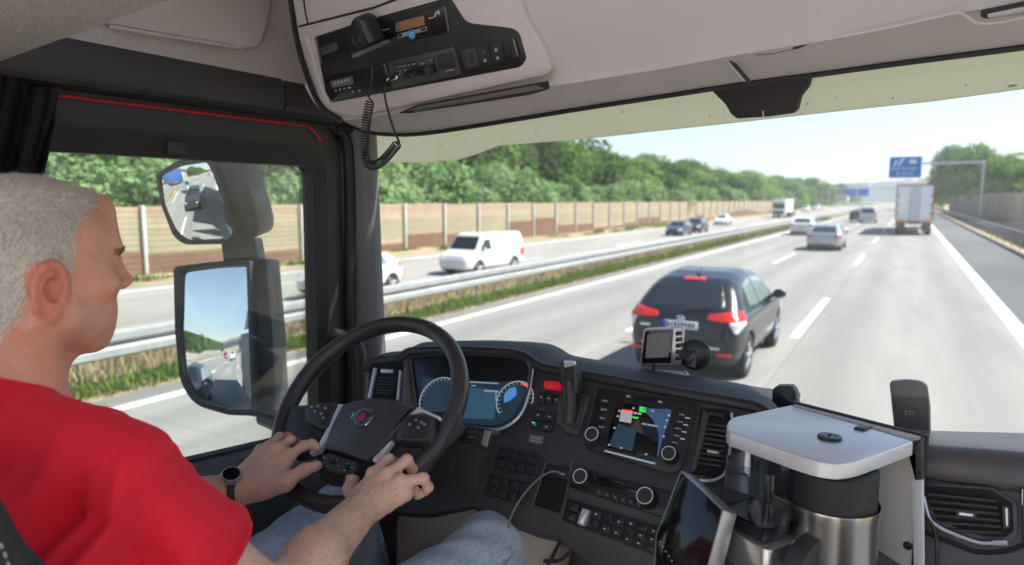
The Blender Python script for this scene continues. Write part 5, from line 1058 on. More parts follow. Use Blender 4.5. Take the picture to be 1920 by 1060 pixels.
for i in range(64):
    a = math.radians(40) + (math.radians(185) - math.radians(40)) * i / 63; d = XR * math.cos(a) + UP * math.sin(a); t_ = -XR * math.sin(a) + UP * math.cos(a); c0 = W0 + d * (RW - .0152) + NW * .004; b.tube([c0 - t_ * .0016 + NW * .0028, c0 + t_ * .0016 - NW * .0028], .0009, 5)
b.obj('stitching', M('grey thread', (.07, .065, .06), .7), rim)
for a in (-20, 200):
    a = math.radians(a); d = XR * math.cos(a) + UP * math.sin(a); b = MB(); b.lathe([(.0158, -.0012), (.0190, -.0012), (.0192, 0), (.0190, .0012), (.0158, .0012)], W0 + d * RW, -XR * math.sin(a) + UP * math.cos(a), 20); b.obj('grip_joint', m_seal, rim)
def wslab(nm, px, top, th, mat, par=sw_, bev=.004, r=0): return slab(nm, px, WP_, top, th, mat, par, bev=bev, r=r)
padp = [tuple(q) for q in rpoly([(640, 757), (664, 748), (700, 744), (736, 747), (784, 763), (768, 778), (735, 818), (686, 866), (650, 852), (604, 840), (612, 815), (622, 790)], [8, 10, 10, 10, 8, 6, 10, 8, 10, 8, 6, 4], 5)]
wslab('hub_pad', padp, .040, .045, m_pad, bev=.010)
wslab('spoke', rpoly([(545, 760), (650, 756), (626, 800), (606, 842), (560, 858), (528, 850), (532, 800)], 8), .012, .022, m_trim2)
wslab('spoke', rpoly([(770, 772), (862, 770), (862, 800), (836, 828), (812, 838), (742, 880), (668, 890), (690, 850), (735, 812)], 8), .010, .020, m_trim2)
wslab('lower_spoke', rpoly([(590, 845), (690, 868), (678, 905), (600, 900)], 8), .008, .03, m_trim2)
b = MB(); b.poly([WP_.p(tuple(q), .036) for q in [(634, 757), (641, 757), (630, 785), (612, 826), (596, 845), (580, 851), (579, 846), (594, 836), (606, 815), (620, 786)]], NW, .014, .003); b.obj('silver_trim', m_alu, sw_)
b = MB(); b.poly([WP_.p(tuple(q), .036) for q in [(784, 762), (824, 780), (820, 784), (790, 772), (776, 776), (757, 794), (740, 813), (735, 812), (752, 792), (770, 770)]], NW, .014, .003); b.obj('silver_trim', m_alu, sw_)
b = MB(); b.poly([WP_.p(tuple(q), .032) for q in rpoly([(726, 815), (737, 820), (734, 828), (714, 858), (704, 868), (697, 864), (699, 850)], 3)], NW, .012, .003); b.obj('silver_spoke_insert', m_alu, sw_)
def pod_(nm, px, keys, top=.040):
    o = wslab(nm, rpoly(px, 7), top, .034, m_trim2, bev=.007); c_ = np.mean(px, 0); ip = [tuple(c_ + (np.array(q) - c_) * .72) for q in px]; p2 = slab('key_plate', rpoly(ip, 7), WP_, top + .002, .004, m_btn, o, bev=.001)
    b = MB()
    for (x, y) in keys: b.poly([WP_.p(q, top + .0035) for q in [(x - 3, y - 2), (x + 2, y - 3), (x + 3, y + 1), (x - 2, y + 2)]], NW, .001)
    b.obj('legend', M('dim legend', (.32, .30, .29), .5), o)
pod_('switch_pod', [(568, 760), (582, 753), (632, 753), (614, 803), (600, 805), (572, 790)], [(584, 764), (596, 762), (590, 772), (602, 776), (610, 766), (606, 784)])
pod_('switch_pod', [(752, 779), (776, 774), (812, 781), (806, 824), (790, 828), (738, 826)], [(768, 796), (780, 788), (790, 792), (784, 802), (796, 796)])
lp_ = wslab('switch_pod', rpoly([(603, 851), (616, 848), (674, 866), (667, 886), (640, 890), (602, 881)], 6), .036, .03, m_trim2, bev=.005); b = MB()
for x, y in ((608, 858), (608, 868), (614, 874), (632, 862), (634, 874), (652, 870), (660, 876), (646, 882)): b.poly([WP_.p(q, .0375) for q in [(x - 1.5, y - 1.5), (x + 1.5, y - 1), (x + 1.5, y + 1.5), (x - 1.5, y + 1)]], NW, .001)
b.obj('legend', M('pale legend', (.30, .34, .38), .5), lp_)
for x, y in ((620, 862), (647, 873)): slab('rocker', rpoly([(x - 6, y - 5), (x + 6, y - 3), (x + 6, y + 6), (x - 6, y + 4)], 2), WP_, .041, .008, m_btn, lp_, bev=.002)
# crest: silver ring with side lugs, dark blue field, red griffin shape
ec = WP_.p((680, 783), .0405); b = MB(); er = .0235
b.lathe([(er, 0), (er, .002), (er * .97, .003), (er * .86, .003), (er * .84, .0018), (er * .84, 0)], ec, NW, 40); em = b.obj('emblem', m_chrome, sw_)
tri = [ec + NW * .0022 + (XR * x + UP * y) * er for x, y in rpoly([(-.72, .42), (0, .62), (.72, .42), (.50, -.35), (0, -.78), (-.50, -.35)], .18)]
b = MB(); b.poly(tri, NW, .002, .0004); b.obj('shield', M('emblem blue', (.012, .05, .14), .25), em)
b = MB(); b.lathe([(er * .84, .0012), (0, .0012)], ec, NW, 40); b.obj('field', M('emblem silver field', (.45, .47, .50), .3, .8), em)
gr = [(-.05, .45), (.18, .42), (.30, .28), (.14, .22), (.36, .12), (.40, -.08), (.22, -.06), (.32, -.28), (.12, -.40), (.05, -.55), (-.08, -.42), (-.22, -.36), (-.10, -.22), (-.34, -.10), (-.26, .06), (-.12, .04), (-.30, .22), (-.22, .36), (-.08, .28)]
b = MB(); b.poly([ec + NW * .0032 + (XR * x * .92 + UP * (y - .02) * .95) * er for x, y in gr], NW, .0012); b.obj('griffin', M('emblem red', (.50, .03, .06), .3), em)
b = MB()
for sx in (-1, 1): b.box(tuple(ec + XR * sx * er * .96 + NW * .001), (.006, .012, .004), Matrix(((1, 0, 0), (0, UP[1], NW[1]), (0, UP[2], NW[2]))), bev=.001)
b.obj('emblem_lug', m_chrome, em)
b = MB(); b.tube([W0 + NW * .005 - UP * .02, W0 - NW * .10 - UP * .03, W0 - NW * .26 + UP * -.03], [.03, .04, .06], 20); b.obj('column', m_trim2, sw_)
sk = Plane(WP_.p((890, 818), -.05), (-.15, -.9, .35)); b = MB(); b.tube([W0 + XR * .07 - NW * .07, W0 + XR * .15 - NW * .06, sk.p((872, 822), -.01)], [.016, .013, .012], 10); stalk = b.obj('stalk', m_btn, sw_)
slab('stalk_head', rpoly([(868, 802), (876, 797), (918, 804), (922, 812), (911, 842), (900, 842), (868, 832)], 4), sk, .012, .028, m_btn, stalk, bev=.004)
slab('stalk_end', rpoly([(908, 806), (920, 809), (911, 838), (902, 834)], 2), sk, .014, .004, M('grey stalk end', (.22, .21, .21), .4), stalk, bev=.001)
for q in ([(880, 805), (892, 807), (890, 813), (878, 811)], [(878, 815), (890, 817), (888, 823), (876, 821)]): slab('stalk_key', rpoly(q, 1.5), sk, .015, .004, m_trim, stalk, bev=.001)
# ================================================================== OVERHEAD CONSOLE WITH RADIOS
zc = lambda a, c: (540 + a / 3.3115, c / 3.3115)
con = empty('overhead_console', K.p((790, 110)), 'overhead console block with black radio panel above the windscreen corner', 'overhead console')
m_rad = M('black radio panel', (.012, .0115, .012), .42, bump=(1200, .1, .0004)); m_radg = M('dark grey radio face', (.055, .05, .05), .45)
blk_ = rpoly([(553, -60), (556, 30), (566, 66), (596, 186), (616, 210), (660, 222), (1040, 140), (1022, 90), (985, 30), (965, -60)], [4, 4, 10, 18, 16, 20, 26, 30, 20, 4], 6)
slab('console_block', blk_, K, .012, .05, m_lin, con, bev=.008)
b = MB(); b.tube([K.p(q, .013) for q in [(560, 50), (700, 15), (760, -8)]], .0022, 6); b.obj('block_seam', m_seal, con); b = MB(); b.tube([K.p(q, .013) for q in spline([(566, -30), (572, 20), (578, 46)], 5)], .0018, 6); b.obj('block_seam', m_seal, con)
b = MB(); b.tube([K.p(q, .0135) for q in spline([(575, 70), (588, 110), (602, 160), (618, 194)], 6)], .004, 8); b.obj('raised_lip', m_cream, con)
pnl = rpoly([zc(160, 232), zc(500, 122), zc(985, -12), zc(1010, 0), zc(1102, 146), zc(1385, 178), zc(1430, 205), zc(1478, 372), zc(1440, 420), zc(272, 640), zc(232, 580)], [4, 6, 6, 5, 14, 10, 8, 8, 8, 4, 4], 5)
rp = slab('radio_panel', pnl, K, .016, .012, m_rad, con, bev=.003)
def rs(nm, pts, top, th, mat, par=rp, bev=.001, r=1.2): return slab(nm, rpoly([zc(*q) for q in pts], r), K, top, th, mat, par, bev=bev)
rs('storage_slot', [(188, 262), (350, 215), (372, 330), (212, 385)], .0175, .002, M('slot black', (.003, .003, .003), .8)); rs('slot_box', [(195, 300), (300, 262), (312, 310), (206, 350)], .0205, .006, m_radg)
for q in ([(166, 240), (176, 238), (206, 398), (196, 402)], [(588, 398), (598, 396), (622, 470), (612, 474)], [(966, 40), (974, 38), (1000, 196), (990, 202)]): rs('side_clip', q, .020, .004, M('grey edge strip', (.20, .20, .21), .35, .6))
m_rgl = M('satin radio black', (.010, .010, .011), .32)
tu = rs('toll_unit', [(495, 168), (968, 36), (1002, 200), (535, 308)], .0195, .006, m_rgl)
rs('amber_display', [(688, 136), (842, 98), (850, 156), (694, 196)], .0205, .001, M('amber display', (.16, .085, .035), .25, emit=((.5, .26, .10), .04)), tu, 0); rs('display_end', [(664, 142), (690, 135), (696, 196), (670, 200)], .0205, .001, M('grey edge strip', (.2, .2, .21), .35), tu, 0)
rs('key_bar', [(676, 214), (858, 166), (862, 192), (682, 240)], .0212, .002, M('silver key bar', (.36, .36, .37), .35, .5), tu, .0008, 2.5)
for q in ([(682, 216), (704, 210), (706, 228), (684, 234)], [(822, 180), (852, 172), (854, 188), (825, 195)]): rs('key', q, .0222, .0012, m_gloss, tu, .0003)
c_ = K.p(zc(768, 215), .0222); b = MB(); b.lathe([(.0085, 0), (.0085, .0012), (0, .0013)], c_, K.n, 28); bs_ = b.obj('blue_sticker', M('sticker blue', (.05, .30, .60), .4), tu)
b = MB(); b.tube([K.p(zc(*q), .0238) for q in [(758, 216), (768, 200), (778, 212)]], .0006, 5); b.box(tuple(K.p(zc(768, 222), .0238)), (.006, .0006, .0008)); b.obj('sticker_mark', M('pale sticker mark', (.55, .72, .85), .5), bs_)
b = MB(); b.poly([K.p(zc(*q), .0202) for q in [(905, 110), (912, 84), (925, 68), (940, 66), (942, 92), (932, 96), (930, 82), (922, 86), (918, 104)]], K.n, .0006); b.poly([K.p(zc(*q), .0202) for q in [(872, 112), (905, 106), (906, 112), (874, 119)]], K.n, .0006)
for k in range(4): b.poly([K.p(zc(*q), .0202) for q in [(578 + k * 13, 188 - k * 3), (587 + k * 13, 186 - k * 3), (588 + k * 13, 192 - k * 3), (580 + k * 13, 194 - k * 3)]], K.n, .0005)
b.obj('logo_and_lettering', m_lampw, tu)
cb = rs('radio_set', [(618, 386), (1030, 292), (1076, 462), (650, 552)], .0205, .007, m_radg); rs('radio_face', [(642, 402), (906, 360), (926, 452), (668, 502)], .0215, .002, m_rgl, cb, .0005)
rs('radio_display', [(800, 380), (898, 364), (904, 396), (808, 412)], .0222, .001, M('dim lcd', (.05, .06, .05), .3), cb, 0)
b = MB()
for i in range(9):
    for j in range(9):
        a = (925 + i * 11.5 + j * 2.4, 350 - i * 2.6 + j * 10.5); b.poly([K.p(zc(a[0] - 3.4, a[1] - 3), .0212), K.p(zc(a[0] + 3.4, a[1] - 4), .0212), K.p(zc(a[0] + 3.8, a[1] + 3), .0212), K.p(zc(a[0] - 3, a[1] + 4), .0212)], K.n, .0005)
b.obj('speaker_grille', M('slot black', (.003, .003, .003), .8), cb)
b = MB()
for k in range(6): b.poly([K.p(zc(*q), .0212) for q in [(980 + k * 8, 440 - k * 1.8), (985 + k * 8, 439 - k * 1.8), (986 + k * 8, 446 - k * 1.8), (981 + k * 8, 447 - k * 1.8)]], K.n, .0005)
for a, c in ((680, 415), (700, 412), (720, 408), (745, 404), (690, 440), (720, 434), (770, 398), (782, 396), (880, 372), (822, 396), (834, 394)): b.poly([K.p(zc(*q), .0224) for q in [(a, c), (a + 9, c - 2), (a + 10, c + 4), (a + 1, c + 6)]], K.n, .0005)
b.obj('radio_lettering', m_lampw, cb)
for (x, y, R_) in ((888, 425, 12), (790, 455, 8), (742, 466, 8)): knob(*zc(x, y), R_ * .55, .014, cb, 'tuning_knob', m_gloss, m_radg, Plane(K.o + K.n * .017, K.n))
for (x, y) in ((655, 482), (700, 466)):
    c_ = K.p(zc(x, y), .022); b = MB(); b.lathe([(.0065, 0), (.0065, .006), (.0052, .008), (.0052, .018), (.0035, .02)], c_, K.n, 16); b.obj('plug', m_chrome, cb)
tg_ = rs('tachograph', [(222, 484), (588, 396), (622, 540), (262, 632)], .0195, .005, m_rgl); rs('lcd', [(262, 506), (398, 472), (408, 522), (272, 548)], .0205, .001, M('lcd grey green', (.10, .10, .09), .35), tg_, 0)
b = MB()
for a, c in ((295, 564), (322, 557), (350, 551), (376, 546), (384, 546), (445, 564), (402, 572)): b.poly([K.p(zc(a + 6 * math.cos(t), c + 6 * math.sin(t)), .0202) for t in np.linspace(0, 5.5, 7)], K.n, .0005)
for k in range(5): b.poly([K.p(zc(*q), .0212) for q in [(285 + k * 20, 512 - k * 5), (297 + k * 20, 509 - k * 5), (299 + k * 20, 524 - k * 5), (288 + k * 20, 527 - k * 5)]], K.n, .0003)
b.obj('legend', M('dim white legend', (.38, .37, .36), .5), tg_)
sw2 = rs('switch_row', [(1066, 308), (1326, 252), (1352, 388), (1100, 436)], .0195, .005, m_btn, rp, .001, 3)
for i in range(3):
    q = quadgrid([zc(1088, 304), zc(1322, 256), zc(1346, 386), zc(1112, 430)], 3, 1, i, 0, m=.04); o = slab('rocker_switch', rpoly(q, 2), K, .0225, .004, m_radg if i == 0 else m_btn, sw2, bev=.001)
    if i:
        for f in (.35, .78): c2_ = np.array(q[0]) * (1 - f) * .5 + np.array(q[1]) * (1 - f) * .5 + np.array(q[3]) * f * .5 + np.array(q[2]) * f * .5; slab('legend', rpoly([(c2_[0] - 2.4, c2_[1] - 2.4), (c2_[0] + 2, c2_[1] - 3), (c2_[0] + 2.4, c2_[1] + 2.4), (c2_[0] - 2, c2_[1] + 3)], .8), K, .023, .0005, m_lampw if not (i == 1 and f < .5) else M('dim green legend', (.05, .16, .08), .5), o, bev=0)
    else:
        for f in np.linspace(.25, .75, 6): a_ = np.array(q[0]) * (1 - f) + np.array(q[3]) * f; d_ = np.array(q[1]) * (1 - f) + np.array(q[2]) * f; b = MB(); b.tube([K.p(tuple(a_ * .7 + d_ * .3), .0228), K.p(tuple(a_ * .35 + d_ * .65), .0228)], .0009, 5); b.obj('wheel_ridge', m_btn, o)
rs('blank_slot', [(1368, 246), (1408, 238), (1438, 356), (1400, 366)], .0195, .004, m_btn); rs('slot_edge', [(1392, 244), (1402, 240), (1430, 352), (1420, 358)], .0205, .002, M('grey edge strip', (.2, .2, .21), .35, .6))
lo_ = slab('long_slot', rpoly([zc(690, 706), zc(800, 660), zc(1560, 520), zc(1612, 512), zc(1622, 556), zc(1500, 592), zc(760, 706)], 2), Plane(K.p((920, 190), .022), (0, -.62, -.78)), .0, .004, m_gap, con, bev=.001)  # thin dark slab in place of a hollow; slot shade is painted
slab('slot_lip', rpoly([zc(740, 690), zc(810, 668), zc(1540, 534), zc(1590, 556), zc(800, 694)], 2), Plane(K.p((920, 190), .022), (0, -.62, -.78)), .0022, .003, M('brown grey slot inside', (.15, .125, .12), .6), lo_, bev=.001)
# hand microphone with bracket, coiled cord
MP = Plane(K.p(zc(440, 210), .075), K.n)
mic = empty('hand_microphone', MP.p(zc(440, 210)), 'black hand microphone hanging upside down in its clip on the radio panel', 'microphone')
mo = rpoly([zc(372, 130), zc(420, 105), zc(462, 118), zc(500, 190), zc(532, 272), zc(470, 300), zc(420, 312), zc(380, 230)], [9, 10, 10, 12, 6, 6, 6, 12], 6)
b = MB(); b.poly([MP.p(tuple(q)) for q in mo], MP.n, .038, .012); b.obj('body', M('microphone black', (.018, .018, .019), .42), mic)
b = MB(); b.poly([MP.p(q, .002) for q in rpoly([zc(440, 128), zc(458, 134), zc(492, 200), zc(520, 266), zc(500, 272), zc(462, 200)], 4)], MP.n, .008, .002); b.obj('talk_key', M('grey key', (.07, .07, .072), .35), mic)
b = MB(); b.poly([MP.p(q, -.01) for q in rpoly([zc(388, 338), zc(470, 306), zc(600, 254), zc(622, 262), zc(612, 278), zc(520, 318), zc(400, 368)], 3)], MP.n, .012, .003); b.obj('clip', M('clip metal', (.22, .22, .21), .35, .7), mic)
b = MB(); b.tube([K.p(zc(440, 250), .018), MP.p(zc(440, 250), -.03)], .014, 12); b.obj('mount', m_btn, mic)
HPz = Plane(MP.p(zc(512, 340), -.005), (0, -1, -.12)); b = MB()
c1 = spline([HPz.p(zc(*q), o_) for q, o_ in [((510, 340), .0), ((524, 400), .012), ((522, 480), .016), ((505, 560), .012), ((500, 606), .008)]], 8); b.tube(c1, .0023, 8)
cp = spline([HPz.p(zc(*q), .006) for q in [(512, 612), (498, 690), (484, 770), (478, 860), (476, 930), (490, 1000), (525, 1030), (575, 1010), (630, 955), (690, 882)]], 24); cp = np.array(cp)
seg = np.linalg.norm(np.diff(cp, axis=0), axis=1); s_ = np.concatenate([[0], np.cumsum(seg)]); nt_ = 44; N_ = nt_ * 14; ss = np.linspace(0, s_[-1], N_); Pc = np.stack([np.interp(ss, s_, cp[:, i]) for i in range(3)], 1)
T_ = np.gradient(Pc, axis=0); T_ /= np.linalg.norm(T_, axis=1)[:, None]; U_ = np.cross(T_, [0, 1, 0]); U_ /= np.linalg.norm(U_, axis=1)[:, None]; V_ = np.cross(T_, U_); th_ = np.linspace(0, 2 * PI * nt_, N_); rc_ = .0085 * np.minimum(1, np.minimum(np.arange(N_), N_ - 1 - np.arange(N_)) / 20)
hel = Pc + U_ * (np.cos(th_) * rc_)[:, None] + V_ * (np.sin(th_) * rc_)[:, None]; b.tube(list(hel), .00145, 6)
c2 = spline([HPz.p(zc(690, 882), .006), HPz.p(zc(655, 800), .006), HPz.p(zc(622, 690), .004), HPz.p(zc(600, 590), .002), HPz.p(zc(606, 530), .0), K.p(zc(640, 488), .04), K.p(zc(655, 482), .03)], 8); b.tube(c2, .0023, 8)
cd = b.obj('coiled_cord', M('cord black', (.016, .016, .017), .45)); tag(cd, 'black coiled cord looping from the hand microphone to the radio', 'cord')

# ================================================================== COFFEE MACHINE
z7 = lambda a, c: (1180 + a / 2.5946, 700 + c / 2.5946)
m_lid = M('matt aluminium lid', (.72, .715, .71), .34, .25, noise=(5, .05), rvar=(7, .14)); m_alub = M('aluminium band', (.62, .61, .60), .30, .85, noise=(3, .06)); m_back = M('beige metal plate', (.66, .62, .58), .42, .2, noise=(4, .05)); m_steel2 = M('brushed steel jug', (.58, .55, .52), .24, 1.0, noise=(60, .08), stretch=(1, 1, .03)); m_grid = M('filter holder black', (.022, .022, .024), .6, bump=(700, .3, .0006))
ZL = Z(-.385)
cm = empty('coffee_machine', onz(z7(1000, 330), ZL), 'silver coffee machine with flat aluminium lid standing on the dash', 'coffee machine')
lp = [z7(470, 243), z7(498, 212), z7(782, 152), z7(1384, 328), z7(1100, 432), z7(1010, 442), z7(930, 432), z7(840, 408), z7(478, 282)]
lidp = rpoly(lp, [16, 8, 3, 3, 30, 8, 8, 30, 12], 8); LP3 = [onz(tuple(q), ZL) for q in lidp]
b = MB(); b.poly(LP3, (0, 0, 1), .024, .005); b.obj('lid', m_lid, cm)
c_ = onz(z7(974, 316), ZL + .001); b = MB(); b.lathe([(.0185, 0), (.0185, .003), (.017, .0042), (0, .0042)], c_, (0, 0, 1), 36); kb = b.obj('lid_vent', m_btn, cm); b = MB()
for k in range(7):
    a = k * PI / 3; rr = .0085 if k else 0; q = c_ + np.array([rr * math.cos(a), rr * math.sin(a), .0046]) if k < 6 else c_ + np.array([0, 0, .0046]); b.lathe([(.0026, 0), (.0026, .0008), (0, .0008)], q, (0, 0, 1), 12)
b.obj('vent_pattern', M('grey vent metal', (.35, .36, .38), .35, .6), kb)
B1 = onz(z7(782, 152), ZL); B2 = onz(z7(1424, 318), ZL); dB = (B2 - B1) / np.linalg.norm(B2 - B1); nB = np.array([dB[1], -dB[0], 0]);
if nB[1] > 0: nB = -nB
def bx(u0, u1, z0, z1, t0, t1): return [B1 + dB * u + nB * t + np.array([0, 0, zz]) for u, zz, t in [(u0, z0, t1), (u1, z0, t1), (u1, z1, t1), (u0, z1, t1)]], nB, t1 - t0
LB = np.linalg.norm(B2 - B1)
b = MB(); P_, n_, t_ = bx(.004, LB - .006, -.42, .0, -.010, -.003); b.poly(P_, n_, t_, .001); b.obj('back_plate', m_back, cm)
b = MB(); P_, n_, t_ = bx(-.002, LB + .004, -.42, .004, -.016, -.0105); b.poly(P_, n_, t_, .001); b.obj('back_edge', m_btn, cm)
EP = Plane(onz(z7(1424, 318), ZL), nB); b = MB(); b.poly([EP.p(q, .004) for q in [z7(1366, 400), z7(1424, 385), z7(1430, 1000), z7(1384, 1000)]], nB, .006, .0015); b.obj('edge_profile', M('white edge profile', (.80, .80, .80), .35, .0), cm)
b = MB(); b.poly([EP.p(q, .010) for q in rpoly([z7(1354, 342), z7(1420, 322), z7(1424, 520), z7(1388, 522), z7(1386, 396), z7(1356, 398)], 1.5)], nB, .012, .002); b.obj('corner_bracket', M('bracket grey black', (.045, .045, .05), .45), cm)
b = MB(); b.poly([onz(q, ZL + .004) for q in [z7(1093, 262), z7(1128, 247), z7(1180, 258), z7(1144, 274)]], (0, 0, 1), .006, .0015); b.obj('clip', m_btn, cm)
b = MB(); cB = EP.p(z7(1351, 842), .0); b.lathe([(.0072, 0), (.0072, .003), (.006, .0045), (.0028, .0045), (.0022, .002), (0, .002)], cB - nB * .004, nB, 20); b.obj('bolt', M('dark bolt', (.12, .12, .12), .3, .8), cm)
ax = onz(z7(996, 620), Z(-.47)); ax = ony(z7(988, 560), 1.135); AX = np.array([ax[0], ax[1], 0]); rf = .0640
b = MB(); b.lathe([(rf, Z(-.478)), (rf, Z(-.412)), (rf * .2, Z(-.411))], AX, (0, 0, 1), 48); b.obj('filter_holder', m_grid, cm)
jug = empty('thermos_jug', AX + np.array([0, 0, Z(-.6)]), 'brushed steel jug with black handle under the filter holder of the coffee machine', 'jug')
rj = .0685; b = MB(); b.lathe([(rj * .9, Z(-0.493)), (rj * .97, Z(-0.469)), (rj * 1.0, Z(-0.465)), (rj * 1.005, Z(-0.469)), (rj * .985, Z(-0.482)), (rj * .99, Z(-.62)), (rj * .985, Z(-.72)), (0, Z(-.72))], AX, (0, 0, 1), 64); b.obj('body', m_steel2, jug)
hd = np.array([-.30, -.95, 0.]); hd /= np.linalg.norm(hd); cr_ = np.array([-hd[1], hd[0], 0]); b = MB()
sp_h = [(a_, c_ + .067) for a_, c_ in [(rj * .93, -.571), (rj + .040, -.578), (rj + .058, -.596), (rj + .060, -.65), (rj + .052, -.75), (rj + .030, -.75), (rj + .036, -.65), (rj + .032, -.620), (rj + .018, -.614), (rj + .012, -.65), (rj * .93, -.65)]]
b.poly([AX + hd * a + cr_ * .014 + np.array([0, 0, Z(c)]) for a, c in rpoly(sp_h, .008)], cr_, .028, .004); b.obj('handle', M('jug handle black', (.03, .03, .032), .45), jug)
# water tank: clear smoked box
m_tank = glass('smoked clear plastic', (.62, .64, .70), 2.2, .10, (.45, .50, .60)); TPc = onz(z7(640, 480), Z(-.47)); tcx = ony((1424, 920), 1.10)
tw = [np.array(q) for q in rpoly([(-.056, -.040), (.052, -.052), (.060, .045), (-.050, .055)], .016, 6)]; rot_ = math.atan2(dB[1], dB[0]); cr2 = np.array([[math.cos(rot_), -math.sin(rot_)], [math.sin(rot_), math.cos(rot_)]])
def trow(z, s): return [np.array([tcx[0], tcx[1], Z(z)]) + np.append(cr2 @ (q * s), 0) for q in tw]
b = MB(); b.grid([trow(-.412, .84), trow(-.45, .84), trow(-.495, .82), trow(-.510, .79)], closed=True); b.obj('water_tank', m_tank, cm)
b = MB(); b.grid([trow(-.497, .81), trow(-.512, .80), trow(-.520, .78)], closed=True); b.poly(trow(-.498, .80), (0, 0, 1), .004); b.obj('tank_base', M('smoked base', (.02, .022, .027), .2), cm)
tr3 = [np.array([tcx[0], tcx[1], Z(-.522)]) + np.append(cr2 @ (q * 1.08), 0) for q in tw]; b = MB(); b.poly(tr3, (0, 0, 1), .05, .004); b.obj('tray', m_alub, cm)
b = MB(); b.box((AX[0] + .02, AX[1] + .05, Z(-.66)), (.24, .22, .06), bev=.01); b.obj('base', m_alub, cm)
b = MB(); b.tube([PP.p(q, .02) for q in spline([(1733, 966), (1748, 985), (1755, 1010), (1757, 1075)], 8)], .0028, 8); o = b.obj('power_cable', M('cord black', (.016, .016, .017), .45)); tag(o, 'thin black cable hanging beside the right edge of the coffee machine', 'cable')

# ================================================================== TABLET, DASHCAM, CABLE
TM = Plane(ony((1290, 960), 1.06), (-.52, -.74, .42)); fr = [(1276, 881), (1357, 956), (1316, 1110), (1222, 1110), (1228, 1004)]
tm = empty('tablet', TM.p((1290, 980)), 'silver framed tablet screen tilted on its stand beside the coffee machine', 'tablet'); m_tsil = M('tablet silver frame', (.42, .41, .40), .32, .75, noise=(5, .06))
slab('frame', rpoly(fr, 4), TM, 0, .030, m_tsil, tm, bev=.002); slab('screen', rpoly(inset2(fr, 3.5), 3), TM, .001, .002, M('tablet screen', (.010, .011, .012), .10, spec=.6), tm, bev=.0003)
b = MB()
for k in range(6): q = (1236 + k * 5.5, 1014 + k * 9); b.poly([TM.p(p, .0018) for p in [(q[0], q[1]), (q[0] + 3, q[1] + 1), (q[0] + 2.4, q[1] + 4), (q[0] - .5, q[1] + 3)]], TM.n, .0006)
b.obj('key_legend', M('dim legend', (.32, .30, .29), .5), tm)
b = MB(); b.tube([TM.p((1310, 1010), -.03), TM.p((1345, 1055), -.05), TM.p((1350, 1150), -.05)], .012, 8); b.obj('stand', m_btn, tm)
DP = Plane(ony((1240, 650), 1.52), (.16, -1, .10)); dc = empty('dashcam', DP.p((1240, 650)), 'small dashcam with square screen on a suction mount at the windscreen', 'dashcam')
df_ = [(1207, 617), (1282, 613), (1277, 684), (1200, 684)]; slab('frame', rpoly(df_, 4), DP, 0, .028, M('dashcam silver', (.42, .43, .45), .3, .7), dc, bev=.002); slab('bezel', rpoly([(1210, 620), (1263, 617), (1258, 681), (1203, 681)], 3), DP, .0012, .002, m_gloss, dc, bev=.0004)
slab('screen', [(1214, 627), (1256, 624), (1253, 670), (1210, 672)], DP, .0018, .001, M('dim camera screen', (.05, .055, .06), .12, emit=((.12, .14, .16), .05)), dc, bev=0)
for k in range(5): slab('key', rpoly([(1267, 622 + k * 11.5), (1279, 621 + k * 11.5), (1278, 629 + k * 11.5), (1266, 630 + k * 11.5)], 1.5), DP, .004, .006, m_btn, dc, bev=.001)
c_ = DP.p((1303, 665), -.02); b = MB(); b.lathe([(.036, 0), (.036, .004), (.030, .010), (.014, .014), (0, .014)], c_, DP.n, 32); b.obj('suction_cup', m_btn, dc)
b = MB(); b.tube([c_ + DP.n * .012, DP.p((1292, 676), .012), DP.p((1277, 660), -.006)], [.013, .011, .009], 10); b.tube([DP.p((1300, 662), .0), DP.p((1296, 688), .004)], .010, 8); b.obj('joint', M('joint blue black', (.035, .042, .055), .35), dc)
DB = Plane(ony((1240, 705), 1.50), (0, -1, .25)); hb_ = slab('card_reader', rpoly([(1199, 696), (1206, 693), (1280, 695), (1286, 702), (1288, 722), (1196, 712)], 3), DB, 0, .03, M('holder blue silver', (.30, .34, .40), .3, .6), None, bev=.003); tag(hb_, 'low silver device lying on the dash top under the dashcam', 'device')
for q in ([(1204, 701), (1228, 702), (1226, 712), (1202, 710)], [(1232, 702), (1252, 703), (1251, 714), (1230, 712)], [(1256, 703), (1280, 704), (1281, 718), (1255, 716)]): slab('window', q, DB, .001, .002, M('pale pane', (.35, .36, .36), .3), hb_, bev=0)
b = MB(); b.tube([DP.p((1226, 684), -.01), DB.p((1225, 700), -.005)], .0045, 8); b.obj('stem', m_btn, dc)
b = MB(); b.tube(spline([FA.p(z6(392, 628), .010), FA.p(z6(345, 617), .014), FA.p(z6(285, 645), .03), FA.p(z6(215, 715), .034), FA.p(z6(165, 790), .03), FA.p(z6(140, 850), .028), BL.p(z6(132, 890), .03), BL.p(z6(128, 980), .04)], 10), .0020, 8); o = b.obj('charging_cable', M('grey cable', (.20, .20, .21), .45)); tag(o, 'thin grey charging cable plugged into the open dash pocket', 'cable')
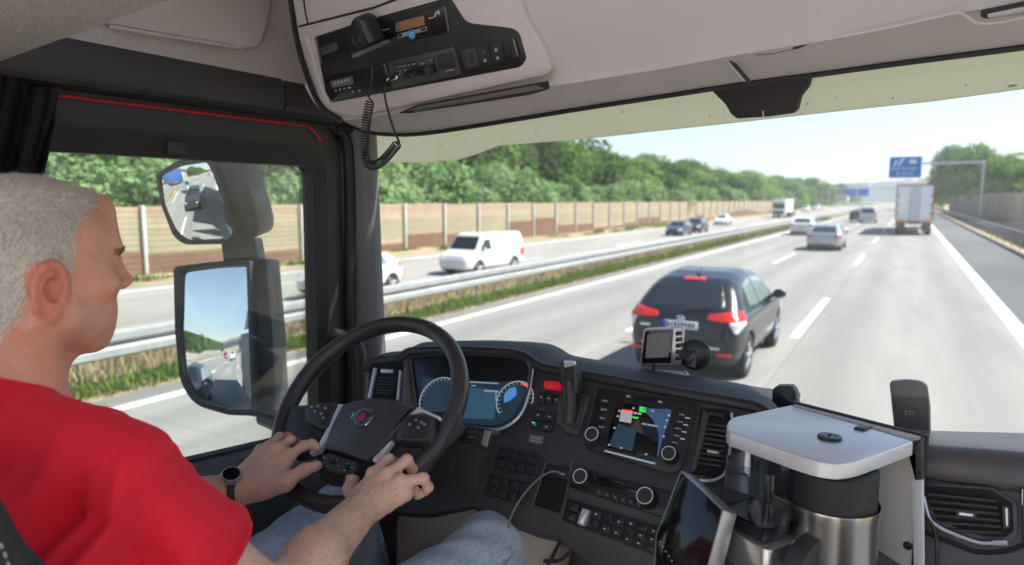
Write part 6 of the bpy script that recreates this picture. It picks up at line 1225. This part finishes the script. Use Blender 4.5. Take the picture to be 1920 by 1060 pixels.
# ================================================================== SEAT
m_seat = M('dark seat cloth', (.035, .034, .036), .85, noise=(260, .2), bump=(300, .4, .001)); st_ = empty('driver_seat', (-.943, .25, Z(-1.0)), 'dark grey driver seat with pale stitched backrest edge behind the red shirt', 'seat')
def seatf(P):
    q = P - np.array([-.943, .165, Z(-.62)]); t = .20; y = q[:, 1] * math.cos(t) + q[:, 2] * math.sin(t); z = -q[:, 1] * math.sin(t) + q[:, 2] * math.cos(t); w = np.abs(np.stack([q[:, 0], y, z], 1)) - np.array([.235, .045, .36]); return np.linalg.norm(np.maximum(w, 0), axis=1) + np.minimum(w.max(1), 0) - .045
V, Q = SDF().fn(seatf, (-.943, .165, Z(-.62)), .6).cone((-.748, .250, Z(-.235)), (-.722, .285, Z(-.38)), .030, .034, k=.03).cone((-.722, .285, Z(-.38)), (-.70, .34, Z(-.75)), .034, .045, k=.03).mesh((-1.30, -.12, Z(-1.15)), (-.60, .42, Z(-.12)), .008); link('backrest', np_mesh('backrest', V, Q), m_seat, st_)
b = MB(); b.box((-.943, .58, Z(-.93)), (.52, .62, .16), bev=.06); b.obj('cushion', m_seat, st_)

b = MB(); sa_ = [(-.727, .240, Z(-.225)), (-.700, .268, Z(-.32)), (-.686, .272, Z(-.42))]; sl_ = spline(sa_, 22)
for off in (0, .010):
    for p0_, p1_ in zip(sl_[:-1:2], sl_[1::2]): b.tube([p0_ + np.array([off * .3, off * 1.0, 0]), p1_ + np.array([off * .3, off * 1.0, 0])], .0011, 5)
b.obj('seam_stitching', M('pale thread', (.45, .43, .40), .8), st_)

ps_ = empty('bounce_seat', (.47, .45, Z(-1.1)), 'unseen light grey seat added right of the camera to bounce sunlight onto the driver', 'seat'); m_ps = M('light bounce seat cover', (.72, .70, .67), .9, noise=(200, .1))  # unseen seat added so sunlight bounces onto the driver's arms
b = MB(); b.box((.47, .58, Z(-.66)), (.54, .62, .16), bev=.06); b.obj('cushion', m_ps, ps_); b = MB(); b.box((.47, .20, Z(-.32)), (.52, .14, .72), Matrix.Rotation(.2, 3, 'X'), bev=.06); b.obj('backrest', m_ps, ps_); b = MB(); b.box((.47, .55, Z(-1.08)), (.4, .45, .74), bev=.03); b.obj('base', m_trim, ps_)
# ================================================================== THE DRIVER
E0 = np.array([-.949, .437, Z(-.103)]); HC, HS = math.cos(math.radians(7.5)), math.sin(math.radians(7.5)); HR3 = np.array([[HC, HS, 0], [-HS, HC, 0], [0, 0, 1.]])
h7 = lambda a, c, off: WP_.p((400 + a / 3.534, 760 + c / 3.534), off)
SR = np.array([-.782, .436, Z(-.325)]); ER = np.array([-.728, .594, Z(-.552)]); WR = np.array([-.785, .858, Z(-.522)])
SL = np.array([-1.150, .445, Z(-.315)]); EL = np.array([-1.225, .615, Z(-.555)]); WL = h7(165, 545, .055)
D = SDF()
def hp(x, y, z): return E0 + HR3 @ np.array([x, y if y < 0 else y * .93, z])
# head
D.ell(hp(0, -.008, .050), (.0755, .099, .080), HR3, k=.02).ell(hp(0, .032, .012), (.062, .061, .090), HR3, k=.03)
D.cone(hp(-.030, .089, .040), hp(.030, .089, .040), .0095, k=.022).cone(hp(0, .085, .09), hp(0, .08, .07), .02, k=.03)
for s in (-1, 1):
    D.ell(hp(s * .050, .058, -.006), (.020, .026, .018), k=.025).cone(hp(s * .060, .012, -.038), hp(s * .022, .052, -.076), .0165, .0165, k=.02).cone(hp(s * .064, -.01, .01), hp(s * .060, .012, -.040), .015, k=.03).ell(hp(s * .038, .048, -.045), (.019, .030, .026), k=.025)
D.cone(hp(-.012, .063, -.078), hp(.012, .063, -.078), .0165, k=.022).ell(hp(0, .061, -.048), (.036, .030, .034), k=.025)
for s in (-1, 1): D.ell(hp(s * .031, .103, .018), (.017, .018, .011), k=.016, sign=-1)
D.cone(hp(0, .0955, .036), hp(0, .113, -.004), .0092, .0098, k=.014).ell(hp(0, .115, -.008), (.0105, .0095, .009), k=.008)
for s in (-1, 1): D.ell(hp(s * .0105, .106, -.012), (.0075, .009, .0065), k=.006).ell(hp(s * .031, .081, .018), (.0135, .0135, .0125), k=.006).cone(hp(s * .020, .094, .024), hp(s * .044, .087, .023), .0035, k=.006).cone(hp(s * .021, .0935, .0125), hp(s * .043, .087, .012), .003, k=.006)
D.cone(hp(-.020, .086, -.043), hp(0, .095, -.041), .0042, .0052, k=.008).cone(hp(.020, .086, -.043), hp(0, .095, -.041), .0042, .0052, k=.008).cone(hp(-.016, .085, -.054), hp(0, .0915, -.054), .0045, .006, k=.008).cone(hp(.016, .085, -.054), hp(0, .0915, -.054), .0045, .006, k=.008)
D.cone(hp(-.019, .0925, -.0485), hp(.019, .0925, -.0485), .0026, k=.004); D.p[-1] = (*D.p[-1][:4], -1)
# ears
for s in (-1, 1):
    ca, sa = math.cos(.24), -math.sin(.24); ct, st2 = math.cos(.18), math.sin(.18)
    Rz = np.array([[ca, s * sa, 0], [-s * sa, ca, 0], [0, 0, 1.]]); Rx = np.array([[1, 0, 0], [0, ct, st2], [0, -st2, ct]]); Re = HR3 @ Rz @ Rx; ec_ = hp(s * .0800, -.010, -.002)
    D.ell(ec_, (.0070, .0205, .0335), Re, k=.008).ell(ec_ + Re @ np.array([s * .0085, .0030, .004]), (.0105, .0130, .0215), Re, k=.003, sign=-1).ell(ec_ + Re @ np.array([s * .003, .004, -.006]), (.008, .006, .0085), Re, k=.003, sign=-1)
    D.chain([ec_ + Re @ np.array([s * .004, .0185 * math.cos(a) - .001, .0305 * math.sin(a)]) for a in np.linspace(.15, 4.1, 9)], [.0036, .0040, .0042, .0042, .0040, .0038, .0035, .0032, .003], k=.003)
    D.chain([ec_ + Re @ np.array([s * .0035, .0105 * math.cos(a) - .002, .018 * math.sin(a) - .001]) for a in np.linspace(.9, 3.9, 6)], [.002, .0026, .0026, .0026, .0026, .002], k=.004)
    D.ell(ec_ + Re @ np.array([s * .0025, .008, -.026]), (.0048, .0085, .0095), Re, k=.006).ell(ec_ + Re @ np.array([s * .003, .0165, -.004]), (.004, .004, .007), Re, k=.004)
# neck and hidden trunk under the shirt
D.cone(hp(0, -.026, -.03), hp(0, -.062, -.19), .053, .064, k=.035)
for s in (-1, 1): D.cone(hp(s * .060, -.022, -.045), hp(s * .022, .015, -.20), .013, .012, k=.025)
D.cone(hp(0, .016, -.088), hp(0, -.024, -.18), .022, .028, k=.022)
D.cone((-.943, .365, Z(-.28)), (-.943, .27, Z(-.60)), .075, .09, k=.05)
D.cone((-.943, .38, Z(-.31)), SR, .034, .034, k=.04).cone((-.943, .38, Z(-.31)), SL, .034, .034, k=.04)
# arms
D.cone(SR, ER, .038, .040, k=.03).cone(ER, ER * .62 + WR * .38 + np.array([.006, 0, .004]), .041, .0425, k=.02).cone(ER * .62 + WR * .38 + np.array([.006, 0, .004]), WR, .0425, .0285, k=.02)
D.cone(SL, EL, .038, .040, k=.03).cone(EL, EL * .6 + WL * .4, .041, .041, k=.02).cone(EL * .6 + WL * .4, WL, .041, .0275, k=.02)
def hand(W, mcp, fingers, thumb, palm_r, tend=.0056):
    D.ell(W, (.029, .029, .024), k=.015)
    wr = [W + (m - np.mean(mcp, 0)) * .42 for m in mcp]
    for a, m in zip(wr, mcp): D.cone(a, m - NW * .006, .0175, palm_r, k=.018)
    for i in range(3): D.cone((wr[i] + wr[i + 1]) / 2, (mcp[i] + mcp[i + 1]) / 2 - NW * .010, .016, .011, k=.016)
    for a, m in zip(wr, mcp): D.cone(W * .4 + a * .6 + NW * .012, m + NW * .0075, tend * .7, tend, k=.008).ell(m + NW * .004, (.0105,) * 3, k=.008)
    for f, rs_ in fingers:
        D.chain(f, rs_, k=.004)
        for q, r_ in zip(f[1:-1], rs_[1:-1]): D.ell(q + NW * .0012, (r_ * 1.06,) * 3, k=.004)
    D.chain(thumb[0], thumb[1], k=.010)
Rm = [h7(1062, 455, .058), h7(1160, 455, .062), h7(1238, 505, .057), h7(1262, 580, .044)]
hand(WR, Rm, [([Rm[0], h7(1162, 358, .044), h7(1216, 388, .020), h7(1205, 425, -.004)], [.0105, .0098, .0088, .0078]), ([Rm[1], h7(1284, 366, .046), h7(1318, 425, .020), h7(1300, 470, -.006)], [.0108, .0100, .009, .008]),
        ([Rm[2], h7(1392, 486, .040), h7(1424, 545, .016), h7(1404, 575, -.006)], [.0102, .0095, .0086, .0076]), ([Rm[3], h7(1330, 560, .020), h7(1365, 590, .000), h7(1350, 605, -.012)], [.0092, .0082, .0076, .0068])],
     ([h7(960, 660, .036), h7(905, 560, .024), h7(925, 470, .018), h7(985, 425, .008)], [.017, .0125, .011, .0088]), .0130)
Lm = [h7(498, 335, .053), h7(432, 285, .057), h7(372, 278, .050), h7(318, 300, .038)]
hand(WL, Lm, [([Lm[0], h7(600, 270, .046), h7(655, 258, .041), h7(690, 282, .036)], [.0105, .0096, .0088, .0078]), ([Lm[1], h7(515, 232, .042), h7(548, 248, .018), h7(525, 275, -.004)], [.0105, .0096, .0088, .0078]),
        ([Lm[2], h7(440, 212, .034), h7(500, 208, .012), h7(510, 240, -.008)], [.0100, .0092, .0084, .0074]), ([Lm[3], h7(395, 245, .014), h7(440, 235, -.004), h7(450, 255, -.012)], [.0088, .008, .0074, .0066])],
     ([h7(300, 560, .048), h7(480, 505, .048), h7(600, 432, .047), h7(690, 400, .044)], [.019, .0135, .0112, .0095]), .0130)
D.cone(h7(240, 560, .046), h7(470, 512, .046), .021, .0135, k=.022).cone(h7(320, 500, .046), h7(450, 440, .047), .018, .013, k=.02)
VEIN = []
for vn_, of_ in ([[(1000, 720), (1030, 620), (1015, 540), (1070, 470)], .072], [[(1120, 700), (1105, 620), (1150, 545), (1140, 480)], .072], [[(1105, 620), (1060, 565), (1040, 510)], .072], [[(1190, 640), (1175, 560), (1215, 510)], .07], [[(950, 860), (985, 790), (1000, 720)], .075], [[(215, 530), (320, 440), (395, 350)], .07], [[(300, 560), (385, 470), (440, 380)], .07]):
    for a_, c_ in zip(vn_[:-1], vn_[1:]): VEIN.append((h7(*a_, of_), h7(*c_, of_)))
def veins(P, d):
    c = P.mean(0)
    if abs((c - W0) @ NW) > .14 or np.linalg.norm(c - W0) > .40: return d
    pu = np.stack([P @ XR, P @ UP], 1); bump = np.zeros(len(P))
    for a_, b_ in VEIN:
        A = np.array([a_ @ XR, a_ @ UP]); B = np.array([b_ @ XR, b_ @ UP]); e = B - A; t_ = np.clip(((pu - A) @ e) / (e @ e), 0, 1); bump = np.maximum(bump, np.exp(-((np.linalg.norm(pu - A - t_[:, None] * e, axis=1)) / .0028) ** 2))
    return d - .0017 * bump * (((P - W0) @ NW) > .035)
V, Q = D.mesh((-1.34, .10, Z(-.66)), (-.60, 1.06, Z(.05)), .0025, post=veins)
skin = bpy.data.materials.new('skin'); t, bs = nodes(skin); bs.inputs['Roughness'].default_value = .50; bs.inputs['Subsurface Weight'].default_value = .18; bs.inputs['Subsurface Radius'].default_value = (1, .25, .12); bs.inputs['Subsurface Scale'].default_value = .006
at = t.nodes.new('ShaderNodeAttribute'); at.attribute_name = 'ruddy'; ah = t.nodes.new('ShaderNodeAttribute'); ah.attribute_name = 'scalp'
co = t.nodes.new('ShaderNodeTexCoord'); n1_ = t.nodes.new('ShaderNodeTexNoise'); n1_.inputs['Scale'].default_value = 38; n1_.inputs['Detail'].default_value = 6; n1_.inputs['Roughness'].default_value = .7; t.links.new(co.outputs['Object'], n1_.inputs['Vector'])
def mixc(fac, A, B):
    m_ = t.nodes.new('ShaderNodeMix'); m_.data_type = 'RGBA'; t.links.new(fac, m_.inputs['Factor'])
    for k_, v_ in (('A', A), ('B', B)):
        if isinstance(v_, tuple): m_.inputs[k_].default_value = (*v_, 1)
        else: t.links.new(v_, m_.inputs[k_])
    return m_.outputs['Result']
c_arm = mixc(n1_.outputs['Fac'], (.64, .355, .235), (.86, .57, .425)); c_face = mixc(n1_.outputs['Fac'], (.55, .15, .085), (.79, .33, .215)); c_all = mixc(at.outputs['Fac'], c_arm, c_face); c_all = mixc(ah.outputs['Fac'], c_all, (.56, .43, .35)); t.links.new(c_all, bs.inputs['Base Color'])
n2_ = t.nodes.new('ShaderNodeTexNoise'); n2_.inputs['Scale'].default_value = 260; n2_.inputs['Detail'].default_value = 4; t.links.new(co.outputs['Object'], n2_.inputs['Vector']); bp = t.nodes.new('ShaderNodeBump'); bp.inputs['Strength'].default_value = .55; bp.inputs['Distance'].default_value = .0016; t.links.new(n2_.outputs['Fac'], bp.inputs['Height'])
n3_ = t.nodes.new('ShaderNodeTexNoise'); n3_.inputs['Scale'].default_value = 75; n3_.inputs['Detail'].default_value = 5; n3_.inputs['Roughness'].default_value = .65; n3_.inputs['Distortion'].default_value = 1.2; t.links.new(co.outputs['Object'], n3_.inputs['Vector']); bp2 = t.nodes.new('ShaderNodeBump'); bp2.inputs['Strength'].default_value = .5; bp2.inputs['Distance'].default_value = .004; t.links.new(n3_.outputs['Fac'], bp2.inputs['Height']); t.links.new(bp.outputs[0], bp2.inputs['Normal']); t.links.new(bp2.outputs[0], bs.inputs['Normal'])
def relax(V, Q, it, mask=None):
    e = np.concatenate([Q[:, [0, 1]], Q[:, [1, 2]], Q[:, [2, 3]], Q[:, [3, 0]]]); n = len(V); deg = np.bincount(e[:, 0], minlength=n) + np.bincount(e[:, 1], minlength=n)
    for _ in range(it):
        A = np.zeros_like(V)
        for k in range(3): A[:, k] = np.bincount(e[:, 0], V[e[:, 1], k], n) + np.bincount(e[:, 1], V[e[:, 0], k], n)
        V = V * .5 + .5 * A / deg[:, None]
    return V
V = relax(V, Q, 1); bme = np_mesh('person', V, Q)
q = (V - E0) @ HR3
yl = np.interp(q[:, 2], [-.085, -.055, -.030, -.006, .006, .03, .06, .085, .105, .14], [-.075, -.050, -.032, -.026, .012, .027, .024, .042, .070, .095])
hm = np.clip((yl - q[:, 1]) / .010, 0, 1) * (q[:, 2] > -.09) * np.clip((q[:, 2] + .088) / .02, 0, 1)
ear_d = np.minimum(np.linalg.norm((q - [.084, -.012, -.002]) / [.018, .030, .040], axis=1), np.linalg.norm((q - [-.084, -.012, -.002]) / [.018, .030, .040], axis=1)); hm = hm * np.clip((ear_d - .92) / .2, 0, 1); stub = .22 * np.clip((-.022 - q[:, 2]) / .02, 0, 1) * np.clip((q[:, 1] + .005) / .02, 0, 1) * (q[:, 2] > -.105)
rd = np.where(q[:, 2] > -.2, .55, 0.) * (q[:, 1] < .2); rd = rd * np.clip((q[:, 2] + .22) / .06, 0, 1); rd = np.maximum(rd, np.clip(1.25 - ear_d, 0, .45) * 2.2 * (q[:, 2] > -.1)); rd = np.maximum(rd, .95 * np.exp(-((q - [0, .108, -.008]) ** 2).sum(1) / .025 ** 2)); rd = np.maximum(rd, .8 * np.exp(-((np.abs(q) * [1, 1, 1] - [.045, .075, .008]) ** 2).sum(1) / .03 ** 2))
for nm, arr in (('ruddy', rd), ('scalp', np.maximum(hm * .7, stub))): a_ = bme.attributes.new(nm, 'FLOAT', 'POINT'); a_.data.foreach_set('value', arr.astype(np.float32))
person = link('person', bme, skin); tag(person, 'grey haired driver in a red t-shirt and jeans with both hands on the steering wheel', 'person')
FN = np.cross(V[Q[:, 2]] - V[Q[:, 0]], V[Q[:, 3]] - V[Q[:, 1]]); VN = np.zeros_like(V)
for k in range(4):
    for c in range(3): VN[:, c] += np.bincount(Q[:, k], FN[:, c], len(V))
VN /= np.linalg.norm(VN, axis=1)[:, None] + 1e-12
if np.mean(np.sum(VN * (V - E0), 1)[np.linalg.norm(V - E0, axis=1) < .12]) < 0: VN = -VN
def strands(nm, idx, ln, dirf, lift, wid, cols, sd, mat, parent):
    r = nprng(sd); n = len(idx); P = V[idx] + r.normal(0, .0012, (n, 3)); N = VN[idx]; P -= N * np.sum((P - V[idx]) * N, 1)[:, None]
    d = dirf(V[idx] - E0) + r.normal(0, .28, (n, 3)); d -= N * np.sum(d * N, 1)[:, None] * .9; d /= np.linalg.norm(d, axis=1)[:, None] + 1e-9; L = (ln * r.uniform(.6, 1.25, n))[:, None]
    mid = P + d * L * .5 + N * L * lift; tip = P + d * L * .98 + N * L * lift * 1.25 + np.array([0, 0, -.0008]); w = np.cross(d, N); w /= np.linalg.norm(w, axis=1)[:, None] + 1e-9; w *= wid
    W_ = np.stack([P - w, P + w, mid + w * .8, mid - w * .8, tip], 1).reshape(-1, 3); i = np.arange(n) * 5
    T = np.concatenate([np.stack([i, i + 1, i + 2], 1), np.stack([i, i + 2, i + 3], 1), np.stack([i + 3, i + 2, i + 4], 1)]); me = np_mesh(nm, W_, T); a_ = me.attributes.new('tone', 'FLOAT', 'POINT'); a_.data.foreach_set('value', np.repeat(r.random(n), 5).astype(np.float32))
    return link(nm, me, mat, parent)
def hair_mat(name, c1, c2):
    m = bpy.data.materials.new(name); t, b_ = nodes(m); a_ = t.nodes.new('ShaderNodeAttribute'); a_.attribute_name = 'tone'; mx = t.nodes.new('ShaderNodeMix'); mx.data_type = 'RGBA'; mx.inputs['A'].default_value = (*c1, 1); mx.inputs['B'].default_value = (*c2, 1); t.links.new(a_.outputs['Fac'], mx.inputs['Factor']); t.links.new(mx.outputs['Result'], b_.inputs['Base Color']); b_.inputs['Roughness'].default_value = .5; return m
r = nprng(77)
def hdir(q): top = np.clip((q[:, 2] - .06) / .05, 0, 1)[:, None]; return top * np.array([0, .55, .15]) + (1 - top) * np.array([0, -.45, -.75])
pr_ = hm + 1e-9; pr_[hm < .05] = 0; idx = r.choice(len(V), 40000, p=pr_ / pr_.sum()); zz = V[idx, 2] - E0[2]
strands('hair', idx, .0055 + .0080 * np.clip((zz - .02) / .09, 0, 1), hdir, .30, .00031, None, 1, hair_mat('grey hair', (.50, .43, .35), (.97, .95, .91)), person)
bi = np.where((np.abs(np.abs(q[:, 0]) - .031) < .019) & (np.abs(q[:, 2] - .037 - .25 * (.031 - np.abs(q[:, 0])) * 0) < .0045) & (q[:, 1] > .068))[0]
if len(bi): strands('eyebrow', r.choice(bi, 420), np.full(420, .006), lambda q: np.stack([np.sign(q[:, 0]) * .8, -.2 + 0 * q[:, 0], .15 + 0 * q[:, 0]], 1), .3, .00035, None, 2, hair_mat('brow hair', (.20, .14, .10), (.42, .34, .28)), person)
fa_ = ER * .1 + WR * .9; ax_ = (WR - ER) / np.linalg.norm(WR - ER); tt = (V - ER) @ ax_; dist = np.linalg.norm(V - ER - tt[:, None] * ax_, axis=1); ai = np.where((tt > .0) & (tt < .28) & (dist < .06))[0]
axl = (WL - EL) / np.linalg.norm(WL - EL); tl_ = (V - EL) @ axl; dl = np.linalg.norm(V - EL - tl_[:, None] * axl, axis=1); al = np.where((tl_ > .08) & (tl_ < .28) & (dl < .06))[0]; ai = np.concatenate([ai, al])
strands('arm_hair', r.choice(ai, 5200), np.full(5200, .011), lambda q: np.tile(ax_ + np.array([.25, 0, -.25]), (len(q), 1)), .16, .00013, None, 3, hair_mat('fine arm hair', (.20, .12, .07), (.45, .30, .18)), person)
m_eye = M('eye white', (.75, .72, .70), .15); m_iris = M('iris grey', (.05, .06, .07), .1)
for s in (-1, 1):
    b = MB(); b.lathe([(.0122 * math.sin(a), -.0122 * math.cos(a)) for a in np.linspace(.02, PI - .02, 16)], hp(s * .031, .0822, .018), (0, 1, 0), 24); e_ = b.obj('eye', m_eye, person); b = MB(); b.lathe([(.0055, .0112), (.003, .0124), (0, .0126)], hp(s * .031, .0822, .018), (s * .05, 1, -.06), 20); b.obj('iris', m_iris, e_)
m_nail = M('finger nail', (.66, .40, .32), .3)
for p_, d_, r_ in ((h7(676, 403, .0525), h7(700, 396, .0525) - h7(640, 420, .0535), (.0085, .0062)),):
    d_ = d_ / np.linalg.norm(d_); c_ = np.cross(NW, d_); b = MB(); b.poly([p_ + d_ * r_[0] * math.cos(a) + c_ * r_[1] * math.sin(a) for a in np.linspace(0, 2 * PI, 18)[:-1]], NW, .0025, .0012); b.obj('nail', m_nail, person)
# ---- t-shirt
hem = SR + (ER - SR) * .60; hd_ = (ER - SR) / np.linalg.norm(ER - SR); heml = SL + (EL - SL) * .66; hdl = (EL - SL) / np.linalg.norm(EL - SL)
S = SDF(); S.ell((-.943, .315, Z(-.56)), (.205, .135, .34), k=.05)
S.cone((-.905, .372, Z(-.268)), SR + np.array([.004, .004, .016]), .055, .054, k=.04).cone((-.981, .375, Z(-.262)), SL + np.array([.012, 0, .008]), .058, .066, k=.06).ell((-.943, .40, Z(-.42)), (.17, .11, .14), k=.06)
S.cone((-.815, .40, Z(-.44)), (-.835, .36, Z(-.72)), .075, .08, k=.05)
S.cone(hp(0, -.048, -.125), hp(0, -.060, -.185), .062, .085, k=.03)
def sleeve(A, B_, hd_, out):
    B2_ = A + (B_ - A) * 1.25
    def f(P):
        ab = B2_ - A; t_ = np.clip(((P - A) @ ab) / (ab @ ab), 0, 1); q = P - A - t_[:, None] * ab; return np.maximum(np.linalg.norm(q, axis=1) - (.049 + .012 * t_ + .0016 * np.sin(P[:, 0] * 90 + P[:, 2] * 60) * t_), (P - B_) @ hd_)
    return f
S.fn(sleeve(SR, hem, hd_, 1), (SR + hem) / 2, .2, k=.012).fn(sleeve(SL, heml, hdl, -1), (SL + heml) / 2, .2, k=.012)
nk = hp(0, -.040, -.112); nn = np.array([0, .42, 1.0]); nn /= np.linalg.norm(nn)
def fold(P, d):
    x, y, z = P[:, 0] + .943, P[:, 1] - .3, P[:, 2] - CAMZ; s_ = (P - SR) @ hd_; out_ = np.clip((x - .135) / .05, 0, 1) * np.clip((y - .08) / .05, 0, 1)
    w = np.clip((-.235 - z) / .10, 0, 1) * (1 - .75 * out_)
    ph = 84 * x + 24 * y + 7 * np.sin(9 * z + 4 * x) + 10 * z; d = d + w * (.0135 * np.sin(ph) * np.abs(np.sin(ph)) ** .3 + .0055 * np.sin(2.3 * ph + 25 * z))
    d = d + .003 * np.sin(26 * x + 40 * (z + .25) + 18 * y) * (1 - w) * np.clip((-.225 - z) / .05, 0, 1)
    d = d + .0022 * np.exp(-((s_ - .005) / .006) ** 2) * (x > .10) + out_ * .0045 * np.sin(75 * (P[:, 0] + .75) - 30 * s_ + 40 * (P[:, 1] - .5)) * np.clip(s_ / .1, 0, 1)
    ab_ = ER - SR; t_ = np.clip(((P - SR) @ ab_) / (ab_ @ ab_), 0, 1); d = np.minimum(d, np.maximum(np.linalg.norm(P - SR - t_[:, None] * ab_, axis=1) - .0465, (P - hem) @ hd_))
    d = np.maximum(d, (P - nk) @ nn)
    return np.maximum(d, np.linalg.norm(P - hp(0, -.04, -.10), axis=1) * -1 + .02)
V2, Q2 = S.mesh((-1.36, .10, Z(-.80)), (-.58, .74, Z(-.12)), .0044, post=fold); V2 = relax(V2, Q2, 2)
m_shirt = bpy.data.materials.new('red cotton'); t, bs = nodes(m_shirt); bs.inputs['Roughness'].default_value = .85; bs.inputs['Sheen Weight'].default_value = .25; bs.inputs['Sheen Roughness'].default_value = .5; bs.inputs['Sheen Tint'].default_value = (1, .2, .25, 1)
co = t.nodes.new('ShaderNodeTexCoord'); n1_ = t.nodes.new('ShaderNodeTexNoise'); n1_.inputs['Scale'].default_value = 240; n1_.inputs['Detail'].default_value = 3; t.links.new(co.outputs['Object'], n1_.inputs['Vector']); cr = t.nodes.new('ShaderNodeMix'); cr.data_type = 'RGBA'; cr.inputs['A'].default_value = (.66, .004, .018, 1); cr.inputs['B'].default_value = (.86, .010, .036, 1); t.links.new(n1_.outputs['Fac'], cr.inputs['Factor']); t.links.new(cr.outputs['Result'], bs.inputs['Base Color']); bp = t.nodes.new('ShaderNodeBump'); bp.inputs['Strength'].default_value = .3; bp.inputs['Distance'].default_value = .0012; t.links.new(n1_.outputs['Fac'], bp.inputs['Height']); t.links.new(bp.outputs[0], bs.inputs['Normal'])
sh_ = link('t_shirt', np_mesh('t_shirt', V2, Q2), m_shirt, person)
# stitched double seam near the sleeve hem and the sleeve seam at the shoulder
u_ = np.cross(hd_, [0, 0, 1.]); u_ /= np.linalg.norm(u_); w_ = np.cross(hd_, u_); b = MB()
for o_ in (.016, .020):
    for k in range(90):
        a = 2 * PI * k / 90; c0 = hem - hd_ * o_; rr = .0590; d_ = u_ * math.cos(a) + w_ * math.sin(a); d2 = u_ * math.cos(a + .04) + w_ * math.sin(a + .04); b.tube([c0 + d_ * rr, c0 + d2 * rr], .0005, 4)
b.obj('hem_stitching', M('dark red thread', (.36, .004, .012), .8), sh_)
cpts = []
ctr = nk + nn * 0; u3 = np.array([1., 0, 0]); w3 = np.cross(nn, u3)
for k in range(48):
    a = 2 * PI * k / 48; cpts.append(ctr + u3 * math.cos(a) * .0655 + w3 * math.sin(a) * .0675 + np.array([0, -.008, -.002]))
b = MB(); b.tube(cpts, .0055, 8, closed=True); b.obj('collar', m_shirt, sh_)
# ---- jeans
J = SDF(); HR = np.array([-.835, .42, Z(-.80)]); KR = np.array([-.712, 1.150, Z(-.728)]); HL = np.array([-1.05, .42, Z(-.80)]); KL = np.array([-1.075, 1.09, Z(-.712)])
J.cone(HR, KR, .098, .070, k=.04).cone(HL, KL, .098, .070, k=.04).cone(KR, KR + np.array([.01, .14, -.42]), .068, .055, k=.03).cone(KL, KL + np.array([-.0, .16, -.42]), .068, .055, k=.03).cone(HR, HL, .11, k=.05).ell(KR + np.array([0, .012, .006]), (.066, .07, .064), k=.03)
def jf(P, d): return d + .004 * np.sin(P[:, 1] * 60 + P[:, 0] * 45 + 4 * np.sin(P[:, 1] * 22)) * np.exp(-((P[:, 1] - .72) / .18) ** 2) + .0025 * np.sin(P[:, 1] * 95 - P[:, 0] * 60) * np.exp(-((P[:, 1] - 1.08) / .1) ** 2) + .0022 * np.sin(P[:, 1] * 33 + P[:, 0] * 21 + P[:, 2] * 28)
V3, Q3 = J.mesh((-1.22, .25, Z(-1.2)), (-.58, 1.40, Z(-.60)), .007, post=jf); V3 = relax(V3, Q3, 1)
m_jean = M('washed denim', (.42, .50, .59), .9, noise=(150, .22), mottled=(7, (.58, .64, .70), .35), bump=(420, .6, .0012), stretch=(1, .35, 1)); m_jean2 = None
je = link('jeans', np_mesh('jeans', V3, Q3), m_jean, person)
b = MB(); b.tube(spline([(-.655, .55, Z(-.76)), (-.640, .80, Z(-.745)), (-.642, 1.0, Z(-.72)), (-.645, 1.14, Z(-.70))], 8), .0016, 5); b.obj('leg_seam', M('denim seam', (.30, .36, .43), .9), je)
# ---- wristwatch
wa = WL * .95 + EL * .05; wd = (WL - EL) / np.linalg.norm(WL - EL); wt = empty('wristwatch', wa, 'dark wristwatch with leather strap on the left wrist of the driver', 'watch')
b = MB(); b.lathe([(.0325, -.011), (.0350, -.011), (.0352, 0), (.0350, .011), (.0325, .011)], wa, wd, 36); b.obj('strap', M('dark brown strap', (.018, .012, .010), .5), wt)
up_ = np.array([.15, -.55, .8]); up_ = up_ - wd * (up_ @ wd); up_ /= np.linalg.norm(up_); b = MB(); b.lathe([(.019, -.002), (.020, .004), (.018, .0085), (.016, .0085)], wa + up_ * .034, up_, 32); b.obj('case', M('watch steel', (.55, .55, .57), .25, .8), wt); b = MB(); b.lathe([(.0155, .0092), (0, .0092)], wa + up_ * .034, up_, 32); b.obj('dial', M('watch dial', (.008, .008, .010), .5, spec=.2), wt)
